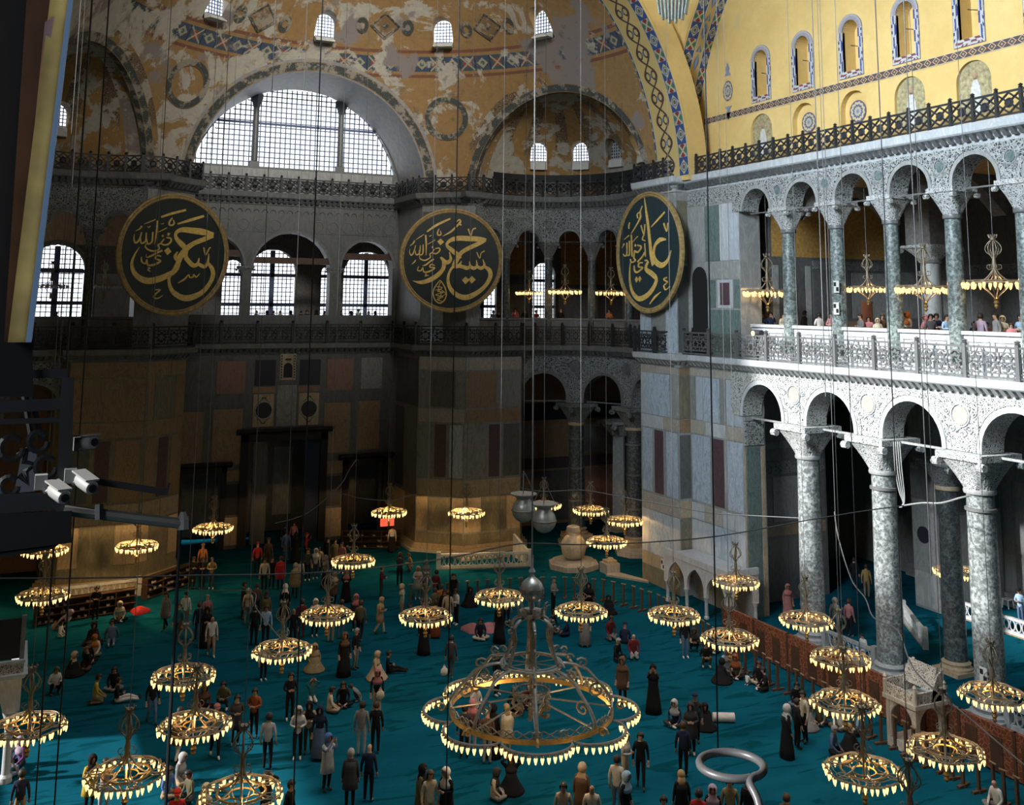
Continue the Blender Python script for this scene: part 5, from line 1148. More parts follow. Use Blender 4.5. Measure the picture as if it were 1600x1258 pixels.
for px, py, d, sc_, wh, dl in ((1199, 457, 53.5, 1.2, 'first opening from the pier', 0), (1356, 451, 49.5, .95, 'third opening, partly behind a column', 0), (1445, 451, 46.0, 1.15, 'fourth opening', 0), (1555, 443, 43.5, 1.15, 'fifth opening at the right', 0), (827, 457, 68.0, .9, 'north exedra, left opening', 0), (883, 455, 68.0, 1.1, 'north exedra, middle opening', 0), (955, 457, 66.0, 1.0, 'north exedra, beside the slanted board', 0), (163, 447, 66.5, .95, 'south exedra gallery, unlit and dark', 1), (80, 447, 68.5, .95, 'south exedra gallery at the far left, unlit', 1)):
    chandelier(on_d(px, py, d), 'small ring chandelier hanging in the gallery, %s' % wh, False, sc_, 21.1, bool(dl), 40, 'gallery chandeliers')

# ---------------------------------------------------------------- the great chandelier in the middle of the nave
GIRON = plain('weathered_grey_iron', (.24, .23, .21), .5, .35, var=.25)
GHOOP = plain('gilt_hoop', (.42, .27, .09), .45, .4, var=.2)
def great_chandelier():
    c = on_z(830, 1107, 2.9); e = empty('great_chandelier', c); e.scale = (1, 1, .8)
    def add(nm, m, mt, sm=True): return m.build(nm, mt, e, sm)
    HR = 2.45; pet = lambda a: HR+.12+.68*abs(sin(4*a))**.55
    m = MB(); m.lathe([(HR-.03, -.09), (HR+.03, -.09), (HR+.03, .07), (HR-.03, .07), (HR-.03, -.09)], 64, cap=False); hoop = add('hoop', m, GHOOP)
    m = MB(); n = 40
    for k in range(n):
        a0, a1 = 2*pi*k/n, 2*pi*(k+1)/n; P = lambda a, z: (HR*cos(a), HR*sin(a), z)
        m.bar(P(a0, .08), P(a1, .34), .03); m.bar(P(a0, .34), P(a1, .08), .03)
        if k % 2: m.tube([(HR*cos((a0+a1)/2+.055*cos(t)), HR*sin((a0+a1)/2+.055*cos(t)), .21+.14*sin(t)) for t in [.785*q for q in range(8)]], .02, 4, True)
    add('cresting', m, GIRON, False)
    m = MB(); m.tube([(pet(a)*cos(a), pet(a)*sin(a), .0) for a in [2*pi*k/192 for k in range(192)]], .04, 6, True); rail_ = add('lamp_rail', m, GIRON)
    NL = 112
    for k in range(NL):
        a = 2*pi*(k+.5)/NL; r = pet(a)+.02; o = inst('lamp', CH['lamp'], rail_, Matrix.Translation((r*cos(a), r*sin(a), -.05)) @ Matrix.Diagonal((1.35, 1.35, 1.35, 1)))
    m = MB(); UR = .92; UZ = 1.62
    m.tube([(UR*cos(a), UR*sin(a), UZ) for a in [2*pi*k/40 for k in range(40)]], .06, 7, True); m.tube([((UR-.1)*cos(a), (UR-.1)*sin(a), UZ+.07) for a in [2*pi*k/40 for k in range(40)]], .03, 5, True); up = add('upper_ring', m, GIRON)
    m = MB()
    for k in range(8): a = k*pi/4; m.bar((.05*cos(a), .05*sin(a), UZ), (UR*cos(a), UR*sin(a), UZ), .025)
    add('upper_spokes', m, GIRON, False)
    for k in range(8):
        a = k*pi/4+.39; R2 = Matrix.Rotation(a, 4, 'Z'); m = MB()
        m.tube([p for p in catmull([(UR, 0, UZ), (UR+.28, 0, UZ-.02), (1.65, 0, 1.42), (1.95, 0, 1.05), (2.22, 0, .72), (2.42, 0, .35), (2.45, 0, .1)], 5)], .055, 6)
        m.tube([(2.0+.28*(1-q/13)*cos(q*.75+1), 0, .62+.28*(1-q/13)*sin(q*.75+1)) for q in range(13)], .04, 5)
        m.tube([(1.55+.2*(1-q/11)*cos(-q*.75+2.5), 0, 1.62+.2*(1-q/11)*sin(-q*.75+2.5)) for q in range(11)], .035, 5)
        m.tube([(1.15+.16*(1-q/10)*cos(q*.8), 0, 1.82+.14*(1-q/10)*sin(q*.8)) for q in range(10)], .03, 5)
        me = m.mesh('scroll_arm'); me.materials.append(GIRON); smooth_me(me, 60); inst('scroll_arm', me, e, R2)
        m = MB(); m.bar((.12, 0, .42), (HR, 0, .05), .045); me = m.mesh('spoke'); me.materials.append(GIRON); inst('spoke', me, e, R2)
        m = MB(); m.tube([(HR+.28+.2*(1-q/12)*cos(q*.7), 0, .06+.2*(1-q/12)*sin(q*.7)) for q in range(12)], .035, 5); me = m.mesh('rosette_scroll'); me.materials.append(GHOOP); inst('rosette_scroll', me, e, R2)
    for k in range(6):
        a = k*pi/3+.2; m = MB(); m.tube(catmull([(.86, 0, UZ+.05), (.72, 0, 2.1), (.62, 0, 2.55), (.66, 0, 2.95), (.5, 0, 3.2), (.2, 0, 3.32)], 5), [.055]*26, 6)
        m.tube([(.82+.13*(1-q/10)*cos(q*.8+2), 0, 2.95+.13*(1-q/10)*sin(q*.8+2)) for q in range(10)], .035, 5); m.tube([(.66+.1*(1-q/9)*cos(q*.8), 0, 2.3+.1*(1-q/9)*sin(q*.8)) for q in range(9)], .025, 5)
        me = m.mesh('bell_leg'); me.materials.append(GIRON); smooth_me(me, 60); inst('bell_leg', me, e, Matrix.Rotation(a, 4, 'Z'))
    m = MB(); m.lathe([(.05, -.12), (.055, 1.2), (.07, 1.25), (.055, 1.3), (.05, 3.3)], 10); add('stem', m, GIRON)
    m = MB(); m.lathe([(.1, 3.26), (.3, 3.3), (.44, 3.42), (.42, 3.5), (.36, 3.46), (.12, 3.42)], 20)
    for k in range(10): a = k*pi/5; m.bar((.42*cos(a), .42*sin(a), 3.46), (.47*cos(a), .47*sin(a), 3.72), .09, h=.03); m.bar((.47*cos(a), .47*sin(a), 3.7), (.56*cos(a), .56*sin(a), 3.76), .06, h=.03)
    add('crown_dish', m, GIRON)
    m = MB(); m.lathe([(.06, 3.4), (.09, 3.7), (.05, 3.85), (.14, 3.95)]+[(.36*sin(t), 4.28-.45*cos(t)) for t in [.45+.27*q for q in range(9)]]+[(.1, 4.75), (.05, 4.85), (.11, 4.95), (.04, 5.1), (.02, 5.5)], 18); ball_ = add('crown_ball', m, plain('pewter_ball', (.34, .35, .35), .35, .6))
    m = MB(); m.lathe([(.35*sin(t), 4.28-.372*cos(t)) for t in [.7, .9, 1.1, 1.25]], 18, cap=False, rip=lambda a, t: .03)
    for k in range(9): a = k*2*pi/9; m.bar((.365*cos(a), .365*sin(a), 4.16), (.37*cos(a), .37*sin(a), 4.36), .11, h=.02)
    m.build('leaf_cup', GIRON, ball_)
    m = MB(); m.tube([(.55*cos(a), .55*sin(a), .62) for a in [2*pi*k/24 for k in range(24)]], .035, 5, True); m.tube([(.5*cos(a), .5*sin(a), .4) for a in [2*pi*k/24 for k in range(24)]], .03, 5, True)
    for k in range(24): a = k*pi/12; m.bar((.5*cos(a), .5*sin(a), .4), (.55*cos(a+.13), .55*sin(a+.13), .62), .03); m.bar((.55*cos(a), .55*sin(a), .62), (.58*cos(a), .58*sin(a), .74), .04, h=.02)
    add('inner_basket', m, GIRON, False)
    for k in range(6):
        m = MB(); m.tube(catmull([(.5, 0, .45), (.62, 0, .3), (.42, 0, .1), (.32, 0, -.12), (.55, 0, -.16), (.62, 0, -.05)], 5), .055, 6); me = m.mesh('basket_scroll'); me.materials.append(BRONZE); smooth_me(me, 60); inst('basket_scroll', me, e, Matrix.Rotation(k*pi/3, 4, 'Z'))
    m = MB(); m.tube([(0, 0, 5.4), (0, 0, 44)], .025, 6); add('cable', m, TIE)
    for k in range(4):
        l = lamp('great_chandelier_light', 'POINT', (0, 0, 0), 35, (1.0, .62, .26), shadow_soft_size=.03); l.parent = e; l.location = (2.0*cos(k*pi/2), 2.0*sin(k*pi/2), -.25)
    return tag(e, 'huge grey iron chandelier with a lobed ring of lamps and a ball on top, centre', 'chandelier')
great_chandelier()

# ---------------------------------------------------------------- marble furniture of the floor
URNM = marble('honey_alabaster', (.52, .42, .30), (.66, .58, .46), 1.6, dist=3)
c = on_z(905, 893, 0); e = empty('marble_urn', (29.9, 54.9, 0))
m = MB(); m.lathe([(1.5, 0), (1.5, .28), (1.35, .32), (1.2, .45), (.3, .45)], 8); m.build('octagonal_step', CREAM, e)
m = MB(); m.lathe([(.3, .45), (.45, .5), (.66, .75), (.74, 1.1), (.68, 1.45), (.48, 1.72), (.36, 1.8), (.34, 2.0)], 28); m.build('jar', URNM, e, True)
m = MB(); m.lathe([(.4, 1.98), (.42, 2.05), (.38, 2.25), (.2, 2.33), (.02, 2.35)], 20); m.build('lid', CREAM, e, True)
tag(e, 'big round honey coloured marble urn on an octagonal step before the exedra', 'urn')
e = empty('marble_block', (31.2, 53.0, 0)); m = MB(); m.box(-.42, .42, -.42, .42, 0, .55); m.build('block', CREAM, e); m = MB(); m.box(-.3, .3, -.3, .3, .55, .7); m.lathe([(.25, .7), (.2, .8), (.02, .82)], 8); m.build('cap', TAN, e); tag(e, 'small square marble block with a cap beside the round urn', 'block')
m = MB(); m.box(24.4, 27.6, 58.6, 59.6, 0, .12); tag(m.build('stone_step', CREAM), 'low pale stone slab on the carpet at the exedra, left of the urn', 'step')
m = MB(); m.hexa([(30.6, 52.4, 0), (32.0, 50.2, 0), (32.1, 50.5, 0), (31.4, 53.0, 0)], [(30.6, 52.4, .1), (32.0, 50.2, .1), (32.1, 50.5, .1), (31.4, 53.0, .1)]); tag(m.build('stone_step', CREAM), 'low pale stone slab between the urn and the pale pier', 'step')
PEW = plain('pewter_globe', (.36, .36, .33), .4, .5, var=.2)
for px, py, d, t in ((818, 797, 46.0, 'upper left'), (850, 813, 45.0, 'lower right')):
    p = on_d(px, py, d); e = empty('hanging_globe', p)
    m = MB(); m.lathe([(.02, -.5)]+[(.5*sin(a), -.5*cos(a)) for a in [.3+.3*k for k in range(8)]]+[(.3, .44), (.3, .5)], 22); m.build('globe', PEW, e, True)
    m = MB(); m.lathe([(.29, .46), (.36, .56), (.55, .64), (.56, .68), (.3, .66)], 22); m.build('rim', PEW, e, True)
    m = MB(); m.lathe([(.505, -.04), (.52, -.02), (.52, .02), (.505, .04)], 22, cap=False); m.build('belt', GIRON, e, True)
    m = MB(); m.tube([(0, 0, .6), (0, 0, 36-p.z)], .011, 5); m.build('cable', IRON, e)
    for k in range(3): a = k*2*pi/3; m = MB(); m.tube([(.5*cos(a), .5*sin(a), .66), (0, 0, 1.6)], .012, 4); m.build('chain', TIE, e)
    tag(e, 'grey metal globe with a flared rim hanging before the exedra, %s of two' % t, 'globe')
def balustrade(a, b, h, label, rows=None, mat=None):
    a = Vector(a); b = Vector(b); L = (b-a).length; d = (b-a)/L; e = empty('balustrade', (a.x, a.y, 0), math.atan2(d.y, d.x)); mt = mat or STONE_L
    m = MB(); m.box(0, L, -.09, .09, h-.12, h); m.build('top_rail', mt, e); m = MB(); m.box(0, L, -.08, .08, .06, .2); m.build('bottom_rail', mt, e)
    m = MB(); m.box(0, L, -.12, .12, 0, .06); m.build('plinth', BROWN, e)
    m = MB(); n = max(2, int(L/.3))
    for k in range(n):
        c = L*(k+.5)/n; w2 = L/n*.42; m.tube([(c+w2*cos(t), 0, (h+.08)/2+(h-.34)/2*sin(t)) for t in [2*pi*q/10 for q in range(10)]], .035, 4, True)
    stuff(m.build('oval_tracery', mt, e))
    for x in (0, L): m = MB(); m.box(x-.12, x+.12, -.12, .12, 0, h+.12); m.build('post', mt, e)
    return tag(e, label, 'balustrade')
balustrade((22.5, 57.4), (27.6, 56.0), .85, 'low white marble balustrade with oval tracery in front of the middle pier')
balustrade((1.6, 58.2), (6.4, 58.6), .85, 'low white marble balustrade with oval tracery at the left')
m = MB(); m.hexa([(27.7, 56, 0), (27.75, 58.6, 0), (27.9, 58.6, 0), (27.85, 56, 0)], [(27.7, 56, .6), (27.75, 58.6, 1.3), (27.9, 58.6, 1.3), (27.85, 56, .6)]); tag(m.build('stair_side', STONE_L), 'slanted white marble stair side at the end of the low balustrade', 'stair side')
balustrade((42.7, 33.0), (42.7, 36.6), .8, 'white balustrade in the aisle at the right edge', mat=STONE_L)
balustrade((42.7, 36.9), (42.7, 38.7), .8, 'short white balustrade between the speckled and the sunlit column', mat=STONE_L)
balustrade((37.4, 36.0), (39.8, 39.6), .8, 'white balustrade in the aisle left of the second sunlit column', mat=STONE)
balustrade((33.3, 34.8), (33.3, 37.8), .85, 'grey baluster rail between the first two sunlit columns', mat=STONE)
balustrade((33.3, 24.9), (33.3, 28.3), .85, 'grey baluster rail right of the brightest column', mat=STONE)
# shoe racks
def rack(a, b, label):
    a = Vector(a); b = Vector(b); L = (b-a).length; d = (b-a)/L; e = empty('shoe_rack', (a.x, a.y, 0), math.atan2(d.y, d.x))
    for z in (.05, .38, .7, 1.0): m = MB(); m.box(0, L, -.18, .18, z, z+.04); m.build('shelf', WOODD, e)
    for k in range(int(L/1.2)+1): x = min(L, k*1.2); m = MB(); m.box(x-.02, x+.02, -.18, .18, 0, 1.06); m.build('upright', WOODD, e)
    m = MB(); m.box(0, L, .14, .18, 0, 1.06); m.build('back', BLACK, e); tag(e, label, 'shoe rack')
    m = MB(); rs = random.Random(L)
    for z in (.09, .42, .74):
        for k in range(int(L*2.2)): x = rs.uniform(.1, L-.1); q = a+d*x-Vector((-d.y, d.x))*.05; m.box(q.x-.06, q.x+.06, q.y-.12, q.y+.12, z, z+.09)
    o = m.build('shoes', plain('mixed_shoes', (.3, .28, .26), .7, var=.6)); stuff(o); tag(o, 'assorted shoes lying on the %s' % label.split(' ', 1)[1], 'shoes')
rack((1.5, 55.2), (6.0, 56.0), 'long black shoe rack below the left balustrade')
rack((6.6, 57.6), (9.4, 60.2), 'dark slanted shoe rack beside the south pier')
rack((18.9, 64.6), (22.2, 63.2), 'dark shoe rack before the black right doorway')
# barrier posts
def post_mesh():
    m = MB(); m.box(-.045, .045, -.045, .045, .08, 1.05); a = m.mesh('post'); a.materials.append(plain('brown_post', (.095, .055, .035), .5)); m = MB(); m.box(-.28, .28, -.06, .06, 0, .08); m.box(-.06, .06, -.1, .1, 0, .1); b = m.mesh('foot'); b.materials.append(MATS['brown_post']); m = MB(); m.box(-.025, .025, -.13, .13, 1.03, 1.07); c = m.mesh('crossbar'); c.materials.append(plain('brass_tip', (.28, .19, .10), .5)); return a, b, c
PM = post_mesh()
def ordw(n):
    o = ('', 'first', 'second', 'third', 'fourth', 'fifth', 'sixth', 'seventh', 'eighth', 'ninth', 'tenth', 'eleventh', 'twelfth', 'thirteenth', 'fourteenth', 'fifteenth', 'sixteenth', 'seventeenth', 'eighteenth', 'nineteenth')
    t = ('', '', 'twent', 'thirt', 'fort')
    return o[n] if n < 20 else (t[n//10]+'ieth' if n % 10 == 0 else t[n//10]+'y-'+o[n % 10])
BPN = [0]
def nxt(): BPN[0] += 1; return ordw(BPN[0])
def bpost(x, y, rz, label, group):
    e = empty('barrier_post', (x, y, 0), rz); inst('post', PM[0], e); inst('foot', PM[1], e); inst('crossbar', PM[2], e); tag(e, label, 'barrier post', group)
for k in range(30):
    y = 38.2-k*.5
    if 27.4 < y < 29.4 and False: continue
    bpost(28.15+.1*sin(k*1.7), y, .2*sin(k*2.3), 'brown barrier post before the pierced screen, %s counting from the loge' % ordw(k+1), 'barrier posts along the brown screen')
bp = [(18.6, 51.2), (20.4, 50.75), (22.5, 50.5), (24.8, 50.1), (26.4, 49.4), (28.0, 48.2), (28.75, 46.5), (29.05, 44.7), (29.0, 42.6), (28.6, 40.4), (28.3, 38.8)]
acc = 0
for a, b in zip(bp, bp[1:]):
    a = Vector(a); b = Vector(b); n = max(2, round((b-a).length/.55))
    for k in range(n): q = a.lerp(b, k/n); bpost(q.x, q.y, math.atan2((b-a).y, (b-a).x)+pi/2, 'dark barrier post in the curved row before the exedra, %s from the left' % nxt(), 'barrier posts before the exedra')
# brown pierced screen in front of the arcade
m_, nt, b_ = mat0('red_brown_pierced_wood', .5); pp = pos(nt); dd = voro(nt, pp, 5.5, 'DISTANCE_TO_EDGE'); f = dd.ramp(.03, .09); setc(nt, b_, mixc(nt, f, (.30, .12, .06), (.15, .045, .022))); bump(nt, b_, f, .5, .02); SCRW = m_
e = empty('pierced_screen', (29.9, 40.6, 0))
for k in range(8):
    y0 = -k*2.2; 
    if 5 <= k <= 5: pass
    m = MB(); m.box(-.05, .05, y0-2.15, y0-.02, .05, 1.42); m.build('screen_panel', SCRW, e); m = MB(); m.box(-.07, .07, y0-2.2, y0, 1.4, 1.5); m.build('cap_rail', SCRW, e); m = MB(); m.box(-.08, .08, y0-.06, y0+.06, 0, 1.5); m.build('screen_post', WOODD, e)
    for q in (.5, 1.5): m = MB(); m.box(-.075, -.05, y0-q-.24, y0-q+.24, .1, 1.15); m.build('slit_panel', WOODD, e)
tag(e, 'long red brown pierced wooden screen in front of the north arcade', 'screen')
# marble pulpit
KM = marble('warm_white_marble', (.70, .65, .58), (.48, .43, .37), 2.2)
PIERCE = carved('pierced_marble', (.66, .62, .55), (.10, .08, .06), 7.0, thr=.55)
e = empty('marble_pulpit', (28.25, 27.75, 0)); X1, Y1, HH = 1.35, 1.35, 1.55
m = MB(); m.box(0, X1, 0, Y1, 0, .32); m.build('base', KM, e)
for x in (0, X1-.14):
    for y in (0, Y1-.14): m = MB(); m.box(x, x+.14, y, y+.14, .32, HH); m.build('corner_post', KM, e)
for ax_ in range(4):
    L = X1 if ax_ < 2 else Y1; pl = arch_poly(L/2, L/2-.2, .32, .95, 14, .6); 
    fn = (lambda a, b, d: (a, d, b)) if ax_ < 2 else (lambda a, b, d: (d, a, b)); d0 = (0.02, .12) if ax_ in (0, 2) else ((Y1-.12, Y1-.02) if ax_ == 1 else (X1-.12, X1-.02))
    bx = boxme(.1, L-.1, d0[0], d0[1], .34, HH) if ax_ < 2 else boxme(d0[0], d0[1], .1, L-.1, .34, HH)
    o = mobj('lobed_arch', boolean(bx, [cutp(pl, fn, d0[0]-.3, d0[1]+.3)]), KM, e)
m = MB(); m.box(-.08, X1+.08, -.08, Y1+.08, HH, HH+.14); m.build('platform', KM, e)
m = MB(); m.box(-.02, .06, 0, Y1, HH+.14, HH+.5); m.build('pierced_side', PIERCE, e); m = MB(); m.box(0, X1, -.02, .06, HH+.14, HH+.5); m.build('pierced_side', PIERCE, e); m = MB(); m.box(0, X1, Y1-.06, Y1+.02, HH+.14, HH+.62); m.build('pierced_side', PIERCE, e)
for y in (0.03, Y1-.05): m = MB(); m.prism([(.75, HH+.14), (X1, HH+.14), (X1, HH+1.15), (1.05, HH+.95), (.8, HH+.5)], lambda a, b, d: (a, d, b), y-.05, y+.05); m.build('pierced_back', PIERCE, e)
m = MB(); m.hexa([(.85, .05, HH+.45), (.85, Y1-.05, HH+.45), (.92, Y1-.05, HH+.42), (.92, .05, HH+.42)], [(1.1, .05, HH+1.2), (1.1, Y1-.05, HH+1.2), (1.17, Y1-.05, HH+1.17), (1.17, .05, HH+1.17)]); m.build('pierced_back', PIERCE, e)
for x, y in ((0, 0), (0, Y1), (X1, 0), (X1, Y1)): m = MB(); m.lathe([(.07, HH+.1), (.07, HH+.6), (.04, HH+.64), (.075, HH+.7), (.01, HH+.8)], 8, (x, y, 0)); m.build('finial_post', KM, e)
tag(e, 'small white marble pulpit with lobed arches and a pierced backrest', 'pulpit')
# marble loge with pointed arches against the pale pier
e = empty('marble_loge', (31.0, 41.8, 0)); LM = marble('loge_marble', (.60, .61, .62), (.46, .47, .49), 1.8)
me = boolean(boxme(0, .14, 0, 5.35, 1.0, 2.3), [cutp(arch_poly(y, .72, .5, 1.15, 14, .9), ZX, -1, 1) for y in (.95, 2.6, 4.25)]); mobj('pointed_arcade', me, LM, e)
me = boolean(boxme(.14, 1.85, 0, .14, 1.0, 2.3), [cutp(arch_poly(.98, .6, .5, 1.15, 14, .9), ZY, -1, 1)]); mobj('side_arch', me, KM, e)
m = MB(); m.sweep([(-.05, 2.3), (.06, 2.3), (.14, 2.42), (.14, 2.6), (-.05, 2.6)], [(1.85, 0), (0, 0), (0, 5.35)][::-1]); m.build('cornice', LM, e); m = MB(); m.box(.02, 1.85, .02, 5.3, 2.3, 2.36); m.build('roof_slab', LM, e)
for y in (.12, 1.78, 3.42, 5.12): m = MB(); m.lathe([(.13, 0), (.13, .1), (.09, .14), (.085, .8), (.1, .84), (.16, 1.0)], 10, (.08, y, 0)); m.build('colonette', LM, e, True)
m = MB(); m.lathe([(.13, 0), (.13, .1), (.09, .14), (.085, .8), (.1, .84), (.16, 1.0)], 10, (1.7, .08, 0)); m.build('colonette', KM, e, True)
m = MB(); m.box(1.75, 1.85, .3, 5.3, 0, 2.25); m.build('back_slab', MID, e)
tag(e, 'pale marble loge with pointed arches at the foot of the pale pier', 'loge')
# marble platform at the left edge
e = empty('marble_platform', (-.62, 38.1, 0))
m = MB(); m.lathe([(.2, 0), (.2, .16), (.13, .24), (.12, 1.75), (.14, 1.8), (.24, 2.1)], 14, (1.15, .2, 0)); m.build('column', STONE_L, e, True)
me = boolean(boxme(-.9, 1.42, .05, .35, 2.1, 3.1), [cutp(arch_poly(0.1, .82, 1.5, 2.05, 16), ZY, -1, 1)]); mobj('arch', me, STONE_L, e)
m = MB(); m.box(1.12, 1.42, .36, 3.5, 2.1, 3.1); m.build('side_beam', STONE_L, e)
m = MB(); m.sweep([(-.1, 3.1), (.08, 3.1), (.16, 3.24), (-.1, 3.24)], [(-1, .05), (1.42, .05), (1.42, 3.5)][::-1]); m.build('cornice', STONE_L, e)
m = MB(); m.box(-1, 1.45, .06, .14, 3.24, 3.55); m.build('pierced_frieze', PIERCE, e); m = MB(); m.box(1.37, 1.45, .15, 3.5, 3.24, 3.55); m.build('pierced_frieze', PIERCE, e)
m = MB(); m.box(-1, 1.48, .02, .18, 3.55, 3.63); m.build('frieze_rail', STONE_L, e)
m = MB(); m.box(-1, 1.3, .3, .4, 3.63, 4.85); m.build('dark_screen', BLACK, e); m = MB(); m.box(1.3, 1.44, .28, .42, 3.55, 4.92); m.build('screen_post', STONE_D, e)
tag(e, 'white marble platform with an arch and dark screen at the left edge', 'platform')
# small things in the aisle and gallery
e = empty('plastic_stool', (46.3, 39.0, 0)); m = MB(); m.box(-.2, .2, -.2, .2, .4, .45); m.build('seat', plain('white_plastic', (.75, .77, .78), .4), e)
for x in (-.16, .16):
    for y in (-.16, .16): m = MB(); m.bar((x*1.2, y*1.2, 0), (x, y, .42), .06); m.build('leg', MATS['white_plastic'], e)
tag(e, 'white plastic stool on the sunny aisle carpet', 'stool')
e = empty('cushion_bench', (31.0, 30.3, 0)); m = MB(); m.box(0, 1.6, 0, .9, 0, .5); m.build('bench_body', WOODD, e); m = MB(); m.box(.05, 1.55, .05, .85, .5, .66); m.build('cushion', plain('pale_blue_quilt', (.45, .55, .62), .9, var=.2), e); tag(e, 'wooden bench with a pale blue quilted cushion behind the pulpit', 'bench')
e = empty('wooden_chair', on_x(1349, 505, 36.5)); e.location.z = 13.1; m = MB(); m.box(-.3, .3, -.3, .3, .45, .52); m.build('seat', ROSE, e); m = MB(); m.box(.24, .3, -.33, .33, .5, 2.1); m.build('backrest', plain('red_brown_wood', (.20, .065, .035), .5), e); m = MB(); m.box(.22, .32, -.36, .36, 2.1, 2.2); m.build('top_rail', MATS['red_brown_wood'], e)
for x in (-.26, .26):
    for y in (-.26, .26): m = MB(); m.box(x-.03, x+.03, y-.03, y+.03, 0, .46); m.build('leg', MATS['red_brown_wood'], e)
tag(e, 'tall red brown wooden chair in the north gallery', 'chair')
p = on_x(1183, 521, 32.6); e = empty('floodlight', p); m = MB(); m.tube([(0, .35, 0), (0, -.35, 0)], .17, 10); m.build('housing', IRON, e, True); m = MB(); m.tube([(-.16, .1, 0), (-.2, .1, 0)], .13, 10); m.build('lens', emit('warm_lens', (1, .85, .5), 1.5), e); m = MB(); m.bar((0, 0, -.1), (0, 0, Z1+.0-p.z), .08); m.build('stand', IRON, e); tag(e, 'black floodlight on a stand behind the north gallery railing', 'floodlight')
WHT = plain('white_card', (.72, .72, .70), .7)
for px, py, X0, wh in ((1307, 448, 33.05, 'upper of two on the second green gallery column'), (1307, 482, 33.05, 'lower of two on the second green gallery column'), (1537, 1055, 32.84, 'on the sunlit column at the right edge'), (1036, 882, 32.1, 'on the pale pier above the marble loge')):
    p = on_x(px, py, X0); e = empty('target_card', p); m = MB(); m.box(-.02, .0, -.17, .17, -.27, .27); m.build('card', WHT, e); m = MB(); m.box(-.026, -.02, 0, .15, .02, .2); m.box(-.026, -.02, -.15, 0, -.2, -.02); m.build('black_squares', BLACK, e); tag(e, 'white card with two black squares, %s' % wh, 'card')
p = on_y(605, 816, 62.0); m = MB(); m.box(p.x-.42, p.x+.42, p.y-.06, p.y+.06, p.z-.22, p.z+.22); e = empty('lit_sign', p); o = m.build('sign_box', emit('red_sign_light', (.9, .10, .05), 1.3), e); o.location = -p
m = MB(); m.tube([(0, 0, .2), (0, 0, 7)], .02, 5); m.build('hanger', TIE, e); tag(e, 'small glowing red sign hanging before the right west door', 'sign')

# ---------------------------------------------------------------- people
CLR = dict(black=(.012, .012, .014), white=(.62, .60, .57), cream=(.55, .48, .36), beige=(.42, .33, .23), tan=(.36, .26, .16), brown=(.12, .07, .045), maroon=(.13, .02, .025), red=(.42, .03, .035), pink=(.52, .20, .22), rose=(.36, .15, .15), orange=(.44, .16, .05), rust=(.28, .08, .035), yellow=(.42, .30, .04), olive=(.11, .10, .055), green=(.06, .12, .05), teal=(.03, .16, .18), mint=(.30, .46, .40), navy=(.018, .024, .055), blue=(.08, .16, .38), sky=(.30, .45, .62), denim=(.10, .15, .25), jeans=(.30, .36, .44), grey=(.20, .20, .20), silver=(.42, .42, .42), charcoal=(.045, .045, .05), lilac=(.40, .32, .42), purple=(.14, .06, .18), khaki=(.25, .20, .11), blonde=(.45, .32, .14), gold=(.45, .32, .12))
def cloth(c): return plain('cloth_'+c, CLR[c], .9, var=.12, spec=.2)
SKINS = [plain('skin_%d' % i, c, .6) for i, c in enumerate(((.46, .27, .18), (.36, .20, .125), (.52, .33, .24)))]
HAIRC = dict(black=(.012, .010, .009), brown=(.05, .026, .014), grey=(.30, .29, .28), blonde=(.36, .24, .10))
def hairm(c): return plain('hair_'+c, HAIRC[c], .6)
SHOE_W = plain('white_sock', (.6, .58, .55), .8); SHOE_B = plain('dark_shoe', (.02, .02, .02), .6)
EYEM = plain('eye_dark', (.015, .01, .01), .4); LIPM = plain('lip', (.30, .11, .09), .6)
ARMS = dict(down=((.23, .03, .18), (.25, -.04, -.06), (.25, -.07, -.14)), fold=((.25, -.03, .2), (.09, -.23, .2), (.02, -.25, .21)), phone=((.2, -.2, .36), (.09, -.3, .57), (.06, -.32, .65)), head=((.34, -.06, .60), (.15, -.12, .72), (.09, -.12, .79)), lap=((.24, -.06, .2), (.16, -.28, .05), (.11, -.34, .03)), back=((.27, .14, .22), (.28, .28, -.01), (.28, .33, -.07)), one=((.22, -.16, .26), (.12, -.26, .46), (.08, -.27, .54)))
LEGS = dict(stand=(.93, ((.10, -.02, .5), (.10, .03, .09), (.115, -.14, .04)), ((-.10, -.02, .5), (-.10, .03, .09), (-.115, -.14, .04))),
    walk=(.92, ((.09, -.14, .5), (.09, -.20, .09), (.1, -.36, .04)), ((-.09, .02, .5), (-.09, .25, .14), (-.1, .13, .04))),
    sit=(.15, ((.38, -.26, .15), (-.02, -.37, .09), (-.17, -.36, .06)), ((-.38, -.26, .15), (.04, -.44, .09), (.18, -.42, .06))),
    kneel=(.30, ((.13, -.33, .11), (.1, .12, .08), (.1, .25, .05)), ((-.13, -.33, .11), (-.1, .12, .08), (-.1, .25, .05))),
    out=(.15, ((.1, -.42, .22), (.1, -.8, .09), (.11, -.86, .22)), ((-.1, -.44, .16), (-.1, -.84, .09), (-.11, -.9, .22))),
    crouch=(.30, ((.17, -.34, .5), (.14, -.08, .09), (.15, -.25, .04)), ((-.17, -.34, .5), (-.14, -.08, .09), (-.15, -.25, .04))))
POSES = dict(st=('stand', 'down', .02), fo=('stand', 'fold', .04), ph=('stand', 'phone', -.02), up=('stand', 'head', 0), on=('stand', 'one', .02), wa=('walk', 'down', .06), wf=('walk', 'fold', .06), si=('sit', 'lap', .16), sp=('sit', 'phone', .1), kn=('kneel', 'lap', .14), ku=('kneel', 'head', .0), kp=('kneel', 'phone', .1), lo=('out', 'back', -.18), lf=('out', 'fold', .05), cr=('crouch', 'fold', .28), be=('crouch', 'down', .8))
BODY = {}
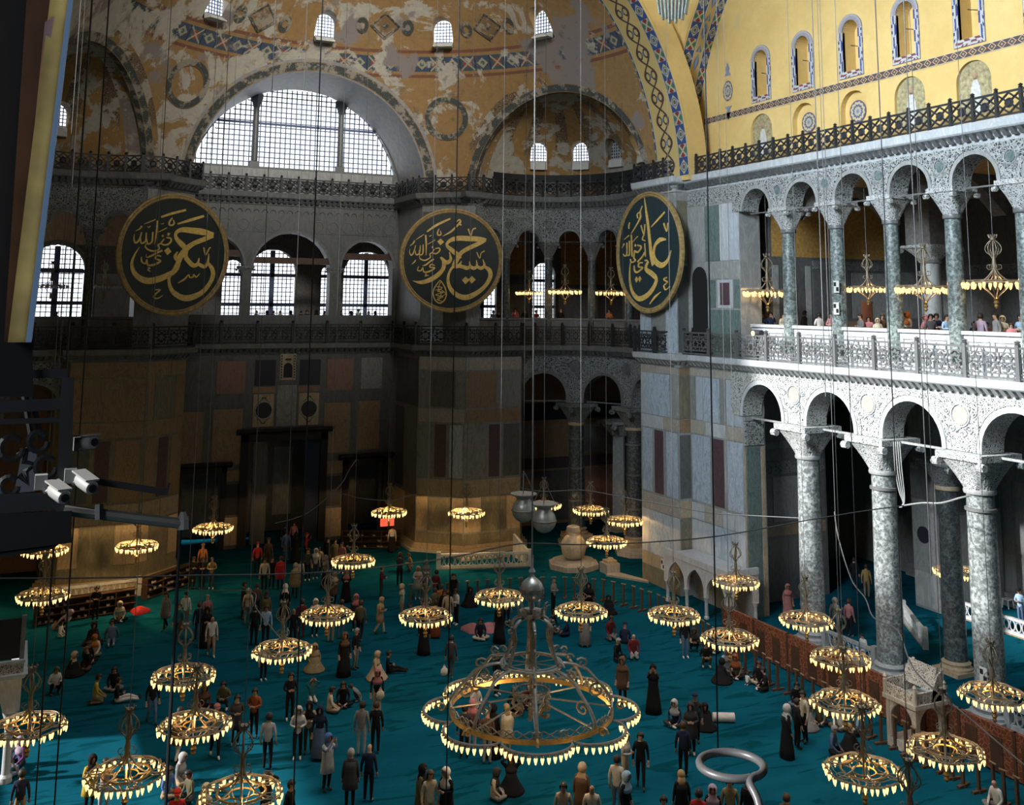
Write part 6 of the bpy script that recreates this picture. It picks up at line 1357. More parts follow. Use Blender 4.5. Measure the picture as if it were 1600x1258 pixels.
def make_body(key):
    lg, ar, tilt = POSES[key]; pz, LL, LR_ = LEGS[lg]; PV = Vector((0, 0, pz)); Rt = Matrix.Rotation(tilt, 3, 'X')
    T = lambda p: PV + Rt @ Vector(p)
    V = []; E_ = []; RAD = []; SL = []
    def v(p, r, par=None, slot=0):
        V.append(Vector(p)); RAD.append(r if isinstance(r, tuple) else (r, r)); i = len(V)-1
        if par is not None: E_.append((par, i)); SL.append(slot)
        return i
    pel = v(PV, (.155, .12)); spn = v(T((0, 0, .17)), (.14, .105), pel, 1); che = v(T((0, -.01, .36)), (.165, .115), spn, 1); nk = v(T((0, .005, .50)), .062, che, 1); h0 = v(T((0, -.01, .58)), .075, nk, 0); h1 = v(T((0, -.03, .67)), (.085, .10), h0, 0); h2 = v(T((0, -.015, .75)), (.075, .085), h1, 0)
    v(T((0, -.125, .655)), .018, h1, 0)
    for s, L in ((1, LL), (-1, LR_)):
        hp = v(PV+Vector((.09*s, -.01, -.04)), .095, pel, 2); kn = v(L[0], .068, hp, 2); mid = v(Vector(L[0]).lerp(Vector(L[1]), .4), .062, kn, 2); an = v(L[1], .045, mid, 2); v(L[2], (.042, .032), an, 3)
        e_, w_, p_ = [Vector((q[0]*s, q[1], q[2])) for q in ARMS[ar]]
        if ar == 'one' and s < 0: e_, w_, p_ = [Vector((-q[0], q[1], q[2])) for q in ARMS['down']]
        sh = v(T((.165*s, .0, .44)), .072, che, 1); el = v(T(e_), .05, sh, 1); wr = v(T(w_), .036, el, 1); pa = v(T(p_), (.036, .026), wr, 0)
        d = (T(p_)-T(w_)).normalized(); sd = d.cross(Vector((0, 1, .2))).normalized()
        for k, (o, ln) in enumerate(((-.03, .062), (-.01, .074), (.01, .078), (.03, .066))):
            a = v(T(p_)+d*.045+sd*o, .0095, pa, 0); v(T(p_)+d*(.045+ln)+sd*o*1.15+Vector((0, -.018, 0)), .0075, a, 0)
        a = v(T(p_)+d*.005+sd*(-.045*s), .011, pa, 0); v(T(p_)+d*.05+sd*(-.062*s), .0085, a, 0)
    me = bpy.data.meshes.new('b'); me.from_pydata([tuple(q) for q in V], E_, []); o = bpy.data.objects.new('b', me); COL.objects.link(o)
    o.modifiers.new('s', 'SKIN'); sv = me.skin_vertices[0].data
    for i, r in enumerate(RAD): sv[i].radius = r; sv[i].use_root = (i == 0)
    sb = o.modifiers.new('u', 'SUBSURF'); sb.levels = 1
    dg = bpy.context.evaluated_depsgraph_get(); out = bpy.data.meshes.new_from_object(o.evaluated_get(dg)); bpy.data.objects.remove(o)
    for _ in range(4): out.materials.append(None)
    mi = []
    for p in out.polygons:
        c = p.center; best = 9; sl = 0
        for (a, b), s_ in zip(E_, SL):
            A, B = V[a], V[b]; ab = B-A; t = max(0, min(1, (c-A).dot(ab)/max(1e-9, ab.length_squared))); dd = (c-(A+ab*t)).length - .6*(RAD[a][0]*(1-t)+RAD[b][0]*t)
            if dd < best: best = dd; sl = s_
        mi.append(sl)
    out.polygons.foreach_set('material_index', mi); smooth_me(out, 180)
    HM = Matrix.Translation(T((0, -.03, .67))) @ Matrix.Rotation(tilt*.6, 4, 'X')
    BODY[key] = (out, HM, lg); return BODY[key]
def sphere_part(keep, sc_, n=14, m=10):
    b = MB(); vs = []
    for j in range(m+1):
        e = -pi/2+pi*j/m
        for i in range(n): a = 2*pi*i/n; vs.append((sc_[0]*cos(e)*cos(a), sc_[1]*cos(e)*sin(a), sc_[2]*sin(e)))
    fs = []
    for j in range(m):
        for i in range(n):
            f = (j*n+i, j*n+(i+1) % n, (j+1)*n+(i+1) % n, (j+1)*n+i); c = [sum(vs[q][k] for q in f)/4 for k in range(3)]
            if keep(*c): fs.append(f)
    b.add(vs, fs); return b
def finish(b, nm): me = b.mesh(nm); bm = bmesh.new(); bm.from_mesh(me); bmesh.ops.delete(bm, geom=[q for q in bm.verts if not q.link_faces], context='VERTS'); bmesh.ops.solidify(bm, geom=bm.faces[:], thickness=-.012); bm.to_mesh(me); bm.free(); me.materials.append(None); smooth_me(me, 180); return me
WEAR = {}
WEAR['hair'] = finish(sphere_part(lambda x, y, z: z > .045 or (y > -.02 and z > -.075), (.105, .122, .125)), 'hair')
b = sphere_part(lambda x, y, z: z > .05 or (y > -.02 and z > -.06), (.108, .125, .128)); b.add([(x_, y_, z_) for z_, wd in ((-.04, .09), (-.2, .12), (-.36, .10)) for x_, y_ in ((-wd, .05), (-wd*.6, .11), (0, .13), (wd*.6, .11), (wd, .05))], [(r*5+k, r*5+k+1, r*5+6+k, r*5+5+k) for r in range(2) for k in range(4)]); WEAR['long'] = finish(b, 'hair')
b = sphere_part(lambda x, y, z: not (y < -.055 and abs(x) < .075 and -.115 < z < .06), (.125, .14, .145), 16, 12)
n = 16; rows_ = [(.10, .10, -.10), (.13, .12, -.17), (.21, .15, -.25), (.20, .16, -.36)]
b.add([(rx*cos(2*pi*k/n), .02+ry*sin(2*pi*k/n), z-(.04 if sin(2*pi*k/n) < -.3 else 0)) for rx, ry, z in rows_ for k in range(n)], [(r*n+k, r*n+(k+1) % n, (r+1)*n+(k+1) % n, (r+1)*n+k) for r in range(3) for k in range(n)]); WEAR['scarf'] = finish(b, 'headscarf')
b = sphere_part(lambda x, y, z: z > .03, (.112, .128, .135)); b.add([(-.08, -.09, .045), (.08, -.09, .045), (.06, -.19, .035), (-.06, -.19, .035)], [(0, 1, 2, 3)]); WEAR['cap'] = finish(b, 'cap')
fold = lambda a, t: .05*t*sin(9*a)+.03*t*sin(5*a+1)
b = MB(); b.lathe([(.175, 1.36), (.195, 1.2), (.185, 1.0), (.23, .7), (.285, .3), (.31, .03), (.29, .02)], 20, sy=.78, rip=fold); WEAR['robe'] = finish(b, 'robe')
b = MB(); b.lathe([(.175, .56), (.22, .42), (.32, .24), (.44, .07), (.46, .015), (.35, .01)], 20, c=(0, -.1, 0), rip=fold); WEAR['robe_sit'] = finish(b, 'robe')
b = MB(); b.lathe([(.165, 1.02), (.185, .93), (.23, .6), (.28, .12), (.26, .1)], 18, sy=.82, rip=fold); WEAR['skirt'] = finish(b, 'skirt')
b = MB(); b.lathe([(.18, 1.36), (.205, 1.2), (.20, 1.0), (.225, .8), (.25, .58), (.23, .57)], 18, sy=.80, rip=lambda a, t: .03*t*sin(7*a)); WEAR['coat'] = finish(b, 'coat')
b = MB()
for x in (-.035, .035): b.cur = 0; b.lathe([(.002, -.011), (.014, 0), (.002, .011)], 6, (x, -.098, .012)); b.bar((x-.02, -.1, .036), (x+.02, -.1, .036), .006)
b.cur = 1; b.bar((-.022, -.1, -.055), (.022, -.1, -.055), .012); WEAR['face'] = b.mesh('face'); WEAR['face'].materials.append(EYEM); WEAR['face'].materials.append(LIPM)
def omat(o, *ms):
    for s_, m_ in zip(o.material_slots, ms): s_.link = 'OBJECT'; s_.material = m_
LABS = {}
PV_WORD = dict(st='standing', fo='standing', ph='standing', up='standing', on='standing', wa='walking', wf='walking', si='sitting', sp='sitting', kn='kneeling', ku='kneeling', kp='kneeling', lo='sitting', lf='sitting', cr='crouching', be='bending')
def person(loc, pose, face, top, bot, head, where, scale=1.0, group=None, word=None, features=True):
    if pose not in BODY: make_body(pose)
    me, HM, lg = BODY[pose]; th = math.atan2(-loc[0], loc[1])+rad(face); e = empty('person', loc, th); e.scale = (scale,)*3; rs = hash(where) if False else sum(map(ord, where)); sk = SKINS[rs % 3]
    kind, _, hc = head.partition(':'); gar = 'top'; bt = bot; lowg = 'trousers'
    if ':' in bot: lowg, bt = bot.split(':')
    body = inst('body', me, e); t_m = cloth(top); b_m = cloth(bt); omat(body, sk, t_m, b_m, SHOE_W if rs % 2 else SHOE_B)
    words = '%s person in %s top and %s %s' % (word or PV_WORD[pose], top, bt, lowg)
    if lowg == 'robe': o = inst('robe', WEAR['robe' if lg in ('stand', 'walk') else 'robe_sit'], e); omat(o, b_m); words = '%s person in %s robe' % (word or PV_WORD[pose], bt); omat(body, sk, b_m, b_m, SHOE_B)
    if lowg == 'skirt' and lg in ('stand', 'walk'): o = inst('skirt', WEAR['skirt'], e); omat(o, b_m)
    if lowg == 'coat':
        o = inst('coat', WEAR['coat'] if lg in ('stand', 'walk') else WEAR['robe_sit'], e); omat(o, t_m); words = '%s person in %s coat and %s trousers' % (word or PV_WORD[pose], top, bt)
    if kind == 's': o = inst('headscarf', WEAR['scarf'], e, HM); omat(o, cloth(hc)); words += ', %s headscarf' % hc
    elif kind == 'h': o = inst('hair', WEAR['hair'], e, HM); omat(o, hairm(hc))
    elif kind == 'l': o = inst('hair', WEAR['long'], e, HM); omat(o, hairm(hc))
    elif kind == 'c': o = inst('cap', WEAR['cap'], e, HM); omat(o, cloth(hc)); words += ', %s cap' % hc
    if features and abs((face+180) % 360-180) < 120: inst('face', WEAR['face'], e, HM)
    lab = '%s, %s' % (words.replace(' and ', ', ', 1) if len((words+where).split()) > 15 else words, where); n = lab.split()
    if len(n) > 16: lab = '%s, %s' % (words.split(',')[0], where)
    if len(lab.split()) > 16: lab = ' '.join(lab.split()[:16])
    LABS[lab] = LABS.get(lab, 0)+1
    return tag(e, lab, 'person', group)
FOLK = '''148 972 fo 0 black black h:black before the left balustrade
186 970 si 0 cream black s:cream beside the long shoe rack
93 983 be 60 lilac black s:lilac bending over a child, left
93 996 kn 60 white white h:black small child, left, .6
146 1006 si 20 black robe:black s:black behind the orange scarf
148 1024 si -20 white grey s:orange in the left group
171 1004 lo 0 denim denim h:black right of the orange scarf
116 1053 si 60 black robe:black s:beige in the left group
135 1036 si 30 black black h:brown reading in the left group
132 1048 si -60 black brown c:brown with a brown cap, left group
83 1085 cr 20 white black h:brown alone at the left
152 1100 kn 90 yellow khaki h:black left, facing a companion
176 1099 lf 90 black white h:black left, legs stretched out
177 1077 si 0 black grey l:black behind the white legged one
34 1196 si -60 purple black s:lilac under the leftmost low chandelier
8 1213 si 70 grey denim h:grey at the left edge
28 1298 st 180 navy tan h:black bottom left corner
140 1273 fo 30 yellow coat:black s:black beside the lowest left chandelier
158 1276 st -10 beige jeans h:black beside the yellow coat
236 1131 wa 20 black denim h:black in the shade, left
345 1108 cr -20 olive charcoal h:black bent over a phone, left
276 1191 wa 150 brown coat:white h:black beside the seated hooded one
335 1184 wa 10 grey black c:rose behind a chandelier, left
367 1165 fo 10 charcoal coat:black h:black puffer coat, left of the rust jacket
396 1153 fo -20 rust black h:black hands joined, left of centre
417 1203 st 170 silver black h:black back turned, strap across the back
411 1064 st 20 white black h:black small, behind a chandelier, .85
322 1108 si 20 maroon black s:brown in the shade, left
277 1226 si 60 grey tan s:silver hooded, seated group at the left
298 1250 si -60 olive charcoal h:black seated group, back turned
260 1243 si 40 blue tan h:brown seated group, nearest the lowest chandelier
272 1338 st 0 red black c:red at the bottom edge, left
316 1330 st 150 cream black s:cream at the bottom edge, left
413 1306 up 10 charcoal black h:black behind the bottom chandelier
302 921 fo 20 black black h:black leaning, left of three by the pier
314 921 fo 0 black black h:brown leaning, middle of three by the pier
328 921 fo -10 khaki charcoal h:black leaning, right of three by the pier
315 900 st 180 orange brown c:beige behind the three by the pier
258 985 wa -40 grey coat:black l:black near the slanted shoe rack
288 983 st 10 white brown c:black near the slanted shoe rack
277 1005 st -30 teal brown h:brown before the white shirt, left
309 1002 st 180 navy navy h:brown beside the dark pipe
321 1012 fo 0 black robe:black s:black left of the beige trousers
329 1026 wa 10 white tan b:bald carrying a backpack, left of centre
322 988 st -160 rose charcoal c:grey under a grey hood, left
378 968 fo 90 black black h:black left of the door crowd
386 977 st 170 cream grey s:beige small, left of the door crowd
400 967 st 180 brown black h:brown back turned, left of the door crowd
414 981 st 170 olive coat:black l:black back turned, left of the door crowd
412 1009 st 0 sky black h:brown before the door crowd
398 1010 st 170 black black h:black beside the sky blue shirt
401 896 st 180 red black c:red in the door crowd, left
418 889 st 170 brown brown c:brown in the door crowd, hooded
412 925 st 0 cream black h:black small, in the door crowd
425 921 st 10 black black h:black in the door crowd, centre
436 922 st 180 red coat:black h:brown in the door crowd, front
458 858 st 0 pink black h:black in the great doorway
444 862 st 170 navy black h:black in the great doorway, left
477 878 on 90 red black c:red pointing, in the door crowd
461 880 st 180 black robe:black s:black beside the pointing red one
446 876 st 170 blue denim h:black in the door crowd, rear
480 908 st 0 charcoal black l:brown in the door crowd, right
492 905 st 10 silver charcoal s:white in the door crowd, right
469 914 st 20 white black h:black small child, door crowd, .75
460 935 wa 180 khaki coat:black s:beige carrying a pink backpack
508 920 st -60 grey skirt:black s:grey right of the door crowd
511 886 st 0 black robe:black h:black rear right of the door crowd
522 890 st 10 olive coat:black l:black rear right of the door crowd
498 895 st 0 beige black h:brown small, rear of the door crowd, .8
533 897 st -20 rose black l:black last at the right of the crowd
612 864 st 180 white skirt:black h:black before the right west door
624 916 ph 180 charcoal black h:brown photographing near the middle pier
643 893 cr -70 khaki khaki h:brown near the middle pier
540 941 fo 0 black robe:black s:rose behind the curved barrier, left
521 946 fo 20 brown coat:black s:beige holding something pale, left of centre
444 969 st 180 black robe:black s:white back turned, left of centre
595 938 fo 80 maroon charcoal h:brown holding a phone behind the posts
555 986 st 0 charcoal coat:black s:pink above the olive jacket
562 1001 wa 170 olive black h:brown back turned, centre left
593 991 wf 80 tan coat:cream s:tan centre left
628 969 st -80 mint tan s:beige by the barrier posts
457 1011 st 0 black black b:bald under a chandelier, left of centre
491 995 st 10 white black s:white behind a chandelier, left of centre
516 1004 st 170 beige tan h:brown behind a chandelier, centre left
532 999 st 160 navy denim h:black behind a chandelier, centre left
470 999 st 180 maroon maroon h:black back turned, centre left
490 1047 kn 10 khaki robe:khaki s:tan alone, centre left
537 1057 st 20 black robe:black s:brown beside the grey haired man
555 1046 st 60 black grey h:grey looking up, centre left
452 1126 fo 10 black black h:black tall, texting, left of centre
487 1098 ku 20 teal white h:brown young, arms raised, .8
515 1112 si 100 cream tan h:black back half turned, centre left
534 1103 si 0 black black l:black holding a baby
562 1096 be -90 grey charcoal h:brown crawling child, .7
587 1060 kn 80 beige robe:beige s:beige pointing, centre left
603 1053 lf 90 black black h:black beside the pointing beige scarf
588 1118 wa 10 black beige s:rose with a cream bag
567 1181 st 170 grey jeans h:black with a strap across the back
583 1178 st 180 black black h:brown beside the grey sweater
464 1187 fo 0 white black s:silver leftmost of three women
481 1178 fo 0 tan charcoal s:black middle of three women
498 1187 st -10 navy skirt:denim s:navy rightmost of three women
510 1236 ph 40 silver coat:black s:blue photographing, bottom left of centre
546 1263 st 180 charcoal coat:black h:grey back turned, left of two old men
575 1253 st 170 navy black b:bald back turned, right of two old men
450 1321 st 60 black black h:black at the bottom edge, left
652 937 fo 10 silver coat:grey s:beige behind the barrier posts
665 926 st 0 grey coat:black s:grey behind the barrier posts, rear
681 944 st 150 maroon black h:black behind the barrier posts, right
681 976 st 170 olive brown h:brown beside the white shirted man
688 972 st 160 orange black h:brown beside the white shirted man
694 979 st 0 black coat:black l:black beside the white shirted man
713 977 fo -60 white black h:black arms crossed, centre
732 946 si 30 black robe:black s:black before the barrier posts
708 951 ph 0 black black h:black photographing behind the posts
750 998 si 10 navy cream h:black with pink jackets
780 1005 on -30 black robe:black s:black raising a phone, centre
791 981 st 170 white black h:brown behind the raised phone
662 1023 st 170 black robe:black s:black under a chandelier, centre
680 997 st 170 rust skirt:rust h:black under a chandelier, centre
697 981 st 180 beige beige h:brown under a chandelier, centre
704 1059 wa 170 charcoal charcoal h:black carrying a white bag
776 1088 st 60 black black h:black behind the great chandelier
742 1146 fo 40 white black h:black wearing a vest, behind the great chandelier
725 1185 st 180 charcoal black h:black under the great chandelier, left
737 1176 st 170 rose white s:pink under the great chandelier, left
764 1191 st 175 brown jeans b:bald under the great chandelier
771 1186 st 160 black robe:black s:black under the great chandelier
787 1182 st -150 cream coat:beige l:blonde inside the great chandelier outline
807 1112 si 0 black black h:black inside the great chandelier outline
820 1106 si 20 maroon black h:brown inside the great chandelier outline
660 1292 st 80 olive coat:black s:black bottom, left of the white scarf
672 1299 st 20 cream beige l:brown bottom, left of the white scarf
692 1299 fo -40 black coat:cream s:white bottom, left of centre
772 1247 si 80 cream grey s:charcoal bottom centre
796 1236 ku 0 tan robe:black s:charcoal striped sweater, hands on head
864 957 fo 60 grey black b:bald carrying a blue backpack
862 990 kn 60 black black h:black right of the great ball
888 993 si -90 navy navy h:black right of the great ball
920 968 fo 0 black robe:black s:black behind a chandelier, right of the ball
951 958 si 0 black robe:black s:black before the curved barrier, right
914 1010 st 0 charcoal skirt:grey s:grey under a chandelier, right of the ball
953 1000 kn 30 maroon grey h:brown before the pale pier
976 1006 si 170 navy navy c:navy before the pale pier
964 1031 si 60 black black h:grey before the pale pier
988 1029 kn 10 maroon jeans b:bald hands together, right of centre
973 1101 st -20 brown coat:black s:brown right of the great chandelier
1021 1115 ph 0 black robe:black s:black photographing, right of centre
980 1231 fo 60 silver cream s:white with a small black bag
998 1231 wa 0 black black h:black right of the white scarf
964 1276 st 160 white denim h:black back turned, bottom
978 1306 st 60 black black s:sky bottom, below the white shirt
909 1291 st 160 brown coat:brown s:beige bottom, centre right
880 1323 st 0 beige grey h:black bearded, bottom edge
925 1326 st 0 cream grey b:bald bottom edge, centre right
1038 1342 st 0 black black h:black bottom edge
1071 1029 st 20 black denim h:brown by the marble loge, left
1087 1017 cr 10 olive black s:charcoal by the marble loge
1109 1018 si 0 navy navy s:navy by the marble loge, under the arch
1103 1042 cr 10 black olive h:black chin on hand, by the loge
1126 1067 si 150 black robe:black s:black large, by the barrier posts
1147 1056 si -10 olive black s:rust holding a baby by the posts
1138 1050 si 20 sky grey s:grey by the barrier posts
1182 1069 si 0 black beige h:brown family by the posts
1173 1070 kn 150 white grey h:brown baby in white, family by the posts, .45
1197 1078 si -80 black black h:black family by the posts, right
1056 1133 si -20 navy charcoal s:silver right of centre group
1087 1161 st 0 charcoal black c:navy tall, right of centre group
1080 1180 fo 0 charcoal coat:black s:charcoal with a white bag, right of centre group
1101 1137 si 10 black robe:black s:black right of centre group
1068 1214 st 175 navy black h:brown back turned, holding a jacket
1066 1301 st -170 black robe:black l:blonde head tilted back, bottom
1115 1323 st 0 black black s:lilac bottom edge, patterned scarf
1146 1316 st 0 khaki black h:brown checked shirt, bottom
1166 1318 st -40 black black b:bald inside the pipe curve, bottom
1093 1338 st 170 red black h:black bottom edge
1231 1340 st 170 brown brown h:brown bottom edge, right
1230 1184 st 120 black robe:black s:silver right, beside a man in black
1246 1170 st 120 black black h:black right, beside the pale scarf
1258 1161 st -60 cream black h:black right, open jacket
1245 1102 si 10 black denim h:black under the posts, right
1264 1136 kn 60 beige robe:grey l:brown right group on the carpet
1281 1133 si 0 olive black h:black right group on the carpet
1314 1139 si -20 white olive c:black behind a chandelier, right
1338 1147 si -100 sky black h:brown behind a chandelier, right
1302 1177 si 70 denim black h:grey right, chatting
1331 1175 si -70 black robe:black l:blonde right, chatting
1560 1264 si -40 white grey b:bald bottom right corner'''
def parse(t):
    for ln in t.strip().split('\n'):
        a = ln.split(None, 7); yield int(a[0]), int(a[1]), a[2], float(a[3]), a[4], a[5], a[6], a[7]
CROWD = []
for px, py, po, fa, top, bot, hd, wh in parse(FOLK):
    sc_ = .97; q = wh.rsplit(', ', 1)
    if len(q) == 2 and q[1].startswith('.'): wh = q[0]; sc_ = float(q[1])
    p = on_z(px, py, 0); rr = (.25 if POSES[po][0] in ('stand', 'walk') else .40)*min(1, sc_/.9)
    CROWD.append([p.x, p.y, rr, (po, fa, top, bot, hd, wh, sc_*(1+.03*sin(px*1.3))), py])
for _ in range(60):                        # nobody stands inside a neighbour
    for i in range(len(CROWD)):
        for j in range(i):
            A, B = CROWD[i], CROWD[j]; dx, dy = A[0]-B[0], A[1]-B[1]; d = sqrt(dx*dx+dy*dy) or .01; need = A[2]+B[2]
            if d < need: k = (need-d)/d*.3; A[0] += dx*k; A[1] += dy*k; B[0] -= dx*k; B[1] -= dy*k
for x, y, rr, a, py in CROWD: person((x, y, 0), *a, features=py > 1000)
# people behind the screen in the aisle
for px, py, X0, po, fa, top, bot, hd, wh in ((1231, 936, 34.6, 'st', 20, 'rose', 'robe:rose', 's:rose', 'behind the screen, left of the first sunlit column'), (1304, 942, 35.0, 'st', 160, 'white', 'jeans', 's:white', 'in the aisle between the first two sunlit columns'), (1326, 950, 35.5, 'st', 150, 'rose', 'black', 'h:brown', 'in the aisle beside the white scarf'), (1353, 888, 41.0, 'st', 170, 'gold', 'tan', 'h:brown', 'in the dark aisle passage'), (1335, 893, 41.5, 'st', 180, 'black', 'black', 'h:black', 'in the dark aisle passage'), (1592, 905, 44.5, 'fo', -30, 'sky', 'denim', 'c:black', 'alone in the sunny aisle at the right edge')):
    p = on_x(px, py, X0); person((p.x, p.y, 0), po, fa, top, bot, hd, wh, .97)
p = on_z(1356, 985, .0); person((34.7, 36.9, 0), 'si', -40, 'white', 'sky', 'h:black', 'child behind the grey baluster rail', .8)
# people leaning on the gallery parapets (picture points are the tops of their heads)
GALN = '''1191 489 fo 0 navy black s:navy,1204 487 on 0 navy black h:black,1223 489 fo 40 cream black h:black,1256 485 st 120 black black h:black,1280 488 fo -150 white grey h:black,1299 488 fo -20 pink black h:black,1345 490 fo -60 grey grey h:black,1357 494 fo 0 pink black h:black,1371 497 fo 0 cream olive s:cream,1378 490 st 30 brown black h:brown,1419 487 fo -60 white skirt:cream s:orange,1447 492 fo -40 pink pink s:pink,1454 490 st 0 charcoal black h:black,1462 489 fo 20 navy navy h:black,1478 491 fo 40 sky sky h:black,1522 503 fo 0 black black s:black,1531 489 st 160 lilac black h:black,1541 506 fo 20 rose black h:black,1556 488 st -60 grey olive h:black,1566 493 fo 0 cream khaki s:cream,1580 504 fo 0 pink black h:brown,1595 490 fo -30 sky sky h:black'''
for i, ln in enumerate(GALN.split(',')):
    a = ln.split(); d = 34.45+.3*(i % 2); p = on_x(float(a[0]), float(a[1]), d); sc_ = min(1.08, max(.8, (p.z-13.1)/1.74))
    person((p.x, p.y, 13.1), a[2], float(a[3]), a[4], a[5], a[6], '%s along the north gallery from the pier' % ordw(i+1), sc_, features=False)
GALW = ((401, 485, 'black'), (418, 486, 'charcoal'), (427, 488, 'black'), (438, 486, 'beige'), (455, 485, 'tan'), (470, 487, 'black'), (480, 484, 'charcoal'), (495, 484, 'black'), (507, 487, 'rust'), (533, 486, 'black'), (549, 486, 'charcoal'), (560, 482, 'white'), (576, 486, 'black'), (587, 487, 'red'))
for i, (px, py, c) in enumerate(GALW):
    p = on_y(px, py, YW+1.35); person((p.x, p.y, 13.1), ('st', 'fo')[i % 2], 40*sin(i*2.1)+(180 if i % 3 else 0), c, 'black', ('h:black', 's:black', 'h:brown')[i % 3], '%s from the left in the west gallery' % ordw(i+1), min(1.05, max(.8, (p.z-13.1)/1.74)), features=False)
for i, (px, py, c) in enumerate(((771, 485, 'denim'), (779, 486, 'navy'), (805, 481, 'pink'), (820, 482, 'black'), (838, 484, 'maroon'), (876, 481, 'black'), (952, 482, 'orange'), (88, 487, 'charcoal'))):
    y = (63.5, 63.5, 63.5, 63.4, 63.0, 62.2, 60.0, 63.5)[i]; p = on_y(px, py, y); person((p.x, p.y, 13.1), ('fo', 'st')[i % 2], 30*sin(i*3), c, 'black', ('h:black', 'l:black')[i % 2], '%s in the exedra gallery from the middle board' % ordw(i+1) if px > 100 else 'in the south exedra gallery at the far left', min(1.05, max(.75, (p.z-13.1)/1.74)), features=False)
# loose things people have put down
def bag(px, py, z, sz, col, label, name='bag'):
    p = on_z(px, py, z); e = empty(name, p); m = MB(); m.lathe([(sz*.5, -.0), (sz*.8, sz*.4), (sz*.7, sz*1.1), (sz*.25, sz*1.5), (sz*.3, sz*1.62)], 10, sy=.6, rip=lambda a, t: .08*sin(5*a)*t); m.build('sack', cloth(col), e, True); m = MB(); m.tube([(-sz*.25, 0, sz*1.5), (0, 0, sz*2.0), (sz*.25, 0, sz*1.5)], .015, 5); m.build('handle', cloth(col), e); tag(e, label, 'bag')
bag(694, 1055, .32, .2, 'white', 'white plastic bag carried by the person left of the great chandelier')
bag(1063, 1160, .35, .18, 'white', 'white bag in the right of centre group'); bag(594, 1092, .62, .2, 'cream', 'cream bag hanging beside the person in beige trousers'); bag(86, 984, .0, .2, 'beige', 'pale bag beside the lilac scarf at the left')
def heap(px, py, col, label, s_=1.0):
    p = on_z(px, py, 0); m = MB(); m.lathe([(.5*s_, 0), (.46*s_, .1*s_), (.28*s_, .2*s_), (.12*s_, .3*s_), (.02, .33*s_)], 14, (p.x, p.y, 0), rip=lambda a, t: .25*sin(3*a+1)+.1*sin(7*a)); tag(m.build('folded_jacket', cloth(col), None, True), label, 'jacket')
heap(738, 985, 'rose', 'dark pink jacket heaped on the carpet, left of the seated one'); heap(764, 984, 'pink', 'light pink jacket heaped on the carpet, right of the seated one'); heap(218, 957, 'red', 'red jacket heaped beside the slanted shoe rack', .9)
p = on_z(1114, 1128, 0); m = MB(); m.tube([(p.x, p.y, .16), (p.x+.7, p.y-.35, .16)], .16, 10); tag(m.build('rolled_blanket', cloth('white'), None, True), 'white rolled blanket beside the seated black robe', 'blanket')

# ---------------------------------------------------------------- near the camera at the left: board, railing end, arms and cameras
def slab(mb, q, d, th):
    """solid slab whose front outline is seen at the given picture points, at distance d, with real thickness"""
    a = [on_d(x, y, d) for x, y in q]; n = (a[1]-a[0]).cross(a[-1]-a[0]).normalized()
    if n.dot(a[0]-CO) < 0: n = -n
    mb.hexa(a, [p+n*th for p in a]); return mb
OCW = plain('ochre_plaster_edge', (.42, .26, .07), .9, var=.35); LITEDGE = plain('window_lit_metal', (.42, .62, .95), .4, .0); PINKW = plain('pinkish_board', (.30, .16, .14), .8)  # window light on the metal edge put into its pale blue
e = empty('door_frame', on_d(70, 300, 3.0))
for nm, q, d, th, mt in (('metal_edge', [(111, -40), (119, -40), (49, 535), (40, 535)], 3.0, .05, LITEDGE), ('ochre_core', [(83, -40), (112, -40), (41, 535), (12, 535)], 3.04, .12, OCW), ('pink_strip', [(70, 35), (84, 25), (56, 240), (50, 236)], 3.02, .05, PINKW), ('painted_panel', [(44, -40), (84, -40), (24, 535), (6, 535)], 3.25, .1, WOODD), ('dark_door', [(-60, -60), (42, -60), (52, 620), (-60, 620)], 3.4, .2, BLACK)):
    m = MB(); slab(m, q, d, th); o = m.build(nm, mt, e); o.location = -Vector(e.location)
tag(e, 'dark door with an ochre core and window-lit pale blue metal edge close at the left', 'door frame')
e = empty('iron_railing_end', on_d(60, 720, 4.2)); o0 = -Vector(e.location)
def fg(nm, q, d, th, mt, par=e): m = MB(); slab(m, q, d, th); o = m.build(nm, mt, par); o.location = -Vector(par.location)
fg('end_post', [(96, 590), (116, 590), (108, 812), (86, 812)], 4.2, .12, IRON); fg('top_rail', [(-40, 628), (100, 622), (100, 640), (-40, 648)], 4.22, .08, IRON); fg('mid_rail', [(-40, 656), (98, 652), (98, 660), (-40, 665)], 4.22, .05, IRON); fg('bottom_rail', [(-40, 775), (92, 768), (92, 796), (-40, 806)], 4.22, .08, IRON); fg('upper_bar', [(18, 580), (106, 576), (106, 590), (18, 592)], 4.5, .05, IRON)
m = MB()
for cx, cy, r in ((18, 700, 18), (60, 690, 15), (14, 760, 14), (72, 730, 16)): m.tube([on_d(cx+r*cos(t), cy+r*sin(t), 4.25) for t in [.4*k for k in range(15)]], .012, 6)
pts = [(28, 712), (42, 700), (38, 722), (56, 726), (40, 736), (44, 756), (30, 742)]; m.tube([on_d(x, y, 4.26) for x, y in pts], .012, 5); o = m.build('scroll_pattern', IRON, e); o.location = o0
fg('white_board', [(34, 708), (58, 704), (54, 768), (22, 770)], 4.6, .03, plain('grey_board', (.20, .22, .25), .6))
m = MB(); slab(m, [(-60, 806), (112, 798), (112, 848), (-60, 870)], 4.1, .5); slab(m, [(-60, 866), (96, 845), (84, 858), (-60, 882)], 4.12, .4); o = m.build('stone_ledge', BLACK, e); o.location = o0
for k, (x0, x1) in enumerate(((20, 50), (26, 66))): m = MB(); m.tube([on_d(x0, 520, 4.4), on_d(x1, 690, 4.4)], .01, 5); o = m.build('stay_rod', IRON, e); o.location = o0
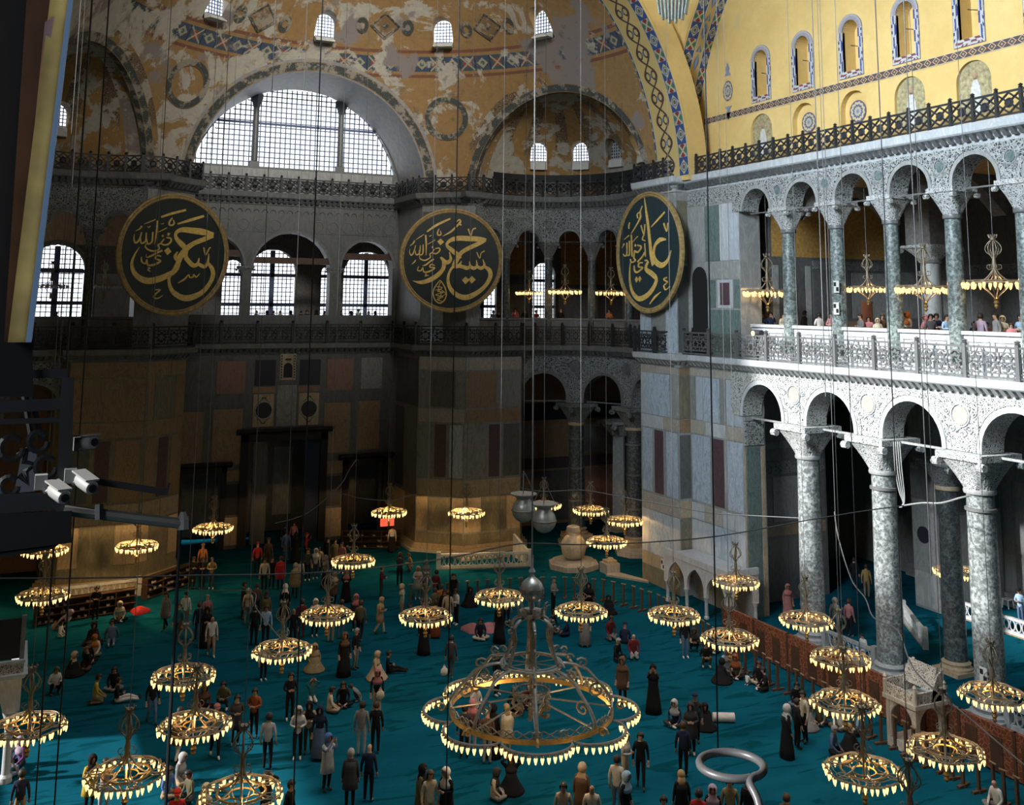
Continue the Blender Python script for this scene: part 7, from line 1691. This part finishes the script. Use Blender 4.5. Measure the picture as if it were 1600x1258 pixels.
tag(e, 'black iron railing end with scrolls on a dark ledge close at the left', 'railing')
WCAM = plain('white_camera_casing', (.32, .32, .31), .5)
def cctv(px, py, d, a, b, label, box_=False):
    e = empty('security_camera', on_d(px, py, d)); o_ = -Vector(e.location); A = on_d(*a, d); B = on_d(*b, d-.08); ax_ = (B-A).normalized()
    m = MB(); m.tube([A, A+ax_*.02, B-ax_*.01, B], [.02, .025, .025, .022], 12); o = m.build('housing', WCAM, e, True); o.location = o_
    m = MB(); m.tube([B, B+ax_*.006], .014, 10); o = m.build('lens', BLACK, e); o.location = o_
    m = MB(); m.bar(A-ax_*.01+Vector((0, 0, .026)), B-ax_*.0+Vector((0, 0, .026)), .05, h=.006); o = m.build('visor', WCAM, e); o.location = o_
    m = MB(); P = on_d(px-8, py-3, d+.03); m.tube([P, P.lerp(A, .5)+Vector((0, 0, -.02)), A], .011, 8); m.bar(P+Vector((0, 0, .025)), P-Vector((0, 0, .025)), .04); o = m.build('bracket', WCAM, e); o.location = o_
    return tag(e, label, 'camera')
cctv(72, 756, 4.1, (82, 764), (101, 778), 'white bullet security camera aimed down to the right, on the railing end')
cctv(118, 746, 4.15, (124, 748), (144, 763), 'white bullet security camera above the flat steel arm')
cctv(132, 696, 4.3, (126, 692), (147, 691), 'white security camera on a short bracket above the other two')
e = empty('steel_arm', on_d(116, 745, 4.2)); fg('flat_bar', [(112, 741), (262, 764), (258, 774), (112, 752)], 4.2, .03, IRON, e); fg('bent_tip', [(256, 773), (262, 774), (266, 755), (263, 754)], 4.2, .03, IRON, e); tag(e, 'flat black steel arm with an upturned tip at the left', 'arm')
e = empty('steel_arm', on_d(110, 800, 4.2)); m = MB(); m.tube([on_d(100, 797, 4.2), on_d(282, 818, 4.2)], .019, 8); o = m.build('tube', GIRON, e); o.location = -Vector(e.location); m = MB(); m.tube([on_d(286, 800, 4.2), on_d(286, 812, 4.2), on_d(286, 828, 4.2)], [.01, .02, .02], 8); m.tube([on_d(280, 812, 4.2), on_d(294, 812, 4.2)], .012, 6); o = m.build('end_fitting', WCAM, e); o.location = -Vector(e.location)
m = MB(); m.tube([on_d(155, 788, 4.17), on_d(155, 812, 4.17)], .016, 6); o = m.build('clamp', IRON, e); o.location = -Vector(e.location); tag(e, 'round steel tube arm with an end fitting at the left', 'arm')
a = on_d(282, 822, 4.2); m = MB(); m.tube([a, Vector((a.x-.0, a.y, 6))], .0065, 6); tag(m.build('drop_pipe', IRON), 'dark pipe hanging straight down from the steel tube arm', 'pipe')
# curled iron pipe at the bottom right
c = on_d(1143, 1196, 3.2); m = MB(); pts = []
for k in range(27):
    t = 1.15+2*pi*k/26*.985; pts.append(c+Vector((CR.x, CR.y, 0)).normalized()*(.083*cos(t))+Vector((CF.x, CF.y, 0)).normalized()*(-.08*sin(t)))
tail = pts[-1]; 
pts = pts[::-1]; pts = [on_d(1196, 1330, 3.05), on_d(1192, 1290, 3.08), on_d(1184, 1250, 3.1), on_d(1172, 1225, 3.12)]+[p for p in pts]
m.tube([Vector(q[:3]) for q in catmull([tuple(p) for p in pts], 3)], .0105, 10); tag(m.build('curled_pipe', plain('grey_pipe', (.13, .13, .135), .4, .2), None, True), 'thick grey pipe curled into a loop at the bottom right', 'pipe')
# sagging cables strung across the hall
def cable(pts, d0, d1, r, label, mt=TIE):
    n = len(pts); P = [on_d(x, y, d0+(d1-d0)*k/(n-1)) for k, (x, y) in enumerate(pts)]; m = MB(); m.tube([Vector(q) for q in catmull([tuple(p) for p in P], 5)], r, 5); return tag(m.build('cable', mt), label, 'cable')
cable([(-20, 904), (150, 903), (300, 899), (440, 897), (560, 890), (700, 872), (810, 850), (900, 851), (1000, 848), (1120, 838), (1250, 815), (1340, 800), (1412, 790)], 30, 44, .022, 'dark cable sagging across the whole hall to the second sunlit column', IRON)
cable([(430, 818), (480, 802), (530, 760), (545, 735), (557, 718)], 60, 62, .03, 'thin cable sagging across the great west door')
cable([(518, 766), (560, 778), (612, 782), (650, 772)], 62, 62, .028, 'thin cable dipping before the right west door')
cable([(812, 762), (850, 768), (910, 766), (960, 774), (1100, 800), (1180, 806), (1260, 810)], 58, 52, .024, 'thin cable crossing from the exedra arches to the pale pier')
cable([(1304, 800), (1310, 840), (1330, 905), (1352, 935), (1365, 965), (1402, 985), (1420, 1030), (1440, 1060), (1500, 1110), (1600, 1195)], 44, 34, .022, 'pale cable looping down past the sunlit columns to the right')
cable([(215, 912), (300, 922), (392, 924), (400, 950), (440, 1000)], 50, 36, .02, 'pale cable running from the south pier down to a chandelier')
e = empty('cable_bundle', on_d(1402, 745, 45.6))
for k in range(4):
    m = MB(); P = [on_d(x, y, 45.9-.1*i) for i, (x, y) in enumerate(((1396+k*3.2, 690), (1399+k*3.4, 735), (1405+k*2.6, 768), (1411+k*.6, 786), (1405+k, 793)))]; m.tube([Vector(q) for q in catmull([tuple(p) for p in P], 5)], .02, 5); o = m.build('strand', STONE, e); o.location = -Vector(e.location)
tag(e, 'loose bundle of pale cables hanging on the second sunlit capital', 'cable bundle')
cable([(1412, 790), (1440, 786), (1470, 786), (1500, 778), (1515, 775)], 45, 40, .03, 'pale cable tied between the two right sunlit columns', STONE)
for (px, y0, y1, d, wh) in ((55, 870, 1258, 26, 'dark, nearest the left edge'), (65, 880, 1130, 27, 'dark, ending above the leftmost low chandelier'), (85, 850, 1258, 24, 'black, at the left'), (1122, 280, 1180, 30, 'black, left of the marble loge'), (1290, 0, 620, 42, 'pale, before the first upper arches'), (1455, 0, 900, 40, 'black pair near the fourth green column'), (1398, 300, 700, 42, 'pale, before the third green column'), (458, 980, 1258, 30, 'dark, left of the great chandelier'), (697, 1000, 1258, 28, 'dark, beside the person with a white bag')):
    a = on_d(px, y1, d); b = Vector((a.x, a.y, 37.0)); m = MB(); m.tube([a, b], .02 if d > 28 else .016, 5); tag(m.build('hanging_cable', IRON if d < 35 else TIE), 'thin straight cable hanging from the dome, %s' % wh, 'cable')
